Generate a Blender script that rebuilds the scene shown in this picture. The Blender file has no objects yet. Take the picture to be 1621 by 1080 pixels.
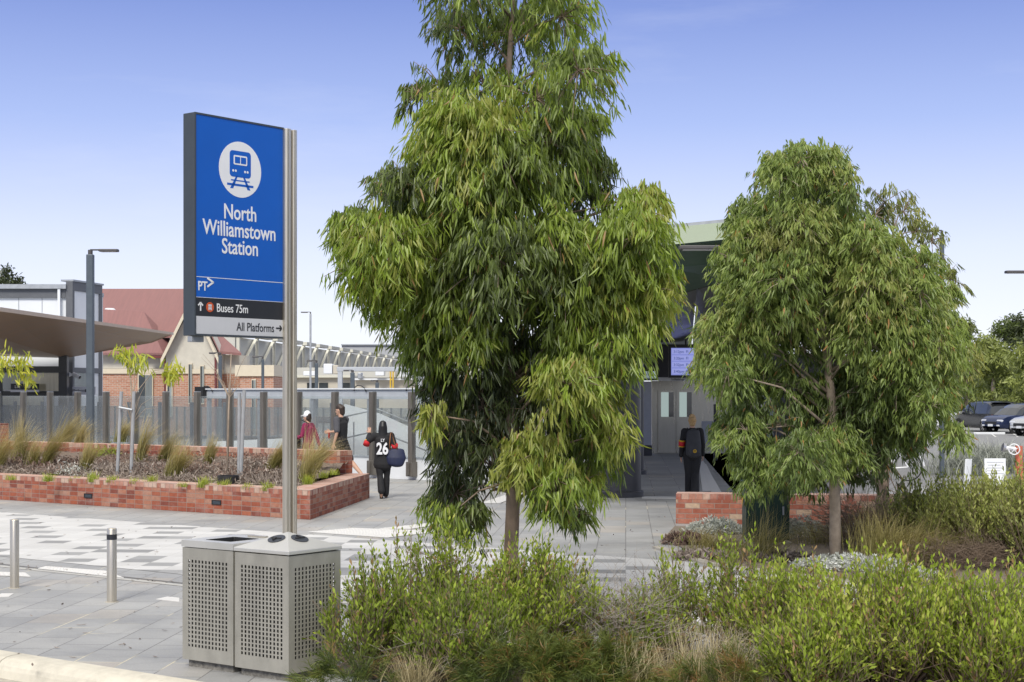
import bpy, math, random
import numpy as np
from mathutils import Vector, Matrix
R = math.radians
random.seed(11)
rng = np.random.default_rng(11)
scene = bpy.context.scene
COL = scene.collection

# ------------------------------------------------------------------ camera model (level view camera, eye 2.15 m)
F, CX, HY, EYE = 2500.0, 810.5, 622.0, 2.15
def G(x, y, z=0.0):
    d = F * (EYE - z) / (y - HY)
    return Vector(((x - CX) / F * d, d, z))
def P(x, y, d):
    return Vector(((x - CX) / F * d, d, EYE - (y - HY) / F * d))
def XZ(x, d):
    return (x - CX) / F * d
def ZY(y, d):
    return EYE - (y - HY) / F * d
S = Vector((-3410.0 / F, 1, 0)).normalized()     # street direction, away to the left
N = Vector((-S.y * -1, -S.x, 0)); N = Vector((S.y, -S.x, 0))   # away to the right, square to the street
V = Vector((180.0 / F, 1, 0)).normalized()       # station paving grid
U = Vector((V.y, -V.x, 0))
UP = Vector((0, 0, 1))

# ------------------------------------------------------------------ object helpers
LOCAL = set()
def tag(o, label=None, cat=None, group=None, kind=None):
    if label: o["label"] = label
    if cat: o["category"] = cat
    if group: o["group"] = group
    if kind: o["kind"] = kind
    return o
def attach(o, parent):
    if parent is None: return
    o.parent = parent
    if parent.name in LOCAL: return
    p = parent
    while p.parent is not None: p = p.parent
    if p.name in LOCAL: return
    if parent.parent is None: o.matrix_parent_inverse = Matrix.Translation(-parent.location)
def thing(name, label, cat, loc=(0, 0, 0), rz=0.0, group=None, local=False, scale=1.0):
    o = bpy.data.objects.new(name, None); COL.objects.link(o)
    o.empty_display_size = 0.2
    o.location = loc; o.rotation_euler = (0, 0, rz); o.scale = (scale,) * 3
    if local: LOCAL.add(o.name)
    return tag(o, label, cat, group)
def copy_tree(o, parent=None):
    c = o.copy(); COL.objects.link(c)
    if parent is not None: c.parent = parent
    for ch in list(o.children):
        copy_tree(ch, c)
    return c

class MB:
    def __init__(s): s.v = []; s.f = []
    def add(s, vs, fs):
        b = len(s.v); s.v += [Vector(p) for p in vs]; s.f += [tuple(i + b for i in f) for f in fs]; return s
    def box(s, c, size, ax=None):
        c = Vector(c); a = ax or (Vector((1, 0, 0)), Vector((0, 1, 0)), UP)
        h = [Vector(a[i]) * size[i] / 2 for i in range(3)]
        vs = [c + h[0] * i + h[1] * j + h[2] * k for k in (-1, 1) for (i, j) in ((-1, -1), (1, -1), (1, 1), (-1, 1))]
        return s.add(vs, [(3, 2, 1, 0), (4, 5, 6, 7), (0, 1, 5, 4), (1, 2, 6, 5), (2, 3, 7, 6), (3, 0, 4, 7)])
    def prism(s, poly, up):
        up = Vector(up); n = len(poly); p = [Vector(q) for q in poly]
        nn = Vector((0, 0, 0))
        for i in range(n): nn += p[i].cross(p[(i + 1) % n])
        if nn.dot(up) < 0: p.reverse()
        vs = p + [q + up for q in p]
        return s.add(vs, [tuple(range(n - 1, -1, -1)), tuple(range(n, 2 * n))] + [(i, (i + 1) % n, n + (i + 1) % n, n + i) for i in range(n)])
    def poly(s, pts):
        return s.add(pts, [tuple(range(len(pts)))])
    def tube(s, pts, rad, n=8, cap=True, side=None, flat=1.0):
        pts = [Vector(p) for p in pts]; m = len(pts)
        if not hasattr(rad, '__len__'): rad = [rad] * m
        vs = []; prev = None
        for i in range(m):
            t = (pts[min(i + 1, m - 1)] - pts[max(i - 1, 0)])
            t = t.normalized() if t.length > 1e-9 else UP
            r = side if side is not None else prev
            if r is None: r = Vector((1, 0, 0)) if abs(t.x) < .9 else Vector((0, 1, 0))
            a = (Vector(r) - t * t.dot(Vector(r)))
            a = a.normalized() if a.length > 1e-6 else t.orthogonal().normalized()
            b = t.cross(a); prev = a
            q = rad[i]; ra, rb = (q if hasattr(q, '__len__') else (q, q * flat))
            for k in range(n):
                w = 2 * math.pi * k / n
                vs.append(pts[i] + a * (math.cos(w) * ra) + b * (math.sin(w) * rb))
        fs = [(i * n + k, i * n + (k + 1) % n, (i + 1) * n + (k + 1) % n, (i + 1) * n + k) for i in range(m - 1) for k in range(n)]
        if cap: fs += [tuple(range(n - 1, -1, -1)), tuple(range((m - 1) * n, m * n))]
        return s.add(vs, fs)
    def capsule(s, pts, rad, n=10, side=None):
        pts = [Vector(p) for p in pts]
        rad = [q if hasattr(q, '__len__') else (q, q) for q in rad]
        t0 = (pts[0] - pts[1]).normalized(); t1 = (pts[-1] - pts[-2]).normalized()
        r0 = min(rad[0]); r1 = min(rad[-1])
        sc = lambda q, k: (q[0] * k, q[1] * k)
        P2 = [pts[0] + t0 * r0 * .98, pts[0] + t0 * r0 * .8, pts[0] + t0 * r0 * .45] + pts + [pts[-1] + t1 * r1 * .45, pts[-1] + t1 * r1 * .8, pts[-1] + t1 * r1 * .98]
        R2 = [sc(rad[0], .2), sc(rad[0], .6), sc(rad[0], .9)] + rad + [sc(rad[-1], .9), sc(rad[-1], .6), sc(rad[-1], .2)]
        return s.tube(P2, R2, n, True, side)
    def lathe(s, base, prof, n=24, axis=None):
        ax = Vector(axis) if axis is not None else UP
        pts = [Vector(base) + ax * z for r, z in prof]
        a = ax.orthogonal().normalized(); b = ax.cross(a); vs = []
        for (r, z), p in zip(prof, pts):
            for k in range(n):
                w = 2 * math.pi * k / n; vs.append(p + a * math.cos(w) * r + b * math.sin(w) * r)
        m = len(prof)
        fs = [(i * n + k, i * n + (k + 1) % n, (i + 1) * n + (k + 1) % n, (i + 1) * n + k) for i in range(m - 1) for k in range(n)]
        return s.add(vs, fs)
    def sphere(s, c, r, nu=14, nv=10):
        c = Vector(c); r = r if hasattr(r, '__len__') else (r, r, r); vs = [c + Vector((0, 0, -r[2]))]; fs = []
        for j in range(1, nv):
            ph = -math.pi / 2 + math.pi * j / nv
            for i in range(nu):
                th = 2 * math.pi * i / nu
                vs.append(c + Vector((math.cos(ph) * math.cos(th) * r[0], math.cos(ph) * math.sin(th) * r[1], math.sin(ph) * r[2])))
        vs.append(c + Vector((0, 0, r[2]))); L = len(vs) - 1
        for i in range(nu):
            fs.append((0, 1 + (i + 1) % nu, 1 + i)); fs.append((L, 1 + (nv - 2) * nu + i, 1 + (nv - 2) * nu + (i + 1) % nu))
            for j in range(nv - 2):
                fs.append((1 + j * nu + i, 1 + j * nu + (i + 1) % nu, 1 + (j + 1) * nu + (i + 1) % nu, 1 + (j + 1) * nu + i))
        return s.add(vs, fs)
    def torus(s, c, axis, R0, r, n=32, m=8, a0=0.0, a1=2 * math.pi):
        ax = Vector(axis).normalized(); a = ax.orthogonal().normalized()
        if abs(ax.z) < .9: a = UP - ax * ax.z; a.normalize()
        b = ax.cross(a); full = abs(a1 - a0 - 2 * math.pi) < 1e-6
        pts = [Vector(c) + a * math.cos(a0 + (a1 - a0) * i / n) * R0 + b * math.sin(a0 + (a1 - a0) * i / n) * R0 for i in range(n + 1)]
        vs = []
        for p in pts:
            o = (p - Vector(c)).normalized()
            for k in range(m):
                w = 2 * math.pi * k / m; vs.append(p + o * math.cos(w) * r + ax * math.sin(w) * r)
        return s.add(vs, [(i * m + k, (i + 1) * m + k, (i + 1) * m + (k + 1) % m, i * m + (k + 1) % m) for i in range(n) for k in range(m)])
    def build(s, name, mat, parent=None, smooth=False, bevel=0.0, seg=2, origin=None, keep=False, weld=False):
        me = bpy.data.meshes.new(name)
        vs = s.v
        o = bpy.data.objects.new(name, me); COL.objects.link(o)
        if parent is None and not keep:
            if origin is None:
                lo = Vector((min(p.x for p in vs), min(p.y for p in vs), min(p.z for p in vs)))
                hi = Vector((max(p.x for p in vs), max(p.y for p in vs), max(p.z for p in vs)))
                origin = Vector(((lo.x + hi.x) / 2, (lo.y + hi.y) / 2, lo.z))
            origin = Vector(origin); wv = vs; vs = [p - origin for p in vs]; o.location = origin
        else:
            wv = vs
        me.from_pydata([tuple(p) for p in vs], [], s.f); me.update()
        uvl = me.uv_layers.new(name='UVMap').data
        for pl in me.polygons:
            n = pl.normal
            if abs(n.z) > .75:
                for li in pl.loop_indices:
                    p = wv[me.loops[li].vertex_index]; uvl[li].uv = (p.x, p.y)
            else:
                t = Vector((-n.y, n.x, 0)).normalized()
                for li in pl.loop_indices:
                    p = wv[me.loops[li].vertex_index]; uvl[li].uv = (p.dot(t), p.z)
        if isinstance(mat, (list, tuple)):
            for m_ in mat: me.materials.append(m_)
        elif mat is not None: me.materials.append(mat)
        if smooth:
            for pl in me.polygons: pl.use_smooth = True
        if bevel:
            b = o.modifiers.new('bevel', 'BEVEL'); b.width = bevel; b.segments = seg; b.limit_method = 'ANGLE'; b.angle_limit = R(40)
        if smooth == 'auto':
            me.set_sharp_from_angle(angle=R(40))
        attach(o, parent)
        return o

# ------------------------------------------------------------------ materials
def new_mat(name):
    m = bpy.data.materials.new(name); m.use_nodes = True
    nt = m.node_tree; b = nt.nodes['Principled BSDF']
    return m, nt, b
def nd(nt, t, **kw):
    n = nt.nodes.new(t)
    for k, v in kw.items():
        if k.startswith('i_'):
            key = k[2:]; key = int(key) if key.isdigit() else key.replace('_', ' ')
            n.inputs[key].default_value = v
        else: setattr(n, k, v)
    return n
def c4(c): return (c[0], c[1], c[2], 1.0)
def ramp(nt, fac, stops, interp='LINEAR'):
    n = nt.nodes.new('ShaderNodeValToRGB'); n.color_ramp.interpolation = interp
    el = n.color_ramp.elements
    while len(el) < len(stops): el.new(.5)
    for e, (p, c) in zip(el, stops): e.position = p; e.color = c4(c)
    nt.links.new(fac, n.inputs[0]); return n
def mixc(nt, fac, a, b, mode='MIX'):
    n = nt.nodes.new('ShaderNodeMix'); n.data_type = 'RGBA'; n.blend_type = mode
    for sock, val in ((n.inputs[0], fac), (n.inputs[6], a), (n.inputs[7], b)):
        if hasattr(val, 'links') or hasattr(val, 'is_linked'): nt.links.new(val, sock)
        elif isinstance(val, (int, float)): sock.default_value = val
        else: sock.default_value = c4(val)
    return n.outputs[2]
def math_(nt, op, a, b=None, c=None):
    n = nt.nodes.new('ShaderNodeMath'); n.operation = op
    for i, val in enumerate((a, b, c)):
        if val is None: continue
        if isinstance(val, (int, float)): n.inputs[i].default_value = val
        else: nt.links.new(val, n.inputs[i])
    return n.outputs[0]
def mat(name, col, rough=.6, metal=0.0, var=.12, scale=6.0, bump=0.0, bscale=60.0, spec=.5, stretch=None, dirt=0.0):
    m, nt, b = new_mat(name)
    tc = nd(nt, 'ShaderNodeTexCoord'); src = tc.outputs['Object']
    if stretch:
        mp = nd(nt, 'ShaderNodeMapping'); mp.inputs['Scale'].default_value = stretch
        nt.links.new(src, mp.inputs[0]); src = mp.outputs[0]
    nz = nd(nt, 'ShaderNodeTexNoise', i_Scale=scale, i_Detail=6.0, i_Roughness=.6)
    nt.links.new(src, nz.inputs['Vector'])
    lo = [max(0, c * (1 - var)) for c in col]; hi = [min(1, c * (1 + var)) for c in col]
    rp = ramp(nt, nz.outputs[0], [(.3, lo), (.7, hi)])
    colo = rp.outputs[0]
    if dirt:
        n2 = nd(nt, 'ShaderNodeTexNoise', i_Scale=2.3, i_Detail=8.0, i_Roughness=.7)
        nt.links.new(tc.outputs['Object'], n2.inputs['Vector'])
        r2 = ramp(nt, n2.outputs[0], [(.48, (0, 0, 0)), (.75, (1, 1, 1))])
        f = math_(nt, 'MULTIPLY', r2.outputs[0], dirt)
        colo = mixc(nt, f, colo, [c * .45 for c in col])
    nt.links.new(colo, b.inputs['Base Color'])
    rr = math_(nt, 'MULTIPLY_ADD', nz.outputs[0], .25, rough - .125)
    nt.links.new(rr, b.inputs['Roughness'])
    b.inputs['Metallic'].default_value = metal
    b.inputs['Specular IOR Level'].default_value = spec
    if bump:
        n3 = nd(nt, 'ShaderNodeTexNoise', i_Scale=bscale, i_Detail=4.0)
        nt.links.new(src, n3.inputs['Vector'])
        bp = nd(nt, 'ShaderNodeBump', i_Strength=bump, i_Distance=.01)
        nt.links.new(n3.outputs[0], bp.inputs['Height']); nt.links.new(bp.outputs[0], b.inputs['Normal'])
    return m
def brick_mat(name, w=.24, h=.086, off=.5, cols=((.20, .055, .035), (.31, .085, .042), (.27, .075, .045), (.35, .115, .06), (.36, .18, .12)), mortar=(.27, .21, .175), msize=.006, white=.35):
    m, nt, b = new_mat(name)
    tc = nd(nt, 'ShaderNodeTexCoord')
    nzw = nd(nt, 'ShaderNodeTexNoise', i_Scale=30.0, i_Detail=2.0); nt.links.new(tc.outputs['UV'], nzw.inputs['Vector'])
    wob = nd(nt, 'ShaderNodeVectorMath', operation='MULTIPLY_ADD'); wob.inputs[1].default_value = (.006, .006, 0)
    nt.links.new(nzw.outputs['Color'], wob.inputs[0]); nt.links.new(tc.outputs['UV'], wob.inputs[2])
    bk = nd(nt, 'ShaderNodeTexBrick', offset=off, offset_frequency=2, squash=1.0)
    for k, val in (('Scale', 1.0), ('Mortar Size', msize), ('Mortar Smooth', .3), ('Bias', 0.0), ('Brick Width', w), ('Row Height', h)): bk.inputs[k].default_value = val
    bk.inputs['Color1'].default_value = (0, 0, 0, 1); bk.inputs['Color2'].default_value = (1, 1, 1, 1); bk.inputs['Mortar'].default_value = (.5, .5, .5, 1)
    nt.links.new(wob.outputs[0], bk.inputs['Vector'])
    n = len(cols)
    rp = ramp(nt, bk.outputs['Color'], [(.12 + .76 * i / (n - 1), c) for i, c in enumerate(cols)])
    nz = nd(nt, 'ShaderNodeTexNoise', i_Scale=14.0, i_Detail=8.0, i_Roughness=.7); nt.links.new(tc.outputs['UV'], nz.inputs['Vector'])
    var = ramp(nt, nz.outputs[0], [(.25, (.68, .66, .66)), (.7, (1.15, 1.12, 1.1))])
    c1 = mixc(nt, 1.0, rp.outputs[0], var.outputs[0], 'MULTIPLY')
    n2 = nd(nt, 'ShaderNodeTexNoise', i_Scale=3.1, i_Detail=9.0, i_Roughness=.75); nt.links.new(tc.outputs['UV'], n2.inputs['Vector'])
    r2 = ramp(nt, n2.outputs[0], [(.5, (0, 0, 0)), (.78, (1, 1, 1))])
    c2 = mixc(nt, math_(nt, 'MULTIPLY', r2.outputs[0], white), c1, (.55, .45, .40))
    c3 = mixc(nt, bk.outputs['Fac'], c2, mortar)
    nt.links.new(c3, b.inputs['Base Color']); b.inputs['Roughness'].default_value = .85
    hgt = math_(nt, 'SUBTRACT', math_(nt, 'MULTIPLY', nz.outputs[0], .35), bk.outputs['Fac'])
    bp = nd(nt, 'ShaderNodeBump', i_Strength=.7, i_Distance=.008); nt.links.new(hgt, bp.inputs['Height']); nt.links.new(bp.outputs[0], b.inputs['Normal'])
    return m
def uv_rot(nt, ang):
    tc = nd(nt, 'ShaderNodeTexCoord'); mp = nd(nt, 'ShaderNodeMapping'); mp.inputs['Rotation'].default_value = (0, 0, ang)
    nt.links.new(tc.outputs['UV'], mp.inputs[0]); return tc, mp.outputs[0]
VANG = -math.atan2(V.y, V.x)
def paving_mat(name, base=.34, row=.40, length=.60):
    m, nt, b = new_mat(name)
    tc, vec = uv_rot(nt, VANG)
    bk = nd(nt, 'ShaderNodeTexBrick', offset=.43, offset_frequency=2)
    for k, val in (('Scale', 1.0), ('Mortar Size', .006), ('Mortar Smooth', .15), ('Bias', 0.0), ('Brick Width', length), ('Row Height', row)): bk.inputs[k].default_value = val
    bk.inputs['Color1'].default_value = (0, 0, 0, 1); bk.inputs['Color2'].default_value = (1, 1, 1, 1); bk.inputs['Mortar'].default_value = (.5, .5, .5, 1)
    nt.links.new(vec, bk.inputs['Vector'])
    k = base
    rp = ramp(nt, bk.outputs['Color'], [(.05, (k * .90, k * .90, k * .89)), (.3, (k * .97, k * .97, k * .96)), (.62, (k * 1.01, k * 1.01, k * .99)), (.90, (k * 1.03, k * 1.02, k * .99)), (.985, (k * 1.12, k * 1.04, k * .94))])
    nz = nd(nt, 'ShaderNodeTexNoise', i_Scale=.55, i_Detail=9.0, i_Roughness=.65); nt.links.new(tc.outputs['UV'], nz.inputs['Vector'])
    v1 = ramp(nt, nz.outputs[0], [(.28, (.70, .70, .69)), (.62, (1.06, 1.06, 1.05))])
    c = mixc(nt, 1.0, rp.outputs[0], v1.outputs[0], 'MULTIPLY')
    n2 = nd(nt, 'ShaderNodeTexNoise', i_Scale=60.0, i_Detail=3.0); nt.links.new(tc.outputs['UV'], n2.inputs['Vector'])
    v2 = ramp(nt, n2.outputs[0], [(.3, (.9, .9, .9)), (.7, (1.08, 1.08, 1.08))]); c = mixc(nt, 1.0, c, v2.outputs[0], 'MULTIPLY')
    n4 = nd(nt, 'ShaderNodeTexNoise', i_Scale=2.2, i_Detail=4.0); nt.links.new(tc.outputs['UV'], n4.inputs['Vector'])
    spot = ramp(nt, n4.outputs[0], [(.64, (0, 0, 0)), (.76, (1, 1, 1))]); c = mixc(nt, math_(nt, 'MULTIPLY', spot.outputs[0], .38), c, (.16, .15, .14))
    vo = nd(nt, 'ShaderNodeTexVoronoi', i_Scale=1.15); nt.links.new(tc.outputs['UV'], vo.inputs['Vector'])
    gum = ramp(nt, vo.outputs['Distance'], [(.022, (1, 1, 1)), (.034, (0, 0, 0))]); c = mixc(nt, math_(nt, 'MULTIPLY', gum.outputs[0], .55), c, (.09, .085, .08))
    n5 = nd(nt, 'ShaderNodeTexNoise', i_Scale=.35, i_Detail=6.0, i_Roughness=.6, i_Distortion=1.6); nt.links.new(tc.outputs['UV'], n5.inputs['Vector'])
    sc_ = ramp(nt, n5.outputs[0], [(.485, (0, 0, 0)), (.5, (1, 1, 1)), (.515, (0, 0, 0))]); c = mixc(nt, math_(nt, 'MULTIPLY', sc_.outputs[0], .14), c, (.12, .12, .12))
    n3 = nd(nt, 'ShaderNodeTexNoise', i_Scale=.9, i_Detail=3.0); nt.links.new(tc.outputs['UV'], n3.inputs['Vector'])
    mc = ramp(nt, n3.outputs[0], [(.56, (k * .45, k * .44, k * .42)), (.64, (.60, .54, .38))])
    c = mixc(nt, bk.outputs['Fac'], c, mc.outputs[0])
    nt.links.new(c, b.inputs['Base Color'])
    rr = ramp(nt, nz.outputs[0], [(.3, (.5, .5, .5)), (.7, (.75, .75, .75))]); nt.links.new(rr.outputs[0], b.inputs['Roughness'])
    hh = math_(nt, 'SUBTRACT', math_(nt, 'MULTIPLY', n2.outputs[0], .2), bk.outputs['Fac'])
    bp = nd(nt, 'ShaderNodeBump', i_Strength=.4, i_Distance=.006); nt.links.new(hh, bp.inputs['Height']); nt.links.new(bp.outputs[0], b.inputs['Normal'])
    return m
def crossing_mat(name):
    m, nt, b = new_mat(name)
    tc, vec = uv_rot(nt, VANG)
    cell = .40
    sx = nd(nt, 'ShaderNodeSeparateXYZ'); nt.links.new(vec, sx.inputs[0])
    p = math_(nt, 'FLOOR', math_(nt, 'DIVIDE', sx.outputs[0], cell)); q = math_(nt, 'FLOOR', math_(nt, 'DIVIDE', sx.outputs[1], cell))
    cb = nd(nt, 'ShaderNodeCombineXYZ'); nt.links.new(p, cb.inputs[0]); nt.links.new(q, cb.inputs[1])
    wn = nd(nt, 'ShaderNodeTexWhiteNoise', noise_dimensions='2D'); nt.links.new(cb.outputs[0], wn.inputs['Vector'])
    k = math_(nt, 'FLOORED_MODULO', math_(nt, 'ADD', math_(nt, 'MULTIPLY', p, 2.0), q), 5.0)
    isg = math_(nt, 'MULTIPLY', math_(nt, 'LESS_THAN', k, .5), math_(nt, 'GREATER_THAN', wn.outputs[0], .12))
    k2 = math_(nt, 'LESS_THAN', wn.outputs[0], .045)
    isg = math_(nt, 'MAXIMUM', isg, k2)
    wcol = ramp(nt, wn.outputs[0], [(0, (.55, .545, .53)), (1, (.62, .615, .60))])
    gcol = ramp(nt, wn.outputs[0], [(0, (.26, .26, .255)), (1, (.34, .34, .335))])
    c = mixc(nt, isg, wcol.outputs[0], gcol.outputs[0])
    nz = nd(nt, 'ShaderNodeTexNoise', i_Scale=1.1, i_Detail=9.0, i_Roughness=.7); nt.links.new(tc.outputs['UV'], nz.inputs['Vector'])
    v1 = ramp(nt, nz.outputs[0], [(.3, (.90, .895, .88)), (.65, (1.03, 1.03, 1.02))]); c = mixc(nt, 1.0, c, v1.outputs[0], 'MULTIPLY')
    bk = nd(nt, 'ShaderNodeTexBrick', offset=0.0)
    for kk, val in (('Scale', 1.0), ('Mortar Size', .004), ('Mortar Smooth', .2), ('Brick Width', cell), ('Row Height', cell)): bk.inputs[kk].default_value = val
    nt.links.new(vec, bk.inputs['Vector'])
    n2 = nd(nt, 'ShaderNodeTexNoise', i_Scale=.4, i_Detail=7.0, i_Roughness=.6, i_Distortion=1.2); nt.links.new(tc.outputs['UV'], n2.inputs['Vector'])
    s2 = ramp(nt, n2.outputs[0], [(.46, (0, 0, 0)), (.5, (1, 1, 1)), (.54, (0, 0, 0))]); c = mixc(nt, math_(nt, 'MULTIPLY', s2.outputs[0], .07), c, (.22, .21, .2))
    c = mixc(nt, math_(nt, 'MULTIPLY', bk.outputs['Fac'], .65), c, (.33, .32, .30))
    nt.links.new(c, b.inputs['Base Color']); b.inputs['Roughness'].default_value = .65
    return m
def leaf_mat(name, stops, rough=.42, trans=.3, tcol=(.30, .42, .05), spec=.45):
    m, nt, b = new_mat(name)
    at = nd(nt, 'ShaderNodeAttribute', attribute_name='tint')
    rp = ramp(nt, at.outputs['Fac'], stops)
    nt.links.new(rp.outputs[0], b.inputs['Base Color']); b.inputs['Roughness'].default_value = rough; b.inputs['Specular IOR Level'].default_value = spec
    tr = nd(nt, 'ShaderNodeBsdfTranslucent')
    tm = mixc(nt, 1.0, rp.outputs[0], [c * 5 for c in tcol], 'MULTIPLY'); nt.links.new(tm, tr.inputs[0])
    mx = nd(nt, 'ShaderNodeMixShader'); mx.inputs[0].default_value = trans
    nt.links.new(b.outputs[0], mx.inputs[1]); nt.links.new(tr.outputs[0], mx.inputs[2])
    nt.links.new(mx.outputs[0], nt.nodes['Material Output'].inputs[0])
    return m
def glass_mat(name, tint=(.85, .9, .92), gloss=.18, haze=.12, hcol=(.55, .58, .6), rough=.03):
    m, nt, b = new_mat(name)
    nt.nodes.remove(b)
    t = nd(nt, 'ShaderNodeBsdfTransparent'); t.inputs[0].default_value = c4(tint)
    g = nd(nt, 'ShaderNodeBsdfGlossy'); g.inputs['Roughness'].default_value = rough
    d = nd(nt, 'ShaderNodeBsdfDiffuse'); d.inputs[0].default_value = c4(hcol)
    m1 = nd(nt, 'ShaderNodeMixShader'); m1.inputs[0].default_value = gloss
    nt.links.new(t.outputs[0], m1.inputs[1]); nt.links.new(g.outputs[0], m1.inputs[2])
    m2 = nd(nt, 'ShaderNodeMixShader'); m2.inputs[0].default_value = haze
    nt.links.new(m1.outputs[0], m2.inputs[1]); nt.links.new(d.outputs[0], m2.inputs[2])
    nt.links.new(m2.outputs[0], nt.nodes['Material Output'].inputs[0])
    return m
def emit_mat(name, col, strength=1.0):
    m, nt, b = new_mat(name)
    b.inputs['Base Color'].default_value = c4([c * .2 for c in col]); b.inputs['Emission Color'].default_value = c4(col); b.inputs['Emission Strength'].default_value = strength
    return m

# ------------------------------------------------------------------ lettering
def text(s, origin, right, up, size, mt, parent, name='lettering', align='LEFT', xs=.86, bold=0.0, ext=.0012):
    cu = bpy.data.curves.new('lettering_curve', 'FONT'); cu.body = s; cu.size = size; cu.align_x = align
    cu.extrude = ext; cu.offset = bold * size; cu.resolution_u = 4
    ob = bpy.data.objects.new('lettering_tmp', cu); COL.objects.link(ob)
    dg = bpy.context.evaluated_depsgraph_get(); dg.update()
    me = bpy.data.meshes.new_from_object(ob.evaluated_get(dg))
    bpy.data.objects.remove(ob); bpy.data.curves.remove(cu)
    right = Vector(right).normalized(); up = Vector(up).normalized(); n = right.cross(up)
    M = Matrix(((right.x * xs, up.x, n.x, origin[0]), (right.y * xs, up.y, n.y, origin[1]), (right.z * xs, up.z, n.z, origin[2]), (0, 0, 0, 1)))
    me.transform(M); me.name = name
    me.materials.clear(); me.materials.append(mt)
    o = bpy.data.objects.new(name, me); COL.objects.link(o); attach(o, parent)
    return o

# ------------------------------------------------------------------ leaves and blades (numpy)
def tri_mesh(name, verts, tris, tint, mt, parent=None, loc=None, smooth=True):
    me = bpy.data.meshes.new(name); nv = len(verts); nt_ = len(tris)
    me.vertices.add(nv); me.vertices.foreach_set('co', np.ascontiguousarray(verts, dtype=np.float32).ravel())
    me.loops.add(nt_ * 3); me.loops.foreach_set('vertex_index', np.ascontiguousarray(tris, dtype=np.int32).ravel())
    me.polygons.add(nt_); me.polygons.foreach_set('loop_start', np.arange(0, nt_ * 3, 3, dtype=np.int32))
    me.update(calc_edges=True)
    if smooth: me.polygons.foreach_set('use_smooth', np.ones(nt_, dtype=bool))
    a = me.attributes.new('tint', 'FLOAT', 'POINT'); a.data.foreach_set('value', np.ascontiguousarray(tint, dtype=np.float32))
    me.materials.append(mt)
    o = bpy.data.objects.new(name, me); COL.objects.link(o)
    if parent is not None: attach(o, parent)
    elif loc is not None: o.location = loc
    return o
def nrm(a): return a / np.maximum(np.linalg.norm(a, axis=-1, keepdims=True), 1e-9)
ROWS_LONG = ([0, .2, .5, .78, 1], [.12, .85, 1.0, .6, 0])
ROWS_SMALL = ([0, .58, 1], [0, 1.0, 0])
ROWS_MID = ([0, .3, .7, 1], [.1, .8, 1.0, 0])
def leaf_arrays(p, a, side, L, W, bend, droop, fold, tint, rows):
    """p base, a axis, side roughly across; returns verts, tris, tint"""
    n = len(p); a = nrm(a); b = nrm(side - a * np.sum(side * a, axis=1, keepdims=True)); c = np.cross(a, b)
    ts, ws = rows; vs = []; idx = []; k = 0
    for t, w in zip(ts, ws):
        mid = p + a * (L * t)[:, None] + b * (bend * L * t * t)[:, None]; mid[:, 2] -= droop * L * t * t
        if t in (0, 1):
            vs.append(mid); idx.append((k,)); k += 1
        else:
            e = b * (W * .5 * w)[:, None]; fo = c * (fold * W * w)[:, None]
            vs += [mid - e + fo, mid, mid + e + fo]; idx.append((k, k + 1, k + 2)); k += 3
    tr = []
    for r0, r1 in zip(idx[:-1], idx[1:]):
        if len(r0) == 1: tr += [(r0[0], r1[1], r1[0]), (r0[0], r1[2], r1[1])]
        elif len(r1) == 1: tr += [(r0[0], r0[1], r1[0]), (r0[1], r0[2], r1[0])]
        else:
            tr += [(r0[0], r0[1], r1[1]), (r0[0], r1[1], r1[0]), (r0[1], r0[2], r1[2]), (r0[1], r1[2], r1[1])]
    vv = np.stack(vs, axis=1); T = np.array(tr)
    tris = (T[None] + (np.arange(n) * k)[:, None, None]).reshape(-1, 3)
    return vv.reshape(-1, 3), tris, np.repeat(tint, k)
def merge(parts):
    vs, ts, ti = [], [], []; o = 0
    for v, t, q in parts:
        vs.append(v); ts.append(t + o); ti.append(q); o += len(v)
    return np.concatenate(vs), np.concatenate(ts), np.concatenate(ti)
def blade_arrays(p, d, L, W, bend, t0, t1, nseg=5, up=1.0):
    """ribbons: p base (n,3), d horizontal lean dir (n,3), L length, bend lean amount"""
    n = len(p); vs = []; tt = []
    side = nrm(np.cross(d, np.array([0, 0, 1.0]))) ; ang = rng.uniform(-1, 1, n)
    side = nrm(side * np.cos(ang)[:, None] + d * np.sin(ang)[:, None])
    for i in range(nseg + 1):
        t = i / nseg
        c = p + np.array([0, 0, 1.0]) * (L * (t * up - .42 * bend * t ** 2.2))[:, None] + d * (L * bend * t ** 1.7 * .85)[:, None]
        w = W * (1 - t ** 1.5) * .5 + .0004
        vs += [c - side * w[:, None], c + side * w[:, None]]; q = t0 + (t1 - t0) * t; tt += [q, q]
    k = 2 * (nseg + 1); tr = []
    for i in range(nseg):
        a = 2 * i; tr += [(a, a + 1, a + 3), (a, a + 3, a + 2)]
    vv = np.stack(vs, axis=1); T = np.array(tr)
    tris = (T[None] + (np.arange(n) * k)[:, None, None]).reshape(-1, 3)
    return vv.reshape(-1, 3), tris, np.stack(tt, axis=1).reshape(-1)
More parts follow.
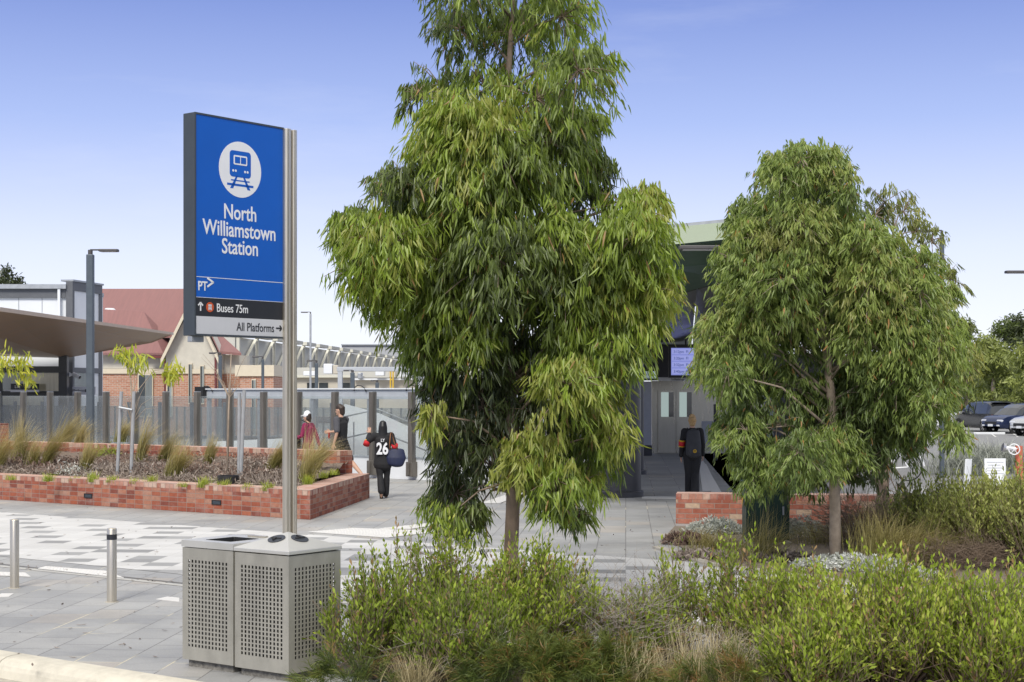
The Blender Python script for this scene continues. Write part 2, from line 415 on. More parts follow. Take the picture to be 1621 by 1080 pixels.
# ================================================================== materials
M = {}
M['paving'] = paving_mat('grey_paving', .36)
M['paving_dark'] = paving_mat('station_paving', .30, .6, .6)
M['crossing'] = crossing_mat('white_crossing_paving')
M['asphalt'] = mat('asphalt', (.075, .075, .078), .9, var=.25, scale=40, bump=.5, bscale=220)
M['gutter'] = mat('gutter_concrete', (.40, .37, .31), .85, var=.2, scale=9, bump=.3, dirt=.5)
M['carpark'] = mat('car_park_asphalt', (.22, .22, .22), .9, var=.15, scale=4)
M['kerb'] = mat('kerb_concrete', (.60, .56, .46), .8, var=.10, scale=5, bump=.25, bscale=90, dirt=.55)
M['tactile'] = mat('white_tactile', (.62, .61, .585), .7, var=.05, scale=10)
M['soil'] = mat('garden_soil', (.19, .155, .115), .95, var=.5, scale=22, bump=1.0, bscale=60)
M['mulch'] = mat('mulch', (.165, .125, .095), .95, var=.6, scale=30, bump=1.0, bscale=70)
M['brick'] = brick_mat('red_planter_brick', .235, .0855, 0.0, white=.38)
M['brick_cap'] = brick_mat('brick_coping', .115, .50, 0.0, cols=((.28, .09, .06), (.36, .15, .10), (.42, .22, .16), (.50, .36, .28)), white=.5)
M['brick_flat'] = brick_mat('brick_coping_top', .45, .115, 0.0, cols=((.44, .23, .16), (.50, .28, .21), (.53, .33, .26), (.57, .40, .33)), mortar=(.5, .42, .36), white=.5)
M['brick_right'] = brick_mat('stretcher_brick', .24, .0855, .5, cols=((.28, .085, .05), (.36, .13, .08), (.32, .11, .07), (.40, .20, .13), (.44, .32, .22)), white=.3)
M['brick_far'] = brick_mat('station_brick', .24, .086, .5, cols=((.40, .17, .10), (.46, .22, .14), (.50, .26, .17)), mortar=(.48, .40, .33), msize=.012, white=.1)
M['steel'] = mat('brushed_stainless', (.60, .55, .455), .36, .88, var=.10, scale=3, stretch=(14, 14, .6), bump=.03, bscale=200)
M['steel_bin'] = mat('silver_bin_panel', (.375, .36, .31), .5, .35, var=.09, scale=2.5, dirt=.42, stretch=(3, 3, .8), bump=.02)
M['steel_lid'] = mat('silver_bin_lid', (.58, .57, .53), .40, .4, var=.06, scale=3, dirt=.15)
M['bin_dark'] = mat('bin_liner', (.02, .02, .021), .7)
M['plinth'] = mat('mossy_plinth', (.16, .15, .13), .9, var=.5, scale=25, bump=.6)
M['slot'] = mat('slot_disc', (.035, .04, .05), .45)
M['sign_frame'] = mat('sign_frame_grey', (.055, .068, .082), .55, .2, var=.08)
M['sign_blue'] = mat('sign_blue', (.004, .105, .50), .35, var=.05, scale=1.5, spec=.3)
M['sign_white'] = mat('sign_white', (.80, .81, .83), .45, var=.02)
M['sign_pale'] = mat('sign_pale_grey', (.60, .61, .64), .5, var=.03)
M['sign_black'] = mat('sign_black', (.018, .02, .026), .5)
M['sign_orange'] = mat('bus_orange', (.62, .10, .025), .5)
M['post_grey'] = mat('lamp_post_grey', (.085, .105, .125), .5, .3, var=.08)
M['lamp_dark'] = mat('luminaire_dark', (.09, .085, .085), .5, .3)
M['galv'] = mat('galvanised', (.36, .38, .40), .5, .5, var=.12)
M['fence_post'] = mat('bronzed_fence_post', (.165, .15, .13), .45, .5, var=.22, scale=2, stretch=(6, 6, .7))
M['glass'] = glass_mat('fence_glass', (.86, .89, .89), .09, .08, (.58, .60, .62))
M['glass_hazy'] = glass_mat('rail_glass', (.74, .77, .78), .07, .16, (.50, .53, .55))
M['white_conc'] = mat('white_concrete', (.66, .68, .70), .8, var=.06, scale=2)
M['grey_beam'] = mat('pale_grey_beam', (.42, .445, .475), .6, .1, var=.06)
M['black'] = mat('black_plastic', (.014, .014, .015), .5)
M['bark'] = mat('smooth_bark', (.25, .185, .135), .85, var=.45, scale=7, stretch=(1, 1, .4), bump=.4, bscale=40, dirt=.8)
M['bark_pale'] = mat('pale_bark', (.36, .29, .22), .85, var=.25, scale=12, bump=.3, dirt=.45)
M['twig'] = mat('twig_brown', (.19, .14, .10), .85, var=.3, scale=20)
M['twig_grey'] = mat('dry_twig', (.33, .29, .25), .9, var=.3, scale=20)
M['stake'] = mat('weathered_stake', (.30, .31, .32), .8, var=.2, scale=12, stretch=(4, 4, .6))

# ================================================================== ground
def sheet(name, pts, z, mt, kind='structure', parent=None):
    mb = MB(); pts = [Vector((p[0], p[1], z)) for p in pts]
    n = sum(((pts[i].x * pts[(i + 1) % len(pts)].y - pts[(i + 1) % len(pts)].x * pts[i].y) for i in range(len(pts))))
    if n < 0: pts.reverse()
    mb.poly(pts); return tag(mb.build(name, mt, origin=(0, 0, z)), kind=kind)
K0 = G(0, 1030)                                  # a point on the back of the kerb
def SN(a, b, z=0.0):                             # street coordinates: a along the kerb (away left), b away from the kerb
    q = K0 + S * a + N * b; return Vector((q.x, q.y, z))
sheet('road', [(-900, -60, 0), (900, -60, 0), (1500, 2500, 0), (-1500, 2500, 0)], -.16, M['asphalt'])
mb = MB(); mb.prism([SN(70, 0, -.155), SN(-40, 0, -.155), SN(-40, 170, -.155), SN(70, 170, -.155)], (0, 0, .155))
tag(mb.build('plaza_paving', M['paving'], origin=(0, 0, 0)), kind='structure')
# kerb with rounded nose, cast in lengths
mb = MB(); a = 40.0; kl = [4.1, 2.9, 3.2]
joint = None
bounds = [-30.0]; jx = -3.05
while bounds[-1] < 60: bounds.append(bounds[-1] + 2.75)
sh = jx - min(bounds, key=lambda q: abs(q - jx)); bounds = [q + sh for q in bounds]
prof = [(-.002, -.15), (-.002, .006), (-.10, .004), (-.155, -.004), (-.20, -.022), (-.235, -.055), (-.25, -.09), (-.262, -.155)]
for b0, b1 in zip(bounds[:-1], bounds[1:]):
    vs = [SN(b0 + .006, q, z) for q, z in prof] + [SN(b1 - .006, q, z) for q, z in prof]; n = len(prof)
    mb.add(vs, [(i, i + 1, n + i + 1, n + i) for i in range(n - 1)] + [tuple(range(n - 1, -1, -1)), tuple(range(n, 2 * n)), (0, n, 2 * n - 1, n - 1)])
kb = tag(mb.build('kerb', M['kerb'], origin=(0, 0, 0)), kind='structure')
sheet('gutter', [SN(70, -.25), SN(-40, -.25), SN(-40, -.62), SN(70, -.62)], -.152, M['gutter'])
# white paver crossing band: lower and upper edges traced as two lines along the street
b_lo = (G(0, 881) - K0).dot(N); b_hi = (G(0, 811) - K0).dot(N)
sheet('crossing_paving', [SN(60, b_lo), SN(-28, b_lo), SN(-28, b_hi), SN(60, b_hi)], .004, M['crossing'])
# flush drain slot and pale edge strip beside the band
sheet('drain_strip', [SN(60, b_lo - .55), SN(-28, b_lo - .55), SN(-28, b_lo - .61), SN(60, b_lo - .61)], .004, mat('drain', (.16, .155, .15), .8, var=.2))
sheet('edge_strip', [SN(60, b_lo - .68), SN(-28, b_lo - .68), SN(-28, b_lo - .78), SN(60, b_lo - .78)], .004, mat('edge_strip', (.43, .42, .39), .8, var=.1))
def tactile(name, quad, nu, nv, strips=False):
    q = [Vector(p) for p in quad]; mb = MB()
    z = Vector((0, 0, .008)); mb.prism([p + Vector((0, 0, .0005)) for p in q], z)
    for i in range(nu):
        for j in range(1 if strips else nv):
            u = (i + .5) / nu
            if strips:
                a = q[0].lerp(q[1], .02).lerp(q[3].lerp(q[2], .02), u); b = q[0].lerp(q[1], .98).lerp(q[3].lerp(q[2], .98), u)
                d = (b - a); w = (q[3] - q[0]).normalized() * .014
                mb.prism([a - w + z, b - w + z, b + w + z, a + w + z], (0, 0, .005))
            else:
                c = q[0].lerp(q[1], u).lerp(q[3].lerp(q[2], u), (j + .5) / nv) + z
                mb.lathe(c, [(.017, 0), (.013, .005), (.0, .005)], 6)
    return tag(mb.build(name, M['tactile'], origin=(0, 0, 0)), kind='structure')
def sq(c, a, b, la, lb): return [c - a * la / 2 - b * lb / 2, c + a * la / 2 - b * lb / 2, c + a * la / 2 + b * lb / 2, c - a * la / 2 + b * lb / 2]
Z0 = Vector((0, 0, .004))
tactile('tactile_paving', [p + Z0 for p in [G(60, 901), G(196, 916), G(166, 905), G(72, 898)]], 22, 5)
tactile('tactile_paving', [p + Z0 for p in [G(-30, 911), G(48, 914), G(40, 908), G(-30, 906)]], 10, 4)
tactile('tactile_paving', [p + Z0 for p in [G(488, 843), G(614, 852), G(700, 842), G(560, 837)]], 26, 8)
tactile('tactile_paving', [p + Z0 for p in [G(600, 838), G(652, 838), G(720, 828), G(690, 828)]], 6, 10, True)
tactile('tactile_paving', [p + Z0 for p in [G(762, 797), G(792, 797), G(880, 764), G(860, 764)]], 4, 8)
tactile('tactile_paving', [p + Z0 for p in [G(1112, 778), G(1138, 778), G(1118, 735), G(1106, 735)]], 6, 6)
for q in ([G(247, 949), G(284, 953), G(284, 947), G(265, 945)], [G(-6, 946), G(14, 945), G(22, 940), G(2, 940)]):
    tag(MB().prism([p + Vector((0, 0, .0003)) for p in q], (0, 0, .004)).build('pale_paver', M['tactile'], origin=(0, 0, 0)), kind='structure')

# ================================================================== sign
d0 = 16.0
sg_dir = Vector((1990.0 / F, 1, 0)).normalized(); sg_n = Vector((sg_dir.y, -sg_dir.x, 0))      # face normal points to the viewer's right
fl_t, fl_b = P(308, 177, d0), P(308, 531, d0)
k = (450 - CX) / F; A0 = fl_t
wS = (k * A0.y - A0.x) / (sg_dir.x - k * sg_dir.y)
hS = fl_t.z - fl_b.z; zb = fl_b.z
th = .17
pole_c = A0 + sg_dir * (wS + .035); pole_c.z = 0
sgn = thing('station_sign', 'tall blue and white station name sign on twin stainless steel poles behind the bins', 'sign', (pole_c.x, pole_c.y, 0))
def SP(u, w, o=0.0):                 # panel coordinates: u right, w up from panel bottom, o out of face
    q = A0 + sg_dir * u + sg_n * o; return Vector((q.x, q.y, zb + w))
ax = (sg_dir, sg_n, UP)
# grey box frame, the face set inside a thin rim
mb = MB(); mb.box(SP(wS / 2, hS / 2, -th / 2 - .008), (wS, th, hS), ax)
mb.build('frame', M['sign_frame'], sgn, bevel=.006)
rim = .018
mb = MB()
for c, s_ in ((SP(wS / 2, rim / 2, -.004), (wS - .004, .012, rim)), (SP(wS / 2, hS - rim / 2, -.004), (wS - .004, .012, rim))): mb.box(c, s_, ax)
for c, s_ in ((SP(rim / 2, hS / 2, -.004), (rim, .012, hS - 2 * rim)), (SP(wS - rim / 2, hS / 2, -.004), (rim, .012, hS - 2 * rim))): mb.box(c, s_, ax)
mb.build('rim', M['sign_frame'], sgn)
def panel(name, u0, u1, w0, w1, o, mt, parent=sgn, t=.004):
    mb = MB(); mb.box(SP((u0 + u1) / 2, (w0 + w1) / 2, o - t / 2), (u1 - u0, t, w1 - w0), ax); return mb.build(name, mt, parent)
yy = lambda y: (531 - y) / 354.0 * hS      # heights read on the left edge of the panel
w_pale, w_blk, w_line = yy(500), yy(470), yy(437.5)
panel('platform_panel', rim, wS - rim, rim, w_pale, -.004, M['sign_pale'])
panel('bus_panel', rim, wS - rim, w_pale, w_blk, -.004, M['sign_black'])
bp_ = panel('name_panel', rim, wS - rim, w_blk, hS - rim, -.004, M['sign_blue'])
panel('divider', rim + .01, wS - rim, w_line - .003, w_line + .003, -.0025, M['sign_white'])
panel('divider', rim, wS - rim, w_blk - .002, w_blk + .002, -.0025, M['sign_white'])
def disc(u, w, r, o, mt, name, n=48, ry=None):
    mb = MB(); mb.prism([SP(u + math.cos(2 * math.pi * i / n) * r, w + math.sin(2 * math.pi * i / n) * (ry or r), o) for i in range(n)], sg_n * .0012); return mb.build(name, mt, sgn)
def rrect(mb, u0, u1, w0, w1, r, o, t=.0012, n=6):
    pts = []
    for cx_, cw_, a0 in ((u1 - r, w1 - r, 0), (u0 + r, w1 - r, 90), (u0 + r, w0 + r, 180), (u1 - r, w0 + r, 270)):
        for i in range(n + 1):
            a = R(a0 + 90 * i / n); pts.append(SP(cx_ + r * math.cos(a), cw_ + r * math.sin(a), o))
    mb.prism(pts, sg_n * t)
uc, wc = wS * .497, hS - hS * .2295
rC = hS * .1285
disc(uc, wc, rC, -.0035, M['sign_white'], 'emblem_disc')
mb = MB(); q = rC
rrect(mb, uc - .50 * q, uc + .50 * q, wc - .28 * q, wc + .66 * q, .13 * q, -.0022)
def pq(pts): mb.prism([SP(uc + x * q, wc + y * q, -.0022) for x, y in pts], sg_n * .0012)
pq([(-.20, -.24), (-.12, -.24), (-.34, -.70), (-.48, -.70)]); pq([(.12, -.24), (.20, -.24), (.48, -.70), (.34, -.70)])
pq([(-.62, -.52), (.62, -.52), (.62, -.60), (-.62, -.60)]); pq([(-.44, -.38), (.44, -.38), (.44, -.425), (-.44, -.425)])
em = mb.build('train_emblem', M['sign_blue'], sgn)
mb = MB(); rrect(mb, uc - .32 * q, uc + .32 * q, wc + .16 * q, wc + .50 * q, .05 * q, -.0008)
for sx in (-.34, -.22, .22, .34):
    mb.prism([SP(uc + (sx + .045 * math.cos(t_ * .5236)) * q, wc + (-.06 + .045 * math.sin(t_ * .5236)) * q, -.0008) for t_ in range(12)], sg_n * .0012)
mb.build('emblem_detail', M['sign_white'], sgn)
mb = MB(); rrect(mb, uc - .265 * q, uc - .02 * q, wc + .215 * q, wc + .445 * q, .02 * q, .0006); rrect(mb, uc + .02 * q, uc + .265 * q, wc + .215 * q, wc + .445 * q, .02 * q, .0006)
mb.build('emblem_window', M['sign_blue'], sgn)
txt = lambda s, u, w, size, mt, al='LEFT', xs=.80, bold=.012: text(s, SP(u, w, -.0025), sg_dir, UP, size, mt, sgn, 'lettering', al, xs, bold)
ls = hS * .098
for s_, w_ in (('North', 1 - .461), ('Williamstown', 1 - .541), ('Station', 1 - .620)):
    txt(s_, uc, hS * w_, ls, M['sign_white'], 'CENTER', .81)
txt('PT', rim + wS * .022, hS * (1 - .796), hS * .058, M['sign_white'], xs=.85, bold=.02)
mb = MB(); u0 = rim + wS * .122; w0 = hS * (1 - .765)
for a_, b_ in (((0, .034), (.052, .008)), ((.052, .010), (0, -.022))):
    pa = SP(u0 + a_[0] * hS * .7, w0 + a_[1] * hS * .7 + .004, -.0025); pb = SP(u0 + b_[0] * hS * .7, w0 + b_[1] * hS * .7 + .004, -.0025)
    dd = (pb - pa).normalized(); nn = sg_n.cross(dd) * hS * .0045
    mb.prism([pa - nn, pb - nn, pb + nn, pa + nn], sg_n * .0012)
mb.build('operator_chevron', M['sign_white'], sgn)
wr2 = (w_pale + w_blk) / 2
txt('Buses 75m', wS * .235, wr2 - hS * .019, hS * .055, M['sign_white'], xs=.80, bold=.004)
disc(wS * .165, wr2, hS * .0225, -.0025, M['sign_orange'], 'bus_emblem', 28)
mb = MB(); q = hS * .0225
cb = wS * .165
def brect(x0, x1, y0, y1): mb.prism([SP(cb + x * q, wr2 + y * q, -.001) for x, y in ((x0, y0), (x1, y0), (x1, y1), (x0, y1))], sg_n * .001)
brect(-.42, .42, .08, .55); brect(-.42, .42, -.42, -.02); brect(-.42, -.18, -.62, -.42); brect(.18, .42, -.62, -.42)
mb.build('bus_emblem_mark', M['sign_pale'], sgn)
def arrow(u, w, l, vertical, mt):
    mb = MB(); t = .008
    def bar(x0, y0, x1, y1):
        a_, b_ = SP(u + x0 * l, w + y0 * l, -.0025), SP(u + x1 * l, w + y1 * l, -.0025); dd = (b_ - a_).normalized(); nn = sg_n.cross(dd) * t
        mb.prism([a_ - nn, b_ - nn, b_ + nn, a_ + nn], sg_n * .0011)
    if vertical: bar(0, -.5, 0, .46); bar(-.36, .14, .0, .5); bar(.36, .14, 0.0, .5)
    else: bar(-.5, 0, .46, 0); bar(.14, -.36, .5, 0.0); bar(.14, .36, .5, 0.0)
    mb.build('arrow', mt, sgn)
arrow(wS * .065, wr2, hS * .038, True, M['sign_white'])
wr3 = (rim + w_pale) / 2
txt('All Platforms', wS * .885, wr3 - hS * .019, hS * .056, M['sign_black'], 'RIGHT', .80, .004)
arrow(wS * .938, wr3, hS * .036, False, M['sign_black'])
# poles (two joined tubes) and clamps
zt = ZY(205, pole_c.y)
pw = 23.0 / F * pole_c.y
cam_r = Vector((1, 0, 0))
pc = Vector((XZ(458.5, pole_c.y), pole_c.y, 0))
pa_ = Vector((XZ(454.5, pc.y), pc.y - .02, 0)); pb_ = Vector((XZ(465.2, pc.y + .04), pc.y + .04, 0))
MB().tube([pa_, pa_ + UP * zt], .047, 24).build('pole', M['steel'], sgn, smooth='auto', bevel=.002)
MB().tube([pb_, pb_ + UP * (zt - .004)], .034, 20).build('pole', M['steel'], sgn, smooth='auto', bevel=.002)
for py_ in (234, 474):
    zc = ZY(py_, pc.y)
    mb = MB(); e = SP(wS, 0, -.06); e.z = zc
    mb.tube([e, e + (pc - e - UP * (pc - e).z).normalized() * .05], .03, 14); mb.sphere(Vector((e.x, e.y, zc)) + sg_dir * .045, .033, 14, 10)
    mb.build('clamp', M['steel'], sgn, smooth=True)
mb = MB(); mb.box(SP(.09, -.035, -.09), (.16, .07, .06), ax); mb.build('light_sensor', M['galv'], sgn, bevel=.006)
MB().lathe((pc.x, pc.y, 0), [(.12, 0), (.12, .015), (.0, .015)], 24).build('base_plate', M['steel'], sgn)

# ================================================================== bins
Cb = G(457, 1081)
def solve(p, dr, x):
    k = (x - CX) / F; return (k * p.y - p.x) / (dr.x - k * dr.y)
bw = solve(Cb, S, 372); bn = bw
bh0, bh1 = .06, ZY(881, Cb.y)
def perforated(mb, o, du, dn, w, h0, h1, cols, rows, m_side, m_top, m_bot, t=.004, hs=.019):
    """sheet with square holes; o bottom-left corner at ground, du along, dn outwards"""
    pu = (w - 2 * m_side) / (cols - 1); pvv = (h1 - h0 - m_top - m_bot) / (rows - 1)
    us = [0]; 
    for i in range(cols): c = m_side + i * pu; us += [c - hs / 2, c + hs / 2]
    us.append(w); vs_ = [h0]
    for j in range(rows): c = h0 + m_bot + j * pvv; vs_ += [c - hs * .6, c + hs * .6]
    vs_.append(h1)
    nu, nv = len(us), len(vs_)
    pts = [o + du * u + UP * v_ for v_ in vs_ for u in us]; base = len(mb.v)
    back = [p - dn * t for p in pts]; f = []
    L = nu * nv
    for j in range(nv - 1):
        for i in range(nu - 1):
            q = (j * nu + i, j * nu + i + 1, (j + 1) * nu + i + 1, (j + 1) * nu + i)
            if i % 2 == 1 and j % 2 == 1:
                for a_, b_ in zip(q, q[1:] + q[:1]): f.append((a_, b_, b_ + L, a_ + L))
            else: f.append(q); f.append(tuple(x + L for x in reversed(q)))
    mb.add(pts + back, f)
def make_bin(corner, lab, pyramid):
    o = thing('litter_bin', lab, 'litter bin', tuple(corner + S * bw / 2 + N * bn / 2), group='pair of stainless litter bins')
    c0, cS, cN, cX = corner, corner + S * bw, corner + N * bn, corner + S * bw + N * bn
    rows = 21 if pyramid else 20
    for nm, args in (('front_panel', (cS, -S, -N)), ('side_panel', (c0, N, -S)), ('side_panel', (cX, -N, S)), ('back_panel', (cN, S, N))):
        mb = MB(); perforated(mb, args[0], args[1], args[2], bw - .0, bh0, bh1, 12, rows, .075, .105, .115)
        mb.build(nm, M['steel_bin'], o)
    mid = (c0 + cX) / 2
    mb = MB(); mb.box(mid + UP * ((bh0 + bh1 - .10) / 2), (bw - .09, bn - .09, bh1 - .10 - bh0), (S, N, UP)); mb.build('liner', M['bin_dark'], o)
    mb = MB(); mb.box(mid + UP * .03, (bw - .07, bn - .07, .06), (S, N, UP)); mb.build('plinth', M['plinth'], o)
    if pyramid:
        mb = MB(); e = .008; rim_ = [c0 - S * e - N * e, cS + S * e - N * e, cX + S * e + N * e, cN - S * e + N * e]
        z0, z1, za = bh1 + .008, bh1 + .036, ZY(842, mid.y)
        lo = [p + UP * z0 for p in rim_]; hi = [p + UP * z1 for p in rim_]; ap = mid + UP * za
        mb.add(lo + hi + [ap], [(3, 2, 1, 0)] + [(i, (i + 1) % 4, 4 + (i + 1) % 4, 4 + i) for i in range(4)] + [(4 + i, 4 + (i + 1) % 4, 8) for i in range(4)])
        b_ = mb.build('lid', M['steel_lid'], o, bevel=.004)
        bm_fix(b_)
        for px_, py_, e1, e2 in ((434.5, 856, hi[0], hi[1]), (480, 855, hi[0], hi[3])):
            fc = (e1 + e2 + ap) / 3; nf = (e2 - e1).cross(ap - e1).normalized()
            if nf.z < 0: nf = -nf
            fc = ap.lerp((e1 + e2) / 2, .42) + nf * .001
            tx = (e2 - e1).normalized(); ty = nf.cross(tx)
            mb = MB(); mb.prism([fc + tx * math.cos(2 * math.pi * i / 28) * .075 + ty * math.sin(2 * math.pi * i / 28) * .062 for i in range(28)], nf * .006)
            dsk = mb.build('slot_cover', M['slot'], o)
            mb = MB(); mb.box(fc + nf * .009, (.10, .012, .006), (tx, ty, nf)); mb.box(fc + nf * .012 + ty * .02, (.012, .04, .01), (tx, ty, nf)); mb.build('flap_ridge', M['bin_dark'], dsk)
    else:
        mb = MB(); z0 = bh1 + .006; zt_ = bh1 + .058; e = .006
        def fr(u, n_): return c0 + S * u + N * n_
        a0_, a1_, b0_, b1_ = .13, bw - .15, .10, bn - .16
        for (u0_, u1_, n0_, n1_) in ((-e, bw + e, -e, b0_), (-e, bw + e, b1_, bn + e), (-e, a0_, b0_, b1_), (a1_, bw + e, b0_, b1_)):
            mb.box(fr((u0_ + u1_) / 2, (n0_ + n1_) / 2) + UP * (z0 + zt_) / 2, (abs(u1_ - u0_), abs(n1_ - n0_), zt_ - z0), (S, N, UP))
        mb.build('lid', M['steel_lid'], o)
        mb = MB(); mb.box(fr((a0_ + a1_) / 2, (b0_ + b1_) / 2) + UP * (z0 - .09), (a1_ - a0_ - .004, b1_ - b0_ - .004, .01), (S, N, UP))
        cc = fr((a0_ + a1_) / 2, (b0_ + b1_) / 2); h_ = a1_ - a0_
        for (u_, n_, su, sn) in ((a0_ + .004, (b0_ + b1_) / 2, .004, b1_ - b0_ - .01), (a1_ - .004, (b0_ + b1_) / 2, .004, b1_ - b0_ - .01), ((a0_ + a1_) / 2, b1_ - .004, h_ - .02, .004), ((a0_ + a1_) / 2, b0_ + .004, h_ - .02, .004)):
            mb.box(fr(u_, n_) + UP * (zt_ - .06), (su, sn, .124), (S, N, UP))  # black plates added in the hole; the opening's darkness is their colour
        for sx in (-1, 1):
            mb.prism([cc + S * sx * h_ * .5 - N * .155 + UP * (z0 + .01), cc + S * sx * h_ * .5 + N * .155 + UP * (z0 + .01), cc + S * sx * .03 + UP * (z0 - .07)], (0, 0, .004))
        mb.build('hopper', M['bin_dark'], o)
        mb = MB(); mb.box(fr(bw * .42, bn - .07) + UP * (zt_ + .008), (.2, .035, .014), (S, N, UP)); mb.build('hinge', M['steel'], o, bevel=.002)
    return o
def bm_fix(o):
    import bmesh
    b = bmesh.new(); b.from_mesh(o.data); bmesh.ops.recalc_face_normals(b, faces=b.faces); b.to_mesh(o.data); b.free()
make_bin(Cb, 'silver perforated recycling bin with pyramid lid and two round slots, nearer the shrubs', True)
gap = solve(Cb, S, 366)
make_bin(Cb + S * gap + N * .02, 'silver perforated litter bin with flat open-hopper lid, left of the pyramid lid', False)

# ================================================================== bollards
def bollard(x, y, top, w, band, lab):
    g = G(x, y); r = w / 2 / F * g.y; zt_ = ZY(top, g.y)
    o = thing('bollard', lab, 'bollard', tuple(g), group='stainless bollards along the crossing')
    MB().lathe(g, [(r, 0), (r, zt_ - .012), (r - .004, zt_ - .004), (r - .012, zt_), (0, zt_ + .002)], 28).build('post', M['steel'], o, smooth='auto')
    MB().lathe(g, [(r + .02, 0), (r + .018, .004), (r, .005)], 28).build('ground_ring', M['gutter'], o)
    if band:
        zb_ = ZY(850, g.y); MB().lathe(g + UP * (zb_ - .028), [(r, 0), (r + .002, .001), (r + .002, .055), (r, .056)], 28).build('reflective_band', M['sign_black'], o)
bollard(23, 931, 822, 14, False, 'plain stainless steel bollard near the left edge of the photo')
bollard(177, 953, 836, 15.5, True, 'stainless steel bollard with a black band near its top')

# ================================================================== brick planter
A = G(491, 823); L1 = 17.0; tw = .46
hw = ZY(776, A.y)
Bc = G(585, 788.5); L2 = (Bc - A).length; D2 = (Bc - A).normalized(); D2n = Vector((-D2.y, D2.x, 0))   # into the planter (left)
pl = thing('brick_planter', 'long low red brick planter wall with recessed step lights, facing the crossing', 'planter wall', tuple(A))
hc = .098
inner = A + (D2 * (tw / abs(N.dot(D2)))) 
# inner corner of the L
def isect(p, d, q, e):
    t = ((q.x - p.x) * e.y - (q.y - p.y) * e.x) / (d.x * e.y - d.y * e.x); return p + d * t
ic = isect(A + N * tw, S, A + D2n * tw, D2)
vents = []
for vx in (140, 343):
    vents.append(solve(A, S, vx))
def wall_prism(z0, z1):
    mb = MB(); mb.prism([A + UP * z0, A + S * L1 + UP * z0, A + S * L1 + N * tw + UP * z0, ic + UP * z0, A + D2 * L2 + D2n * tw + UP * z0, A + D2 * L2 + UP * z0], (0, 0, z1 - z0)); return mb
wall_prism(0, hw - hc).build('wall', M['brick'], pl, bevel=.004)
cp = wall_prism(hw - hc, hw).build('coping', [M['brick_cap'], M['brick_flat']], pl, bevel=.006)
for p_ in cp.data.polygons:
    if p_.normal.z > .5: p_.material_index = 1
for t in vents:
    c = A + S * t + UP * (ZY(785 if t > 4 else 795.5, (A + S * t).y)); 
    mb = MB(); w_, h_ = .235, .085
    for (dx, dz, sx, sz) in ((0, h_ / 2 - .008, w_, .016), (0, -h_ / 2 + .008, w_, .016), (-w_ / 2 + .008, 0, .016, h_ - .032), (w_ / 2 - .008, 0, .016, h_ - .032)):
        mb.box(c + S * dx + UP * dz - N * .006, (sx, .02, sz), (S, N, UP))
    sl = mb.build('step_light', M['black'], pl)
    mb = MB(); mb.box(c - N * .003, (w_ - .032, .006, h_ - .032), (S, N, UP)); mb.box(c - N * .008 + UP * .008, (w_ - .05, .008, .02), (S, N, UP)); mb.build('recess', M['sign_frame'], sl)
# back wall
dB = (EYE - .97) * F / 92.0; B0 = Vector((XZ(538, dB), dB, 0)); hb = .97
bwl = thing('brick_wall', 'taller red brick wall at the back of the planter, ending in a pier by the walkers', 'wall', tuple(B0))
MB().prism([B0, B0 + S * 16, B0 + S * 16 + N * .38, B0 + N * .38], (0, 0, hb - .1)).build('wall', M['brick'], bwl, bevel=.004)
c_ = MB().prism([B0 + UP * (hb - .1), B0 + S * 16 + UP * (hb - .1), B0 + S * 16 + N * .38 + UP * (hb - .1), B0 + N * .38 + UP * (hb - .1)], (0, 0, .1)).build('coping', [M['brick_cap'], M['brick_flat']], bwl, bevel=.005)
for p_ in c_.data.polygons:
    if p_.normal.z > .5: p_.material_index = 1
tL = solve(B0, S, 17); pL = B0 + S * tL - N * .55
hl = ZY(671, pL.y)
lp = MB().prism([pL, pL + S * 3.4, pL + S * 3.4 + N * .5, pL + N * .5], (0, 0, hl)).build('brick_pier', M['brick'], None, bevel=.005)
tag(lp, 'tall weathered brick pier at the left edge behind the grasses', 'wall')
# mulch bed: rises towards the back wall, drops at the right end
def bed_z(q):
    f = min(1, max(0, (Vector((q.x, q.y, 0)) - A).dot(N) / 4.6)); r = min(1, max(0, ((Vector((q.x, q.y, 0)) - A).dot(S) + 1.2) / 5.0))
    return .45 + (.33 * f) * r
mb = MB(); nu, nv = 90, 30; vs = []; q0, q1, q2, q3 = ic - D2n * .03 - N * .02, A + S * L1 + N * (tw - .02), B0 + S * 15, A + D2 * (L2 - .02) + D2n * (tw - .03)
for j in range(nv + 1):
    for i in range(nu + 1):
        a_ = q0.lerp(q1, i / nu); b_ = q3.lerp(q2, i / nu); p = a_.lerp(b_, j / nv)
        p.z = bed_z(p) + .035 * math.sin(p.x * 7.1 + p.y * 3) * math.cos(p.y * 6.3 - p.x * 2) + random.uniform(-.015, .02); vs.append(p)
mb.add(vs, [(j * (nu + 1) + i, j * (nu + 1) + i + 1, (j + 1) * (nu + 1) + i + 1, (j + 1) * (nu + 1) + i) for j in range(nv) for i in range(nu)])
o = mb.build('garden_mulch', M['mulch'], smooth=True, origin=(0, 0, 0)); bm_fix(o); tag(o, kind='structure')

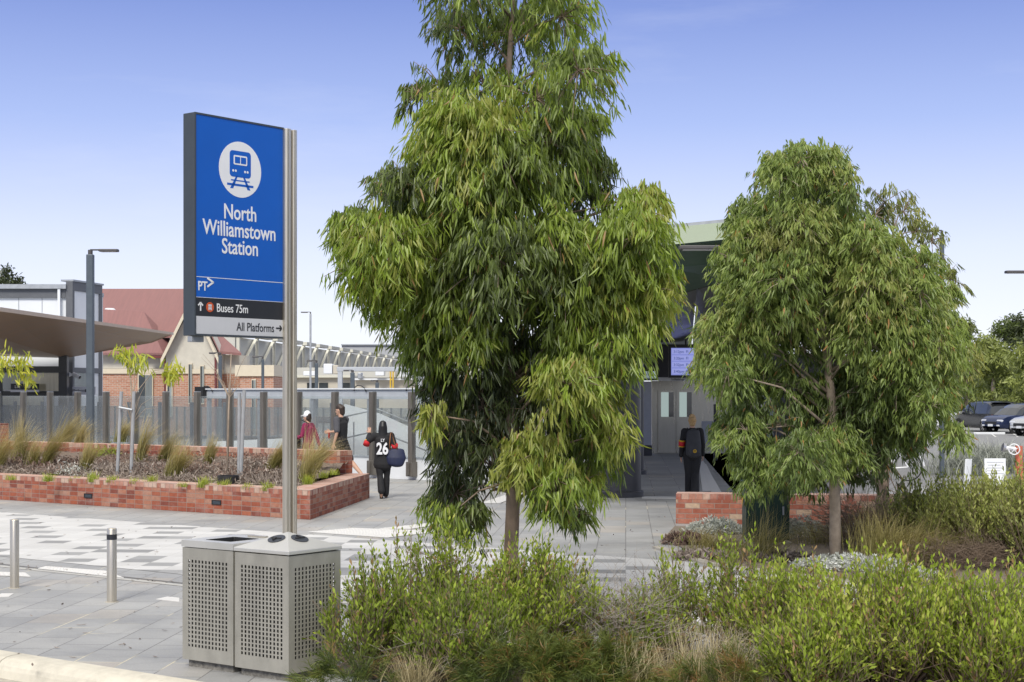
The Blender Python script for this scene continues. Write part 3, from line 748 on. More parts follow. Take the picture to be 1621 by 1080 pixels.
# right brick wall
W0, W1 = G(1070, 829), G(1440, 834)
hr = ZY(781, W0.y); wd = (W1 - W0).normalized(); wn = Vector((-wd.y, wd.x, 0))
wl = thing('brick_wall', 'short red brick garden wall in front of the station entrance, behind the green cabinet', 'wall', tuple(W0))
MB().prism([W0, W1, W1 + wn * .40, W0 + wn * .40], (0, 0, hr - .1)).build('wall', M['brick_right'], wl, bevel=.004)
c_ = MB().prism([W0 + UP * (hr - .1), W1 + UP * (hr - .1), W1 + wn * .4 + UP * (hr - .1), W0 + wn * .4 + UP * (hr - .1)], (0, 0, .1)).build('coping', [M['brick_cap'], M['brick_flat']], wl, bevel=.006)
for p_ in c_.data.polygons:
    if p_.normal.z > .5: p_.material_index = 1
# green cabinet
M['green'] = mat('cabinet_green', (.008, .035, .024), .5, var=.1)
gc = G(1181, 862); gw = XZ(1250, gc.y) - gc.x; hg = ZY(765, gc.y)
cab = thing('service_cabinet', 'dark green metal service cabinet standing against the brick garden wall', 'cabinet', tuple(gc + Vector((gw / 2, .2, 0))))
MB().box(gc + Vector((gw / 2, .2, hg / 2 + .03)), (gw, .4, hg - .06)).build('body', M['green'], cab, bevel=.01)
MB().box(gc + Vector((gw / 2, .2, hg + .015)), (gw + .05, .46, .03)).build('cap', M['green'], cab, bevel=.006)
MB().box(gc + Vector((gw / 2, .2, .015)), (gw + .06, .46, .03)).build('plinth', M['gutter'], cab)
mb = MB(); mb.box(gc + Vector((gw * .5, -.004, hg * .5 + .03)), (gw - .08, .012, hg - .2)); dr = mb.build('door', M['green'], cab, bevel=.004)
MB().box(gc + Vector((gw * .85, -.018, hg * .55)), (.025, .025, .12)).build('handle', M['galv'], dr, bevel=.004)

# ================================================================== glass fence along the rail cutting
F0 = G(652, 760); fs = 1.28
fence = thing('glass_fence', 'long glass fence with bronze steel posts on a white concrete upstand above the rail line', 'fence', tuple(F0))
fa, fb = -4 * fs, 16 * fs
MB().prism([F0 + S * fa + N * .10, F0 + S * fb + N * .10, F0 + S * fb + N * .42, F0 + S * fa + N * .42], (0, 0, .52)).build('upstand', M['white_conc'], fence, bevel=.008)
MB().prism([F0 + S * fa + N * .085 + UP * .521, F0 + S * fb + N * .085 + UP * .521, F0 + S * fb + N * .43 + UP * .521, F0 + S * fa + N * .43 + UP * .521], (0, 0, .03)).build('capping', M['grey_beam'], fence)
for i in range(-4, 16):
    b = F0 + S * (fs * i)
    mb = MB(); mb.box(b + UP * 1.14 + N * .0, (.125, .17, 2.06), (S, N, UP)); mb.box(b + UP * .27 - N * .012, (.20, .215, .36), (S, N, UP)); mb.box(b + UP * .27 - N * .13, (.06, .05, .30), (S, N, UP))
    po = mb.build('post', M['fence_post'], fence, bevel=.01)
    MB().box(b + UP * 2.18, (.11, .155, .02), (S, N, UP)).build('cap', M['galv'], po)
    a_ = b + S * .075; c_ = b + S * (fs - .075)
    MB().prism([a_ + N * .02 + UP * .56, c_ + N * .02 + UP * .56, c_ + N * .034 + UP * .56, a_ + N * .034 + UP * .56], (0, 0, 1.5)).build('glass_panel', M['glass'], fence)
# pale beam and cable loops behind the fence
bt0, bt1 = solve(F0 + N * 2.2, S, 905), solve(F0 + N * 2.2, S, 316)
bo = F0 + N * 2.2
brg = thing('service_beam', 'long pale grey service beam on posts running behind the glass fence', 'beam', tuple(bo + S * bt0))
MB().prism([bo + S * bt0 + UP * 1.98, bo + S * bt1 + UP * 1.98, bo + S * bt1 + N * .2 + UP * 1.98, bo + S * bt0 + N * .2 + UP * 1.98], (0, 0, .26)).build('beam', M['grey_beam'], brg, bevel=.01)
MB().prism([bo + S * bt0 - N * .06 + UP * 2.242, bo + S * bt1 - N * .06 + UP * 2.242, bo + S * bt1 + N * .26 + UP * 2.242, bo + S * bt0 + N * .26 + UP * 2.242], (0, 0, .035)).build('cover', M['white_conc'], brg)
MB().box(bo + S * (bt1 - .12) + UP * 2.16, (.36, .3, .34), (S, N, UP)).build('junction_box', M['black'], brg, bevel=.01)
for t in np.linspace(bt0 + .4, bt1 - .3, 7):
    MB().box(bo + S * float(t) + N * .1 + UP * .99, (.1, .1, 1.98), (S, N, UP)).build('post', M['galv'], brg)
for px_ in (655, 572, 330):
    t = solve(bo, S, px_); c = bo + S * t - N * .05 + UP * 2.2
    MB().tube([c + S * .22, c + S * .2 + UP * .09, c + S * .1 + UP * .15, c - S * .04 + UP * .14, c - S * .16 + UP * .08, c - S * .22 - UP * .02], .014, 8).build('cable', M['black'], brg, smooth=True)
# second, further glass screen on the platform side
E0 = F0 + N * 5.5
f2 = thing('platform_screen', 'hazy grey glass platform screen with dark posts seen through the nearer glass fence', 'fence', tuple(E0))
for i in range(0, 22):
    b = E0 + S * (1.55 * i)
    MB().box(b + UP * .92, (.09, .09, 1.84), (S, N, UP)).build('post', M['post_grey'], f2)
    if i < 19:
        for q in (.40, .78, 1.16): MB().box(b + S * q + N * .05 + UP * .90, (.035, .05, 1.6), (S, N, UP)).build('baluster', M['post_grey'], f2)
    MB().prism([b + S * .05 + UP * .25, b + S * 1.5 + UP * .25, b + S * 1.5 + N * .015 + UP * .25, b + S * .05 + N * .015 + UP * .25], (0, 0, 1.45)).build('glass_panel', M['glass_hazy'], f2)
MB().prism([E0 + S * -.1 + N * .1, E0 + S * 34 + N * .1, E0 + S * 34 + N * .4, E0 + S * -.1 + N * .4], (0, 0, .22)).build('upstand', M['white_conc'], f2)
# ramp walls between the fences
ra = P(545, 642, 47); rb_ = P(692, 700, 45)
mb = MB(); d_ = 46.0
pts = [P(545, 640, 45.5), P(600, 655, 45.5), P(700, 700, 45.5), P(712, 745, 45.5), P(545, 745, 45.5)]
mb.prism(pts, (0, .3, 0)); rw = mb.build('ramp_wall', M['white_conc']); bm_fix(rw); tag(rw, 'white concrete ramp wall with a sloping top seen through the glass fence', 'wall')
mb = MB()
pts = [P(330, 700, 50), P(545, 690, 48), P(545, 745, 48), P(330, 745, 50)]
mb.prism(pts, (0, .3, 0)); rw = mb.build('ramp_wall', M['white_conc']); bm_fix(rw); tag(rw, 'long pale ramp wall behind the fence, left of the sloping ramp wall', 'wall')
hrr = thing('handrail', 'thin grey double handrail descending along the white ramp wall', 'handrail', tuple(P(545, 720, 44)))
for dy in (0, 34):
    MB().tube([P(545, 700 + dy - 40, 44.6), P(598, 672 + dy - 24, 44.6), P(690, 686 + dy, 44.6)], .022, 8).build('rail', M['galv'], hrr, smooth=True)
for px_ in (560, 604, 648, 686):
    MB().tube([P(px_, 668, 44.6), Vector((XZ(px_, 44.6), 44.6, 0))], .02, 8).build('post', M['galv'], hrr)
# ================================================================== vegetation
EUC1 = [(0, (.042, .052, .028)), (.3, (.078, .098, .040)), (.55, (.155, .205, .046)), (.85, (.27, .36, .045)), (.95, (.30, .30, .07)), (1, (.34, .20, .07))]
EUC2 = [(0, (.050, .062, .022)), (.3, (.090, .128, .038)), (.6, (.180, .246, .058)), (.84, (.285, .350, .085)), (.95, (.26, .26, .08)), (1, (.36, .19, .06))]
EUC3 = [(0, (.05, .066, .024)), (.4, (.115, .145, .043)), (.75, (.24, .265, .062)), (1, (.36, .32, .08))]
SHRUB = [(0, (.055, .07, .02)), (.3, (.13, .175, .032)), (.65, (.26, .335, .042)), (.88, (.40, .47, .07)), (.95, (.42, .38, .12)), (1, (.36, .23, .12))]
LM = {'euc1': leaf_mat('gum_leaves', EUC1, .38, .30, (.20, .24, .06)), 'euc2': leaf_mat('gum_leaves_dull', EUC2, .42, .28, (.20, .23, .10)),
      'euc3': leaf_mat('gum_leaves_olive', EUC3, .5, .3, (.22, .22, .08)), 'shrub': leaf_mat('shrub_leaves', SHRUB, .62, .30, (.21, .25, .06), .25),
      'olive': leaf_mat('olive_shrub_leaves', [(0, (.10, .12, .035)), (.5, (.26, .30, .085)), (1, (.48, .50, .15))], .5, .28, (.2, .22, .08)),
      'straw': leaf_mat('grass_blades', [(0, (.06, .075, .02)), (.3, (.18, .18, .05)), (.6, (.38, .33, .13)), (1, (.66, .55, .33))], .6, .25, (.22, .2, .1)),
      'dry': leaf_mat('dry_grass', [(0, (.12, .10, .05)), (.5, (.38, .32, .17)), (1, (.62, .54, .36))], .7, .2, (.2, .18, .14)),
      'lime': leaf_mat('lime_tuft', [(0, (.12, .16, .02)), (.6, (.36, .42, .06)), (1, (.58, .52, .06))], .5, .3, (.2, .24, .06)),
      'silver': leaf_mat('silver_leaves', [(0, (.20, .22, .18)), (.5, (.50, .52, .46)), (1, (.80, .81, .77))], .8, .12, (.2, .2, .2)),
      'fern': leaf_mat('fine_needles', [(0, (.03, .042, .012)), (.45, (.075, .11, .022)), (.75, (.16, .18, .035)), (.9, (.20, .11, .035)), (1, (.28, .16, .06))], .5, .2, (.2, .22, .06)),
      'brown': leaf_mat('dead_leaves', [(0, (.07, .045, .035)), (.5, (.20, .13, .10)), (1, (.42, .31, .25))], .8, .1, (.2, .16, .12)),
      'litter': leaf_mat('litter', [(0, (.05, .04, .035)), (.5, (.20, .16, .13)), (1, (.5, .43, .37))], .85, .05, (.2, .16, .12))}
def np3(v): return np.array((v.x, v.y, v.z))

def euc(name, label, lobes, trunk, trad, leafm, dens=1500, leafL=(.13, .22), leafW=.027, R0=1.5, backs=.7, group='gum trees planted around the forecourt', bark='bark', up=.40, hang=1.0, seed=3, leaf_rows=ROWS_LONG, zfork=1.0, rsc=1.0, thin=1.0, thin_z=99, brp=.8, splay=1.0, bright=0.0):
    """lobes: (centre Vector, radius, brightness 0..1); trunk: list of Vectors"""
    rg = np.random.default_rng(seed); base = trunk[0]
    root = thing(name, label, 'tree', tuple(base), group=group)
    MB().tube(trunk, trad, 14).build('trunk', M[bark], root, smooth=True)
    mbb = MB(); parts = []
    for (C, r, br) in lobes:
        hd = math.hypot(C.x - base.x, C.y - base.y)
        zt_ = max(zfork + .25 * rg.random(), C.z - rg.uniform(.25, .6) * hd)
        k = max(i for i in range(len(trunk) - 1) if trunk[i].z <= zt_ or i == 0); tp = trunk[k].lerp(trunk[k + 1], min(1, max(0, (zt_ - trunk[k].z) / (trunk[k + 1].z - trunk[k].z))))
        m = tp.lerp(C, .5) + Vector((0, 0, .12 * hd)); r0 = min(trad[k] * .5, .007 + .012 * r + .007 * hd)
        if (C - tp).length > .12 and rg.random() < brp: mbb.tube([tp, tp.lerp(m, .55), m, C], [r0, r0 * .8, r0 * .6, r0 * .25], 6)
        nl = max(14, int(dens * r * r * (thin if C.z > thin_z else 1) * (.6 if br < .3 else 1))); per = 11; ns = max(3, nl // per)
        d = rg.normal(size=(ns, 3)); d[:, 2] += up; d = nrm(d); r = r * rsc
        c = np3(C); st = c + d * (r * .18); ln = r * (rg.uniform(.5, 1.08, ns) + (rg.random(ns) < .10) * rg.uniform(.1, .45, ns))
        t = rg.uniform(.35, 1.0, (ns, per)); t[:, :3] = rg.uniform(.85, 1.0, (ns, 3))
        pos = st[:, None] + d[:, None] * (ln[:, None] * t)[..., None]
        pos[..., 2] -= (ln[:, None] * .30 * t ** 2.2)
        pos += rg.normal(0, .018, pos.shape)
        az = rg.normal(size=pos.shape); az[..., 2] = 0; sz = rg.normal(size=(ns, 1, 3)); sz[..., 2] = 0
        axis = az * (.15 * splay) + sz * (.18 * splay) + d[:, None] * np.array([.42, .42, 0.12]) * splay * rg.uniform(.3, 1.3, (ns, 1, 1)) + np.array([0, 0, -1.0]) * hang
        side = rg.normal(size=pos.shape)
        n = ns * per
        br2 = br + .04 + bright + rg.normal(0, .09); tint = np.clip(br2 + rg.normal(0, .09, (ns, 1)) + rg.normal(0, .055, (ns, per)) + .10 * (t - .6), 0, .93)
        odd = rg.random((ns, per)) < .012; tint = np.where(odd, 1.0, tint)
        L = rg.uniform(leafL[0], leafL[1], n); W = leafW * rg.uniform(.75, 1.25, n)
        parts.append(leaf_arrays(pos.reshape(-1, 3), axis.reshape(-1, 3), side.reshape(-1, 3), L, W, np.repeat(rg.normal(0, .22, ns), per) + rg.normal(0, .12, n), rg.uniform(.02, .30, n), .20, tint.reshape(-1), leaf_rows))
        for i in range(min(ns, 14)):
            a_ = Vector(st[i]); e_ = a_ + Vector(d[i]) * ln[i] * .55; e_.z -= ln[i] * .10; f_ = a_ + Vector(d[i]) * ln[i] * .95; f_.z -= ln[i] * .26
            mbb.tube([C, a_.lerp(e_, .3), e_, f_], [.007, .006, .004, .002], 4, cap=False)
    mbb.build('branches', M[bark], root, smooth=True)
    v, t_, q = merge(parts); tri_mesh('crown', v, t_, q, leafm, root)
    return root
def lobes_px(lst, d, Rmax, seed, backs=.75, zs=.75):
    rg = random.Random(seed); out = []
    for i, (x, y, r, b) in enumerate(lst):
        rm = r / F * d; front = rg.uniform(-.75, -.05) if b > .42 else rg.uniform(-.25, .45)
        y -= 9; out.append((P(x, y, d + front * Rmax * zs), rm, b))
        if rg.random() < backs:
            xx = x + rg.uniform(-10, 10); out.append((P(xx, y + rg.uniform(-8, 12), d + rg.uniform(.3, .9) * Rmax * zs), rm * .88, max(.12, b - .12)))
    return out
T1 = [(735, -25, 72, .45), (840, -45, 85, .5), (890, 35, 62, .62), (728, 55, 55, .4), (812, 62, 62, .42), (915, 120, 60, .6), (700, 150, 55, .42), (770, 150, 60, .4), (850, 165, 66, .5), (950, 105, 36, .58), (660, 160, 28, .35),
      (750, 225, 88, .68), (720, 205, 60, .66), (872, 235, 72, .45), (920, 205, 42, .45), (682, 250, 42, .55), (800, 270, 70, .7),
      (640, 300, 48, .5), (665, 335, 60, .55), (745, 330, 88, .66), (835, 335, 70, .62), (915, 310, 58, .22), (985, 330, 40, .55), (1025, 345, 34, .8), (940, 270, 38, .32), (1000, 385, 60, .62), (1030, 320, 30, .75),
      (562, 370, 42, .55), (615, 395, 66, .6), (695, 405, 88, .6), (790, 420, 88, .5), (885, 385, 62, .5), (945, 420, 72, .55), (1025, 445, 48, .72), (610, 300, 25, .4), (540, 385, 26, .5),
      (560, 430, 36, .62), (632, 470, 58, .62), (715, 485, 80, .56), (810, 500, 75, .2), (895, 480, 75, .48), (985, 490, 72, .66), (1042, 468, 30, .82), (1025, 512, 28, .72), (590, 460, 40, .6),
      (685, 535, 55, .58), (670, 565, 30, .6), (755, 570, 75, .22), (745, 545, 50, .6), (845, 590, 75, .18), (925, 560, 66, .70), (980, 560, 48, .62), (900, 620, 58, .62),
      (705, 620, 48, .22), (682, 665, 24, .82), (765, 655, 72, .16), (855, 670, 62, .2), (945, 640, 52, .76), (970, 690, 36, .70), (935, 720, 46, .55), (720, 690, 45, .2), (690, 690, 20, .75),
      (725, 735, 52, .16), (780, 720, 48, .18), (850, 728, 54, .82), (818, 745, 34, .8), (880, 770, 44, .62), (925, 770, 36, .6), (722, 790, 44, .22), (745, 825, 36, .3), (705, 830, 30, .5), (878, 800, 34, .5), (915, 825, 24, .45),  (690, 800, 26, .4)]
t1d = 14.2; b1 = G(806, 1001); b1.y = t1d; b1.x = XZ(807, t1d)
tr1 = [b1 - UP * .05, Vector((XZ(808, t1d), t1d, .6)), P(812, 800, t1d), P(812, 700, t1d), P(806, 560, t1d), P(802, 400, t1d), P(800, 250, t1d), P(806, 100, t1d), P(815, -40, t1d)]
lb1 = lobes_px(T1, t1d, 1.6, 5, zs=.8)
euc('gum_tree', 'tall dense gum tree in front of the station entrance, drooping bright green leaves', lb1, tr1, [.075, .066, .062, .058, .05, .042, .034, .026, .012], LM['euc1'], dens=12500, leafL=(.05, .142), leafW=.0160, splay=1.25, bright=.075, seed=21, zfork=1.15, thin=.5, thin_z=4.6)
T2 = [(1232, 268, 28, .45), (1270, 260, 34, .55), (1310, 268, 36, .6), (1335, 292, 28, .62), (1235, 290, 36, .45), (1285, 290, 48, .5), (1340, 320, 24, .5), (1230, 325, 34, .4), (1290, 320, 40, .35),
      (1180, 340, 34, .42), (1165, 365, 20, .4), (1215, 360, 42, .42), (1270, 365, 48, .66), (1320, 365, 50, .62), (1365, 390, 48, .5), (1190, 385, 40, .45), (1240, 400, 50, .6), (1300, 405, 55, .62), (1355, 425, 52, .5),
      (1160, 420, 34, .5), (1195, 440, 46, .52), (1250, 450, 52, .58), (1310, 455, 50, .42), (1375, 460, 52, .52), (1425, 450, 44, .48), (1400, 420, 45, .5), (1455, 430, 36, .5), (1455, 470, 40, .55),
      (1162, 480, 36, .6), (1195, 495, 46, .52), (1255, 500, 46, .5), (1300, 520, 50, .26), (1355, 500, 50, .5), (1415, 500, 50, .62), (1470, 500, 42, .58), (1500, 470, 22, .5), (1385, 470, 42, .6),
      (1137, 525, 34, .62), (1165, 545, 50, .58), (1215, 550, 46, .45), (1270, 560, 45, .22), (1330, 560, 46, .28), (1375, 545, 52, .6), (1430, 555, 55, .56), (1485, 550, 44, .55), (1510, 520, 22, .5), (1122, 560, 22, .6),
      (1120, 588, 24, .6), (1152, 600, 42, .5), (1195, 610, 46, .35), (1250, 620, 48, .24), (1310, 620, 40, .2), (1360, 610, 48, .4), (1420, 610, 52, .45), (1480, 600, 48, .55), (1505, 570, 28, .6), (1494, 620, 24, .55),
      (1164, 640, 30, .4), (1180, 680, 44, .3), (1230, 680, 46, .2), (1290, 690, 46, .25), (1345, 680, 44, .28), (1400, 660, 46, .25), (1450, 650, 46, .42), (1476, 650, 36, .5), (1512, 697, 24, .5), (1430, 690, 30, .38),
      (1152, 705, 20, .6), (1176, 722, 30, .52), (1215, 735, 40, .35), (1265, 725, 44, .48), (1310, 715, 38, .55), (1350, 725, 32, .45), (1195, 760, 34, .45), (1240, 765, 30, .25), (1195, 775, 20, .4), (1280, 770, 30, .22), (1180, 690, 28, .55), (1150, 690, 22, .5), (1340, 655, 44, .3), (1375, 690, 42, .25), (1335, 705, 36, .4), (1420, 705, 42, .3), (1390, 640, 44, .3), (1285, 650, 40, .25), (1380, 735, 32, .25), (1440, 680, 30, .35), (1300, 745, 30, .45), (1245, 745, 26, .3), (1350, 760, 22, .2)]
t2d = 19.6; tr2 = [Vector((XZ(1322, t2d), t2d, -.05)), P(1322, 820, t2d), P(1321, 740, t2d), P(1318, 660, t2d), P(1312, 590, t2d), P(1304, 520, t2d), P(1298, 440, t2d), P(1292, 350, t2d), P(1285, 260, t2d)]
lb2 = lobes_px(T2, t2d, 1.9, 8, zs=.8)
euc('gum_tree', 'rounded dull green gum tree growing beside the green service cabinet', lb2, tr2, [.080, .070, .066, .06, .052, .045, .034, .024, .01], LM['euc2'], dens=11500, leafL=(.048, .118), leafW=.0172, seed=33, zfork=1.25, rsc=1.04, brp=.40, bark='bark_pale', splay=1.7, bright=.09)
T3 = [(1400, 330, 30, .6), (1430, 345, 28, .7), (1385, 350, 26, .5), (1450, 375, 26, .7), (1475, 390, 22, .7), (1480, 430, 22, .6), (1500, 450, 24, .6), (1495, 490, 26, .6), (1515, 540, 26, .6), (1520, 570, 24, .6), (1515, 605, 22, .55), (1500, 600, 40, .4), (1460, 560, 40, .4), (1440, 640, 44, .3), (1400, 690, 36, .25), (1380, 740, 26, .25), (1420, 790, 28, .15), (1450, 820, 28, .15), (1390, 420, 40, .45), (1440, 480, 40, .45), (1410, 560, 40, .35), (1415, 400, 30, .55), (1530, 585, 16, .65)]
t3d = 24.0; tr3 = [Vector((XZ(1397, t3d), t3d, -.05)), P(1397, 790, t3d), P(1400, 720, t3d), P(1404, 640, t3d), P(1408, 540, t3d), P(1412, 430, t3d), P(1415, 340, t3d)]
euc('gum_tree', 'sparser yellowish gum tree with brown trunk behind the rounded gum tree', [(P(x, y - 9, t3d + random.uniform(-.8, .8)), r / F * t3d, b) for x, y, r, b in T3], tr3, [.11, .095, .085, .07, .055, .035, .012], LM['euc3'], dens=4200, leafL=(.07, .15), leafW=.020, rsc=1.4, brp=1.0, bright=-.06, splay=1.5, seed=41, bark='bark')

# ---------------------------------------------------------------- shrubs
def shrub(name, label, base, rx, ry, h, nst, leafm, leafL=.048, leafW=.0195, twigm='twig', shoots=6, tint=.6, seed=1, cat='shrub', group=None, cover=.85, upr=.75, nleaf=9, shootL=(.14, .32), bare=.25, rows=ROWS_SMALL, kind=None):
    rg = np.random.default_rng(seed); root = thing(name, label, cat, tuple(base), group=group)
    mbb = MB(); P_, A_, S_, T_ = [], [], [], []
    for i in range(nst):
        th = rg.uniform(0, 2 * math.pi); q = math.sqrt(rg.random())
        e = np.array((math.cos(th) * q * rx, math.sin(th) * q * ry, h * (1 - .55 * q * q) * rg.uniform(.72, 1.08)))
        b = e * np.array((.35, .35, 0)); mid = b * .45 + e * .55; mid[2] = e[2] * .5
        pts = [Vector(b), Vector((b + mid) / 2) , Vector(mid), Vector(e)]
        mbb.tube([p + base for p in pts], [.008, .006, .005, .002], 4, cap=False)
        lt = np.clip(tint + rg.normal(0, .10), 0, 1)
        for k in range(shoots):
            t = rg.uniform(bare, 1.0) if k else 1.0
            s0 = mid + (e - mid) * ((t - .5) / .5) if t > .5 else b + (mid - b) * (t / .5)
            dr = (e - b) / np.linalg.norm(e - b) * .6 + rg.normal(0, .55, 3) + np.array((0, 0, upr)); dr /= np.linalg.norm(dr)
            if k == 0: dr = dr * .4 + np.array((0, 0, .8)); dr /= np.linalg.norm(dr)
            L = rg.uniform(*shootL); 
            mbb.tube([Vector(s0) + base, Vector(s0 + dr * L) + base], [.003, .0015], 3, cap=False)
            if rg.random() > cover: continue
            tt = np.linspace(.12, 1.02, nleaf) + rg.normal(0, .03, nleaf)
            ph = rg.uniform(0, 6.28) + np.arange(nleaf) * 2.4
            u = np.cross(dr, (.3, .2, .93)); u /= np.linalg.norm(u); w_ = np.cross(dr, u)
            rad = np.cos(ph)[:, None] * u + np.sin(ph)[:, None] * w_
            P_.append(s0 + dr * (L * tt)[:, None] + np3(base)); A_.append(dr * .85 + rad * .55 + np.array((0, 0, .35))); S_.append(np.cross(rad, dr) + rg.normal(0, .35, (nleaf, 3)))
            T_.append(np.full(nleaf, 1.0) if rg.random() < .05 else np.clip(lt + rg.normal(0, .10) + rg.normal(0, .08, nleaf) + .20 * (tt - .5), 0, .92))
    mbb.build('stems', M[twigm], root)
    if P_:
        p = np.concatenate(P_); a = np.concatenate(A_); s_ = np.concatenate(S_); t = np.concatenate(T_); n = len(p)
        v, tr, q = leaf_arrays(p, a, s_, leafL * rg.uniform(.5, 1.4, n), leafW * rg.uniform(.7, 1.25, n), rg.normal(0, .1, n), rg.uniform(-.1, .15, n), .15, t, rows)
        tri_mesh('foliage', v, tr, q, leafm, root)
    return root
gS = 'leafy green shrubs in the near garden bed'
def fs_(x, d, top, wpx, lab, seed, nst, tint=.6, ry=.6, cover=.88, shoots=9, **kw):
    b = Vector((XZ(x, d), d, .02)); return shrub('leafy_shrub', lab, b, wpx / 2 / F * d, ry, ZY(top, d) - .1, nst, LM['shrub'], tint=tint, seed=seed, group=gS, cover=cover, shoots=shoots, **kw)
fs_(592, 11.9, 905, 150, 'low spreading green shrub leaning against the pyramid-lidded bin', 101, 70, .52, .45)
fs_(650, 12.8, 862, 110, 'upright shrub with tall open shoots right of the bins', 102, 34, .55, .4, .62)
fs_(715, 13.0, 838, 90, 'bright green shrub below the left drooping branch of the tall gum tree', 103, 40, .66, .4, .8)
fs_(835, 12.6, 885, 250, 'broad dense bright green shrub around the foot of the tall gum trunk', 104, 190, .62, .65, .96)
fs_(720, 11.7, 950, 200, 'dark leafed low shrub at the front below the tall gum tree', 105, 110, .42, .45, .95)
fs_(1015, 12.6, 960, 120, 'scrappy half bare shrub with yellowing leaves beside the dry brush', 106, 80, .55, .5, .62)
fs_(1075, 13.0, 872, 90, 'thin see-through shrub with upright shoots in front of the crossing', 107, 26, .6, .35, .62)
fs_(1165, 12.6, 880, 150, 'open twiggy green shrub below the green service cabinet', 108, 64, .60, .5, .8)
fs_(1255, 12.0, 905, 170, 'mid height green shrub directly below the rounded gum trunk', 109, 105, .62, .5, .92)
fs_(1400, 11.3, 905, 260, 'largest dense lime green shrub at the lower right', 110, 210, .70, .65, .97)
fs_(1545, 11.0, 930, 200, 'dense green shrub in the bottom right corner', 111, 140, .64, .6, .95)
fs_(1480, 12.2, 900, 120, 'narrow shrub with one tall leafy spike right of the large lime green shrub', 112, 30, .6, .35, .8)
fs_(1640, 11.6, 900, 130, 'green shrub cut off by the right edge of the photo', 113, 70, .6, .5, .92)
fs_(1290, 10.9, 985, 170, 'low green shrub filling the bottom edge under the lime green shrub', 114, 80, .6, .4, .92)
def ferny(x, d, top, wpx, lab, seed, n, t0=.35):
    rg = np.random.default_rng(seed); b = Vector((XZ(x, d), d, .0)); h = ZY(top, d); rx = wpx / 2 / F * d
    n = int(n * .8); nc = n // 70; th = rg.uniform(0, 6.28, nc); q = np.sqrt(rg.random(nc)); z = h * (1 - .7 * q ** 2) * rg.uniform(.25, .92, nc)
    c = np.stack([b.x + np.cos(th) * q * rx, b.y + np.sin(th) * q * rx * .7, z], 1)
    cd = nrm(np.stack([np.cos(th) * q, np.sin(th) * q - .25, np.full(nc, .55)], 1) + rg.normal(0, .35, (nc, 3))); ct = rg.normal(0, .16, nc)
    k = rg.integers(0, nc, n); tt = rg.random(n); p = c[k] + cd[k] * (tt * .16)[:, None] + rg.normal(0, .012, (n, 3))
    a = nrm(cd[k] + rg.normal(0, .38, (n, 3)))
    v, tr, t = leaf_arrays(p, a, rg.normal(size=(n, 3)), rg.uniform(.06, .15, n), np.full(n, .0052), rg.normal(0, .2, n), rg.uniform(0, .45, n), 0.0, np.clip(t0 + ct[k] + .2 * (tt - .5) + rg.normal(0, .10, n), 0, 1), ROWS_SMALL)
    return tag(tri_mesh('ground_conifer', v - np3(b), tr, t, LM['fern'], None, tuple(b)), lab, 'shrub', 'fine needled low shrubs at the front edge')
ferny(850, 11.3, 1008, 220, 'dark green fine needled low shrub at the bottom below the broad shrub', 201, 15000, .52)
ferny(960, 11.4, 1018, 170, 'brown tipped fine needled low shrub left of the pale dry grass', 202, 9000, .62)
ferny(1180, 10.9, 1045, 260, 'rusty brown low needled shrub along the bottom edge', 203, 9000, .72)
ferny(560, 11.2, 1040, 120, 'small needled shrub at the foot of the pyramid-lidded bin', 204, 3000, .5)

def tuft(name, label, base, h, n, lean=(.3, 0), spread=.5, mt='straw', w=.006, t0=.15, t1=.85, seed=0, cat='grass tuft', group=None, rb=.07):
    rg = np.random.default_rng(seed)
    p = np.stack([rg.normal(0, rb, n), rg.normal(0, rb, n), np.zeros(n)], 1) + np3(base)
    th = rg.uniform(0, 6.28, n); d = np.stack([np.cos(th) * spread + lean[0], np.sin(th) * spread + lean[1], np.zeros(n)], 1)
    mag = np.linalg.norm(d, axis=1); d = nrm(d)
    L = h * rg.uniform(.55, 1.1, n)
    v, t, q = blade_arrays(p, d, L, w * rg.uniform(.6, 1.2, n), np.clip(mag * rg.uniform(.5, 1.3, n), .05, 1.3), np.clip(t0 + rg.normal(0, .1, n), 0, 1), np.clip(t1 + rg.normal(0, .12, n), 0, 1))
    return tag(tri_mesh(name, v - np3(base), t, q, LM[mt], None, tuple(base)), label, cat, group)
gF = 'dry grasses in the near garden bed'
tuft('dry_grass', 'pale dry grass clump at the bottom, right of the brown tipped needled shrub', Vector((XZ(1020, 11.3), 11.3, 0)), .45, 300, (.35, -.1), .55, 'dry', .005, .35, .8, 301, group=gF, rb=.12)
tuft('dry_grass', 'upright straw coloured grass clump at the bottom below the open twiggy shrub', Vector((XZ(1125, 11.2), 11.2, 0)), .6, 520, (.2, 0), .5, 'dry', .005, .3, .75, 302, group=gF, rb=.15)
tuft('dry_grass', 'small dry grass tuft between the bin and the low shrubs', Vector((XZ(655, 11.1), 11.1, 0)), .42, 260, (.1, 0), .7, 'dry', .005, .2, .6, 303, group=gF, rb=.08)
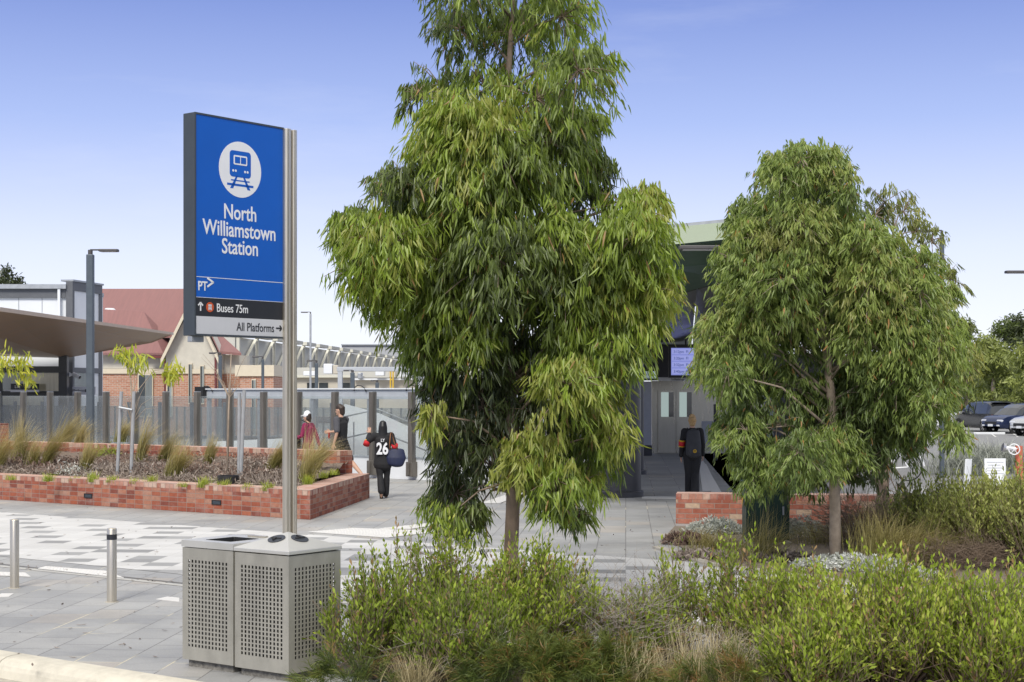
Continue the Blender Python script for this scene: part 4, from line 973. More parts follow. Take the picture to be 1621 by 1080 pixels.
def brush(name, label, base, rx, ry, h, n, mt, seed, cat='dry shrub', w=.003):
    rg = random.Random(seed); mb = MB()
    for i in range(n):
        th = rg.uniform(0, 6.28); q = math.sqrt(rg.random()); b = Vector((math.cos(th) * q * rx * .6, math.sin(th) * q * ry * .6, rg.uniform(0, h * .5)))
        dr = Vector((rg.gauss(0, .7) + math.cos(th) * .4, rg.gauss(0, .7) + math.sin(th) * .4, rg.uniform(.1, 1.0))).normalized(); L = rg.uniform(.25, .7) * h
        m = b + dr * L * .5 + Vector((rg.gauss(0, .04), rg.gauss(0, .04), rg.gauss(0, .03))); e = b + dr * L + Vector((rg.gauss(0, .08), rg.gauss(0, .08), -rg.random() * .12))
        mb.tube([base + b, base + m, base + e], [w, w * .8, w * .35], 3, cap=False)
        for k in range(2):
            s = m.lerp(e, rg.random()); f = s + (dr + Vector((rg.gauss(0, .8), rg.gauss(0, .8), rg.gauss(0, .6)))).normalized() * L * .3; mb.tube([base + s, base + f], [w * .6, w * .25], 3, cap=False)
    return tag(mb.build(name, M[mt], origin=tuple(base)), label, cat)
brush('dry_brush', 'tangle of grey dead twigs right of the tall gum trunk', Vector((XZ(965, 12.3), 12.5, 0)), .55, .5, .90, 620, 'twig_grey', 401, w=.0022)
brush('dry_brush', 'dead grey twigs lying across the front of the open twiggy shrub', Vector((XZ(1200, 11.8), 11.8, 0)), .5, .35, .5, 240, 'twig_grey', 402)
brush('dry_brush', 'bare curled twigs inside the dark leafed low shrub', Vector((XZ(740, 11.6), 11.6, .1)), .5, .35, .55, 120, 'twig_grey', 403, w=.0035)
brush('dry_brush', 'thin dark bare stems standing before the white crossing', Vector((XZ(1045, 13.3), 13.3, 0)), .45, .3, .85, 90, 'twig', 404, w=.004)
# near garden soil
soil = [SN(.35 - 4.5, .45), SN(-26, .45), SN(-26, b_lo - 1.1), SN(-3.4, b_lo - 1.1)]
soil = [G(520, 1066), SN(-14, .5), SN(-22, .5), SN(-22, b_lo - 1.0), G(640, 985)]
sheet('garden_soil', soil, .012, M['soil'])

# ---------------------------------------------------------------- far right garden
rs = sheet('garden_soil', [G(1052, 852), G(1068, 834), G(1440, 838), G(1750, 812), G(1900, 935), G(1500, 935), G(1290, 915), G(1120, 892)], .012, M['soil'])
MB_ = MB(); ep = [G(1040, 868), G(1120, 894), G(1290, 917), G(1500, 938), G(1900, 965)]
for a_, b_ in zip(ep[:-1], ep[1:]):
    dd = (b_ - a_).normalized(); nn = Vector((-dd.y, dd.x, 0)) * .07; MB_.prism([a_ - nn, b_ - nn, b_ + nn, a_ + nn], (0, 0, .03))
tag(MB_.build('garden_edging', M['gutter'], origin=(0, 0, 0)), kind='structure')
gR = 'tussock grasses in the garden beside the brick wall'
for (x, y, h, n, ln, lab, t1) in [(1200, 888, .80, 300, (.85, 0), 'sweeping tussock grass at the foot of the green service cabinet', .6), (1392, 895, .92, 620, (.5, 0), 'large tussock grass clump right of the rounded gum trunk', .55), (1440, 898, .85, 420, (1.1, 0), 'leaning tussock grass clump beside the olive bush', .6), (1130, 872, .42, 320, (.1, 0), 'small brown tussock in front of the short brick wall', .55), (1300, 862, .55, 200, (-.3, 0), 'thin grass tuft hidden behind the rounded gum trunk', .5)]:
    b = G(x, y); tuft('tussock_grass', lab, b, h, n, ln, .8, 'straw', .007, .35, t1 + .12, int(x), group=gR, rb=.17)
gV = 'olive bushes at the right edge of the garden'
def ob(x, y, top, w, lab, seed, nst, tint, cover=.85, **kw):
    b = G(x, y); return shrub('olive_bush', lab, b, w / 2 / F * b.y, w / 2.4 / F * b.y, ZY(top, b.y) - .12, int(nst * 1.3), LM['olive'], leafL=.062, leafW=.024, seed=seed, group=gV, cover=cover, tint=tint, shoots=7, shootL=(.16, .36), **kw)
ob(1570, 888, 762, 240, 'tall olive green bush at the right edge with bare brown lower stems', 501, 240, .62, bare=.4)
ob(1485, 872, 762, 150, 'darker olive bush between the yellowish gum and the tall olive bush', 502, 110, .3)
ob(1652, 905, 728, 150, 'olive bush cut off by the right edge behind the shrubs', 503, 120, .62)
ob(1440, 855, 800, 110, 'dark green bush at the base of the yellowish gum tree', 504, 80, .15)
brush('dry_brush', 'reddish brown dry brush in front of the garden brick wall', G(1372, 868), .75, .5, .95, 600, 'twig', 511, w=.004)
brush('dry_brush', 'dry brown stems below the tall olive bush', G(1535, 902), .95, .5, .55, 700, 'twig', 512, w=.0028)
def cushion(x, y, w, h, lab, seed, n=2600, mt='silver', L=.05, name='silver_groundcover', cat='ground cover plant', t=.55, wd=.016, dy=.6):
    rg = np.random.default_rng(seed); b = G(x, y); rx = w / 2 / F * b.y
    nc = max(12, n // 22); th = rg.uniform(0, 6.28, nc); q = np.sqrt(rg.random(nc)); cz = h * (1 - .7 * q * q) * rg.uniform(.6, 1.1, nc)
    c = np.stack([np.cos(th) * q * rx, np.sin(th) * q * rx * dy, cz], 1); k = rg.integers(0, nc, n)
    a = nrm(rg.normal(size=(n, 3)) + np.array((0, 0, .5))); p = c[k] + a * .012
    v, tr, q_ = leaf_arrays(p, a, rg.normal(size=(n, 3)), L * rg.uniform(.6, 1.3, n), np.full(n, wd), rg.normal(0, .1, n), rg.uniform(0, .2, n), .1, np.clip(t + rg.normal(0, .12, nc)[k] + rg.normal(0, .13, n), 0, 1), ROWS_SMALL)
    return tag(tri_mesh(name, v, tr, q_, LM[mt], None, tuple(b)), lab, cat, 'low ground cover plants in the right garden')
cushion(1345, 902, 190, .16, 'silver cushion plant at the foot of the rounded gum tree', 521, 5200)
cushion(1425, 915, 120, .12, 'silver cushion plant right of the largest silver cushion by the gum', 522, 2600)
cushion(1268, 855, 100, .30, 'grey green cushion plant behind the gum trunk against the bricks', 523, 2400, t=.28, L=.07)
cushion(1345, 858, 90, .34, 'grey cushion plant right of the gum trunk', 524, 2000, t=.25, L=.07)
cushion(1130, 846, 90, .22, 'silver grey succulent mat against the short brick wall', 525, 2200, t=.42, L=.08)
cushion(1085, 862, 70, .16, 'brown and purple dried mat at the corner of the right garden', 526, 1600, 'brown', t=.35, L=.07, dy=.8)
cushion(1240, 890, 110, .10, 'litter of fallen brown leaves below the sweeping tussock', 527, 1300, 'litter', t=.6, L=.07, wd=.03, name='leaf_litter', cat='leaf litter')
cushion(1110, 885, 100, .08, 'pale fallen leaf litter on the garden edge near the short brick wall', 528, 1200, 'litter', t=.7, L=.07, wd=.03, name='leaf_litter', cat='leaf litter')

# ---------------------------------------------------------------- planter grasses
gP = 'feather grasses in the brick planter'
PG = [(-4, 745, .75, 'straw grass at the very left edge in the planter'), (30, 732, .85, 'pale grass tuft beside the brick pier'), (72, 742, .80, 'feather grass tuft below the left fence posts'), (50, 742, .60, 'low leaning grass right of the brick pier'), (98, 711, .85, 'back row feather grass left of the grey lamp post'), (122, 714, .62, 'small grass tuft just left of the lamp post'), (136, 748, .62, 'front grass tuft in front of the lamp post'), (190, 700, .55, 'back row grass behind the left tree stakes'), (222, 731, .78, 'large dark based feather grass right of the left tree stakes'), (257, 733, .62, 'slim feather grass between the tree stakes'), (276, 756, .62, 'leaning feather grass closest to the front wall'), (330, 735, .48, 'small grass tuft left of the black pot'), (433, 748, .62, 'grass tuft just left of the sign pole'), (486, 764, .80, 'tall straw grass just right of the sign pole'), (498, 745, .6, 'dry grass against the brick pier by the walkers')]
def pz(q):
    q = Vector(q)
    for _ in range(8):
        q2 = Vector(q); 
    return q
def bedpt(x, y):
    z = .6
    for _ in range(12):
        g = G(x, y, z); z = .5 * z + .5 * bed_z(g)
    g = G(x, y, z); g.z = bed_z(g); return g
for i, (x, y, h, lab) in enumerate(PG):
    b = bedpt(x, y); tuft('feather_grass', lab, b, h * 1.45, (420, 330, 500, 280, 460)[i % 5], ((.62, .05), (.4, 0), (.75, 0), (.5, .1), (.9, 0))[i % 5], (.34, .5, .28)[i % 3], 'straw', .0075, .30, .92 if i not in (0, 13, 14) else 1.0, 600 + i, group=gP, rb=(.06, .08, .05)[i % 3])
gL = 'lime green tufts in a row along the front of the planter'
LX = [18, 76, 119, 147, 178, 213, 240, 290, 322, 355, 392, 424, 462, 487, 512, 528]
nums = ['first', 'second', 'third', 'fourth', 'fifth', 'sixth', 'seventh', 'eighth', 'ninth', 'tenth', 'eleventh', 'twelfth']
LY = [760, 762, 761, 763, 764, 766, 766, 771, 772, 772, 775, 777]
for i, x in enumerate(LX):
    y = LY[i] if i < 12 else (779, 768, 757, 752)[i - 12]
    b = bedpt(x, y); lab = f'{nums[i]} lime green tuft from the left along the front of the brick planter' if i < 12 else ('lime tuft just right of the sign pole', 'lime tuft beside the tall straw grass', 'lime sprig on the side wall near the brick pier', 'last lime tuft before the pier by the walkers')[i - 12]
    tuft('lime_tuft', lab, b, (.17, .24, .14, .28, .2)[i % 5], (60, 100, 45, 110, 80)[i % 5], ((i % 3 - 1) * .2, 0), .75, 'lime', .009, .3, .8, 700 + i, group=gL, cat='small plant', rb=.05)
def mat_plants(name, lab, mt, pts, seed, n, L, w, h, t, kind=None):
    rg = np.random.default_rng(seed); ps = []
    for (x, y, s) in pts:
        b = bedpt(x, y); m = int(n * s); ps.append(np.stack([b.x + rg.normal(0, .28 * s, m), b.y + rg.normal(0, .3 * s, m), b.z + np.abs(rg.normal(0, h, m))], 1))
    p = np.concatenate(ps); p = p[((p[:, 0] - A.x) * N.x + (p[:, 1] - A.y) * N.y > tw + .06) & ((p[:, 0] - ic.x) * D2n.x + (p[:, 1] - ic.y) * D2n.y > .06)]; k = len(p); a = rg.normal(size=(k, 3)) + np.array((0, 0, .4))
    v, tr, q = leaf_arrays(p, a, rg.normal(size=(k, 3)), L * rg.uniform(.5, 1.4, k), np.full(k, w), rg.normal(0, .2, k), rg.uniform(0, .3, k), .1, np.clip(t + rg.normal(0, .18, k), 0, 1), ROWS_SMALL)
    b = bedpt(pts[0][0], pts[0][1]); return tri_mesh(name, v - np3(b), tr, q, LM[mt], None, tuple(b))
rr_ = random.Random(4)
tag(mat_plants('bark_litter', None, 'litter', [(rr_.uniform(-20, 470), rr_.uniform(738, 772), 1.2) for _ in range(80)], 801, 150, .13, .026, .03, .55), 'scattered bark and dead leaf litter over the planter mulch', 'leaf litter', kind='stuff')
for i, (pts, mt, t, lab) in enumerate([([(20, 738, 1), (45, 735, .9)], 'brown', .25, 'purple brown dried plants beside the brick pier'), ([(70, 745, 1), (90, 740, 1), (112, 736, 1)], 'brown', .4, 'pinkish dried plants left of the lamp post'), ([(172, 735, .8), (190, 728, .8)], 'brown', .35, 'rusty dried plant at the foot of the left stakes'), ([(165, 722, .8), (180, 718, .7)], 'lime', .3, 'yellow green leafy plant right of the lamp post'), ([(295, 740, .7), (310, 748, .5)], 'brown', .5, 'tan dried plant left of the black pot'), ([(400, 745, .8), (385, 738, .6)], 'litter', .6, 'pale dried plant between the black pot and the sign pole'), ([(125, 758, .6), (110, 752, .6)], 'silver', .5, 'grey green low plant in front of the lamp post')]):
    tag(mat_plants('dried_plant', None, mt, pts, 810 + i, 420, .09, .02, .09, t), lab, 'small plant', 'dried low plants in the brick planter', 'stuff')
tag(mat_plants('ground_cover', None, 'brown', [(rr_.uniform(-10, 440), rr_.uniform(728, 765), rr_.uniform(.6, 1.0)) for _ in range(16)], 830, 330, .085, .02, .07, .55), 'low dried ground cover spread between the planter grasses', 'ground cover', kind='stuff')
tag(mat_plants('ground_cover', None, 'litter', [(rr_.uniform(-10, 460), rr_.uniform(728, 768), rr_.uniform(.5, .9)) for _ in range(16)], 831, 260, .10, .018, .07, .7), 'pale straw coloured dried ground cover spread over the planter', 'ground cover', kind='stuff')
# staked saplings
def sapling(xs, stakes, lab, leaves, d, yb, top, seed, bar=True):
    rg = np.random.default_rng(seed); b = bedpt(xs, yb); b = Vector((XZ(xs, d), d, bed_z(Vector((XZ(xs, d), d, 0)))))
    o = thing('staked_sapling', lab, 'sapling', tuple(b), group='staked saplings in the brick planter')
    MB().tube([b, P(xs + 2, (top + yb) / 2, d), P(xs + 6, top, d)], [.022, .018, .008], 7).build('trunk', M['bark_pale'], o, smooth=True)
    mb = MB(); parts = []
    for (x, y, r, n, t) in leaves:
        C = P(x, y, d + rg.uniform(-.2, .2)); mb.tube([P(xs + 3, top + 30, d), P((x + xs) / 2 + 4, (y + top) / 2 - 4, d), C], [.010, .007, .003], 5)
        m = r / F * d; pp = np3(C) + rg.normal(0, 1, (n, 3)) * np.array((m * .6, m * .6, m * .6))
        a = rg.normal(size=(n, 3)) * .5 + np.array((0, 0, -1.0))
        parts.append(leaf_arrays(pp, a, rg.normal(size=(n, 3)), rg.uniform(.14, .24, n), np.full(n, .035), rg.normal(0, .12, n), rg.uniform(0, .2, n), .15, np.clip(t + rg.normal(0, .1, n), 0, 1), ROWS_MID))
    for k in range(10):
        e = P(xs + rg.uniform(-45, 45), top + rg.uniform(-10, 60), d + rg.uniform(-.3, .3)); mb.tube([P(xs + 3, top + 70, d), (P(xs + 3, top + 50, d) + e) / 2, e], [.007, .005, .002], 4)
    mb.build('branches', M['bark_pale'], o)
    if parts: v, tr, q = merge(parts); tri_mesh('crown', v, tr, q, LM['lime'], o)
    return o, b
def stakes(lst, d, lab, bar=None):
    z = bed_z(Vector((XZ(lst[0][0], d), d, 0))); c = Vector((XZ(lst[0][0], d), d, z)); o = thing('tree_stakes', lab, 'tree stakes', tuple(c), group='pairs of timber tree stakes')
    for (xb, xt, yt) in lst:
        b = Vector((XZ(xb, d), d + random.uniform(-.15, .15), z - .1)); t = P(xt, yt, d); t.y = b.y
        MB().tube([b, t], .034, 8).build('stake', M['stake'], o, smooth='auto')
    if bar: MB().tube([P(*bar[0], d), P(*bar[1], d)], .022, 6).build('tie', M['galv'], o)
s1, _ = sapling(206, None, 'young staked tree with yellow green leaf clusters right of the lamp post', [(199, 558, 14, 60, .7), (214, 570, 11, 40, .7), (226, 574, 10, 30, .65), (273, 582, 12, 80, .8), (268, 588, 10, 50, .75), (192, 556, 9, 30, .7)], 31.5, 728, 600, 31)
stakes([(183, 190, 620), (206, 211, 620)], 31.0, 'pair of grey timber stakes with a cross bar around the left sapling', ((188, 645), (209, 649)))
s2, b2_ = sapling(360, None, 'bare leafless staked sapling standing in the black pot ring', [], 29.8, 742, 560, 32)
stakes([(376, 377, 622), (380, 386, 618)], 29.5, 'pair of grey timber stakes beside the bare potted sapling')
pp_ = Vector((XZ(361, 28.7), 28.7, bed_z(Vector((XZ(361, 28.7), 28.7, 0)))))
pot = thing('tree_pot', 'black plastic tree ring pot around the bare sapling', 'plant pot', tuple(pp_))
rp_ = 17.5 / F * 28.7
MB().lathe(pp_, [(rp_, -.05), (rp_ * .97, .17), (rp_ * .9, .17), (rp_ * .92, .0)], 28).build('ring', M['black'], pot, smooth='auto')
MB().lathe(pp_, [(rp_ * .92, .07), (0, .08)], 28).build('soil', M['mulch'], pot)
s3, _ = sapling(-60, None, 'young tree entering from the left edge with bright yellow green leaf sprays', [(8, 568, 18, 60, .8), (30, 565, 12, 34, .8), (34, 578, 14, 50, .8), (42, 596, 14, 60, .8), (2, 580, 14, 30, .7), (-30, 560, 30, 80, .7)], 33.0, 735, 560, 33)

# fallen leaves blown over the paving
rgl = np.random.default_rng(9); n = 230
uu = rgl.uniform(0, 1, n); pts = np.array([np3(G(x, y)) for x, y in zip(rgl.uniform(-20, 1120, n), 800 + 260 * rgl.random(n) ** 1.3)]); edge = np.array([np3(SN(a_, b_lo - .60 + rgl.normal(0, .06))) for a_ in rgl.uniform(-8, 14, 160)]); pts = np.concatenate([pts, edge]); n = len(pts); pts[:, 2] = .012
a_ = rgl.normal(size=(n, 3)); a_[:, 2] *= .12
v, tr, q = leaf_arrays(pts, a_, np.cross(a_, (0, 0, 1.0)) + rgl.normal(0, .2, (n, 3)), rgl.uniform(.03, .085, n), np.full(n, .018), rgl.normal(0, .3, n), np.zeros(n), .2, rgl.uniform(.1, .7, n), ROWS_MID)
tag(tri_mesh('fallen_leaves', v, tr, q, LM['litter']), 'scattered dry fallen leaves on the grey and white paving', 'fallen leaves', kind='stuff')
# ================================================================== station entrance (centre right)
M['fascia'] = mat('pale_green_fascia', (.235, .285, .20), .5, var=.05, scale=2)
M['soffit_green'] = mat('dark_green_soffit', (.035, .075, .040), .35, var=.15, scale=1.5)
M['soffit_grey'] = mat('grey_metal_soffit', (.13, .135, .12), .3, .6, var=.25, scale=.7)
M['column'] = mat('charcoal_column', (.055, .055, .06), .4, .4, var=.15, scale=2)
M['lift_steel'] = mat('lift_stainless', (.40, .385, .34), .3, .75, var=.10, scale=1.5, stretch=(5, 5, .5))
M['wall_grey'] = mat('panel_grey', (.36, .37, .40), .6, var=.06)
M['wall_dark'] = mat('charcoal_wall', (.04, .04, .045), .5, var=.2)
M['win'] = mat('window_glass_dark', (.04, .05, .055), .08, var=.3, scale=1.2, spec=.8)
M['win_daylit'] = emit_mat('lift_window_glow', (.42, .52, .50), .42)  # emission stands in for daylight behind the lift door glass
st = thing('station_entrance', 'station entrance building with upswept green edged roof and stainless lift doors', 'station building', tuple(G(1090, 718)))
# roof
fl, fr = P(880, 405, 26.5), P(1335, 361, 26.0)
fh = .30
def quad_slab(name, pts, t, mt, parent):
    mb = MB(); mb.prism(pts, (0, 0, t)); o = mb.build(name, mt, parent); bm_fix(o); return o
il, ir = P(880, 530, 36.0), P(1450, 345, 36.0); il.z = ZY(532, 36); ir.z = ZY(352, 36)
bl, br_ = Vector((XZ(860, 62), 62, ZY(560, 62))), Vector((XZ(1330, 62), 62, ZY(540, 62)))
mb = MB(); n_ = 5
for i in range(n_):
    a_, b_ = fl.lerp(fr, i / n_), fl.lerp(fr, (i + 1) / n_); g = (b_ - a_).normalized() * .006
    mb.add([a_ + g, b_ - g, b_ - g + Vector((0, .16, fh)), a_ + g + Vector((0, .16, fh)), a_ + g + Vector((0, .3, 0)), b_ - g + Vector((0, .3, 0)), b_ - g + Vector((0, .4, fh)), a_ + g + Vector((0, .4, fh))], [(0, 1, 2, 3), (4, 7, 6, 5), (3, 2, 6, 7), (0, 4, 5, 1), (0, 3, 7, 4), (1, 5, 6, 2)])
o = mb.build('fascia', M['fascia'], st); bm_fix(o)
nose = fh * .9
def strip(name, q, mt, seams=5):
    """q: front-left, front-right, back-right, back-left; split into panels"""
    mb = MB()
    for i in range(seams):
        a0_, a1_ = q[0].lerp(q[1], i / seams + .002), q[0].lerp(q[1], (i + 1) / seams - .002); b0_, b1_ = q[3].lerp(q[2], i / seams + .002), q[3].lerp(q[2], (i + 1) / seams - .002)
        mb.add([a0_, a1_, b1_, b0_] + [p + Vector((0, 0, .05)) for p in (a0_, a1_, b1_, b0_)], [(0, 3, 2, 1), (4, 5, 6, 7), (0, 1, 5, 4), (1, 2, 6, 5), (2, 3, 7, 6), (3, 0, 4, 7)])
    o = mb.build(name, mt, st); bm_fix(o); return o
f2l, f2r = fl + Vector((0, .03, -.02)), fr + Vector((0, .03, -.02))
m1l, m1r = P(880, 442, 28.5), P(1335, 396, 28.0)
i1l, i1r = P(880, 520, 34.0), P(1335, 392, 33.0)
strip('soffit_edge', [f2l, f2r, m1r, m1l], M['soffit_green'])
strip('soffit_front', [m1l + Vector((0, .01, -.004)), m1r + Vector((0, .01, -.004)), i1r, i1l], M['soffit_green'])
strip('soffit_back', [i1l + Vector((0, .05, -.02)), i1r + Vector((0, .05, -.02)), br_, bl], M['soffit_grey'], 4)
rt = [fl + Vector((0, .2, fh * .98)), fr + Vector((0, .2, fh * .98)), br_ + UP * 1.6, bl + UP * 1.6]
quad_slab('roof', rt, .06, M['galv'], st)
# column
cg = G(980, 786); cr_ = 35.0 / F * cg.y
cl_ = thing('column', 'fat round charcoal column at the left of the station entrance', 'column', tuple(cg))
MB().lathe(cg, [(cr_, .12), (cr_, 4.9), (0, 4.9)], 40).build('shaft', M['column'], cl_, smooth='auto')
MB().lathe(cg, [(cr_ + .05, 0), (cr_ + .05, .11), (cr_ + .03, .13), (cr_, .13)], 40).build('base_ring', M['column'], cl_, smooth='auto')
cg2 = G(1006, 751); MB().lathe(cg2, [(.30, 0), (.30, .1), (.22, .1), (.22, 4.6), (0, 4.6)], 28).build('column', M['column'], st, smooth='auto')
# white box left of the column
wb = G(932, 782); wbt = thing('info_totem', 'white rectangular information totem left of the charcoal column', 'totem', tuple(wb))
MB().box(wb + Vector((0, 0, .55)), (.42, .14, 1.05)).build('body', M['white_conc'], wbt, bevel=.01); MB().box(wb + UP * .012, (.48, .2, .024)).build('base', M['galv'], wbt)
# back wall with lift doors
dW = F * EYE / (718 - HY)
def wx(x, d=dW): return XZ(x, d)
def wz(y, d=dW): return ZY(y, d)
def wall_box(name, x0, x1, y0, y1, d, t, mt, parent=st, bev=0):
    mb = MB(); a_, b_ = XZ(x0, d), XZ(x1, d); z0, z1 = ZY(y1, d), ZY(y0, d); mb.box(((a_ + b_) / 2, d + t / 2, (z0 + z1) / 2), (b_ - a_, t, z1 - z0)); return mb.build(name, mt, parent, bevel=bev)
wall_box('lift_surround', 1032, 1210, 603, 718, dW, .3, M['lift_steel'])
for i, (x0, x1, u0, u1) in enumerate(((1041.5, 1069.6, 1046.5, 1066.5), (1070.2, 1098.5, 1075.5, 1095))):
    dr = wall_box('lift_door', x0, x1, 617.5, 717, dW - .05, .045, M['lift_steel'], bev=.004)
    wall_box('window', u0, u1, 621, 660, dW - .062, .012, M['win_daylit'], dr); wall_box('window_edge', (u0 + u1) / 2 + 2, u1, 621, 660, dW - .07, .006, M['win'], dr)
wall_box('wall', 1210, 1330, 560, 718, dW, .3, M['wall_dark'])
wall_box('header', 1000, 1210, 545, 602.5, dW + .02, .3, M['wall_dark'])
wall_box('beam', 1012, 1090, 529, 545, dW - 1.0, .3, M['grey_beam'])
wall_box('side_panel', 1015, 1031.5, 604, 705, dW - 2.2, .2, M['wall_grey'])
wall_box('skirting', 1015, 1032, 705.3, 722, dW - 2.25, .2, M['wall_dark'])
wall_box('wall', 900, 1015, 540, 722, dW - 2.0, .3, M['wall_dark'])
wall_box('ticket_panel', 1111, 1130, 667, 702, dW - 6, .1, M['wall_grey'], bev=.01)
wall_box('panel_leg', 1130.4, 1136, 640, 734, dW - 6, .15, M['wall_dark'])
# hanging sign strip, screen, camera box
wall_box('direction_strip', 1042, 1110, 597.5, 603, dW - 3.0, .06, M['sign_pale'])
text('To Platforms', (XZ(1062, dW - 3.02), dW - 3.02, ZY(602.3, dW - 3.02)), (1, 0, 0), UP, .09, M['sign_black'], st, xs=.9)
scr = thing('departure_screen', 'hanging departure screen with pale blue rows of times inside the station entrance', 'screen', (XZ(1086, dW - 3.5), dW - 3.4, ZY(602, dW - 3.5)))
ds = dW - 3.5
def scr_box(name, x0, x1, y0, y1, dd, t, mt, parent=scr): return wall_box(name, x0, x1, y0, y1, ds + dd, t, mt, parent)
scr_box('housing', 1058.5, 1116, 547, 598, 0, .14, M['black']); 
M['scr'] = emit_mat('screen_glow', (.30, .34, .80), .40); M['scr_row'] = emit_mat('screen_row', (.38, .42, .88), .42)
scr_box('display', 1062.5, 1112, 551, 594, -.012, .01, M['scr'])
for i in range(4):
    scr_box('row', 1064, 1111, 552.5 + i * 10.4, 560.5 + i * 10.4, -.018, .004, M['scr_row'])
    text(('3:12pm  Fl', '3:20pm  Fl', '3:32pm  Fl', '3:40pm  Fl')[i], (XZ(1066, ds), ds - .024, ZY(559 + i * 10.4, ds)), (1, 0, 0), UP, .13, M['sign_blue'], scr, xs=.9)
MB().tube([(XZ(1086, ds), ds + .07, ZY(547, ds)), (XZ(1086, ds), ds + .07, ZY(515, ds))], .03, 8).build('hanger', M['black'], scr)
cx_ = thing('wall_mirror', 'small glossy mirrored box left of the departure screen', 'mirror', (XZ(1027, ds), ds, ZY(602, ds)))
o = wall_box('mirror', 1016, 1039, 586, 601, ds, .25, mat('mirror_gloss', (.35, .42, .42), .05, .9), cx_, .04)
MB().tube([(XZ(1027, ds), ds + .12, ZY(586, ds)), (XZ(1027, ds), ds + .12, ZY(560, ds))], .02, 6).build('bracket', M['black'], cx_)
sheet('station_paving', [G(1010, 793), G(1250, 797), Vector((9.5, 62, 0)), Vector((2.0, 62, 0))], .004, M['paving_dark'])
sheet('threshold_strip', [G(1016, 790), G(1160, 792), G(1160, 788), G(1016, 786)], .008, M['tactile'])
tactile('directional_strip', [p + Z0 + Z0 for p in [G(1126, 780), G(1142, 780), G(1112, 728), G(1107, 728)]], 5, 1, True)

# ================================================================== lift building, left
M['panel_white'] = mat('white_wall_panel', (.70, .72, .74), .5, var=.03, scale=1)
M['frame_grey'] = mat('grey_window_frame', (.10, .105, .115), .5, var=.08)
M['frame_black'] = mat('black_door_frame', (.022, .023, .026), .4)
M['warm_glass'] = mat('warm_interior_glass', (.46, .42, .30), .1, var=.5, scale=.9, stretch=(1.4, 1, .15), spec=.8)  # yellowish interior behind the glass is put into its base colour
M['cool_glass'] = mat('cool_glass', (.22, .25, .25), .1, var=.4, scale=1.1, stretch=(1.4, 1, .2), spec=.8)
dL = 58.0
lb = thing('lift_building', 'white panelled lift building with grey frames behind the bronze canopy', 'lift building', (XZ(60, dL), dL, 0))
def lbox(name, x0, x1, y0, y1, d, t, mt, parent=lb): return wall_box(name, x0, x1, y0, y1, d, t, mt, parent)
lbox('wall', -150, 107, 452, 720, dL, 5.0, M['panel_white'])
lbox('roof_cap', -155, 104, 450, 457, dL - .25, 5.4, M['galv'])
lbox('fascia', -150, 104, 457.3, 471.5, dL - .10, .1, M['frame_grey'])
lbox('corner_frame', 104.3, 115, 445, 720, dL - .14, .4, M['frame_grey'])
for x in (-30, 29, 66): lbox('panel_joint', x, x + 1, 471.8, 562, dL - .012, .012, M['galv'])
lbox('downpipe', 91, 95, 457.5, 507, dL - .22, .1, M['panel_white'])
lbox('door_frame', -150, 100, 580, 590, dL - .06, .06, M['frame_black']); lbox('door_frame', 98.5, 104, 560, 720, dL - .06, .06, M['frame_black'])
lbox('glazing', 4, 42, 590.5, 617, dL - .04, .03, M['cool_glass']); lbox('glazing', 42.5, 98, 590.5, 619, dL - .04, .03, M['warm_glass'])
lbox('door_frame', -2, 3.5, 590.5, 720, dL - .05, .05, M['frame_black']); lbox('door_frame', 4, 98, 619.5, 627, dL - .05, .05, M['frame_black'])
lbox('glazing', 4, 69, 627.5, 720, dL - .04, .03, M['warm_glass']); lbox('glazing', 70, 98, 627.5, 720, dL - .04, .03, M['panel_white'])
# right return wall, seen obliquely
rA, rB = Vector((XZ(115.2, dL), dL - .1, 0)), Vector((XZ(160.5, dL + 2.2), dL + 2.2, 0))
def ret(name, t0, t1, z0, z1, off, th_, mt):
    d_ = (rB - rA); n2 = Vector((d_.y, -d_.x, 0)).normalized(); a_, b_ = rA + d_ * t0 + n2 * off, rA + d_ * t1 + n2 * off
    mb = MB(); mb.prism([a_ + UP * z0, b_ + UP * z0, b_ - n2 * th_ + UP * z0, a_ - n2 * th_ + UP * z0], (0, 0, z1 - z0)); o = mb.build(name, mt, lb); bm_fix(o); return o
zt0 = ZY(446, dL)
ret('wall', 0, 1, 0, zt0 - .05, 0, .2, M['panel_white'])
for t0_, t1_, z0_, z1_ in ((0, 1, zt0 - .33, zt0), (.0, .05, 0, zt0 - .335), (.9, 1, 0, zt0 - .335), (.05, .9, ZY(590, dL), ZY(582, dL))): ret('frame', t0_, t1_, z0_, z1_, .04, .06, M['frame_grey'])
ret('roof_cap', -.02, 1.02, zt0 + .004, zt0 + .07, .08, .5, M['galv'])
ret('window', .06, .62, ZY(612, dL), ZY(590.5, dL), .02, .03, M['cool_glass'])
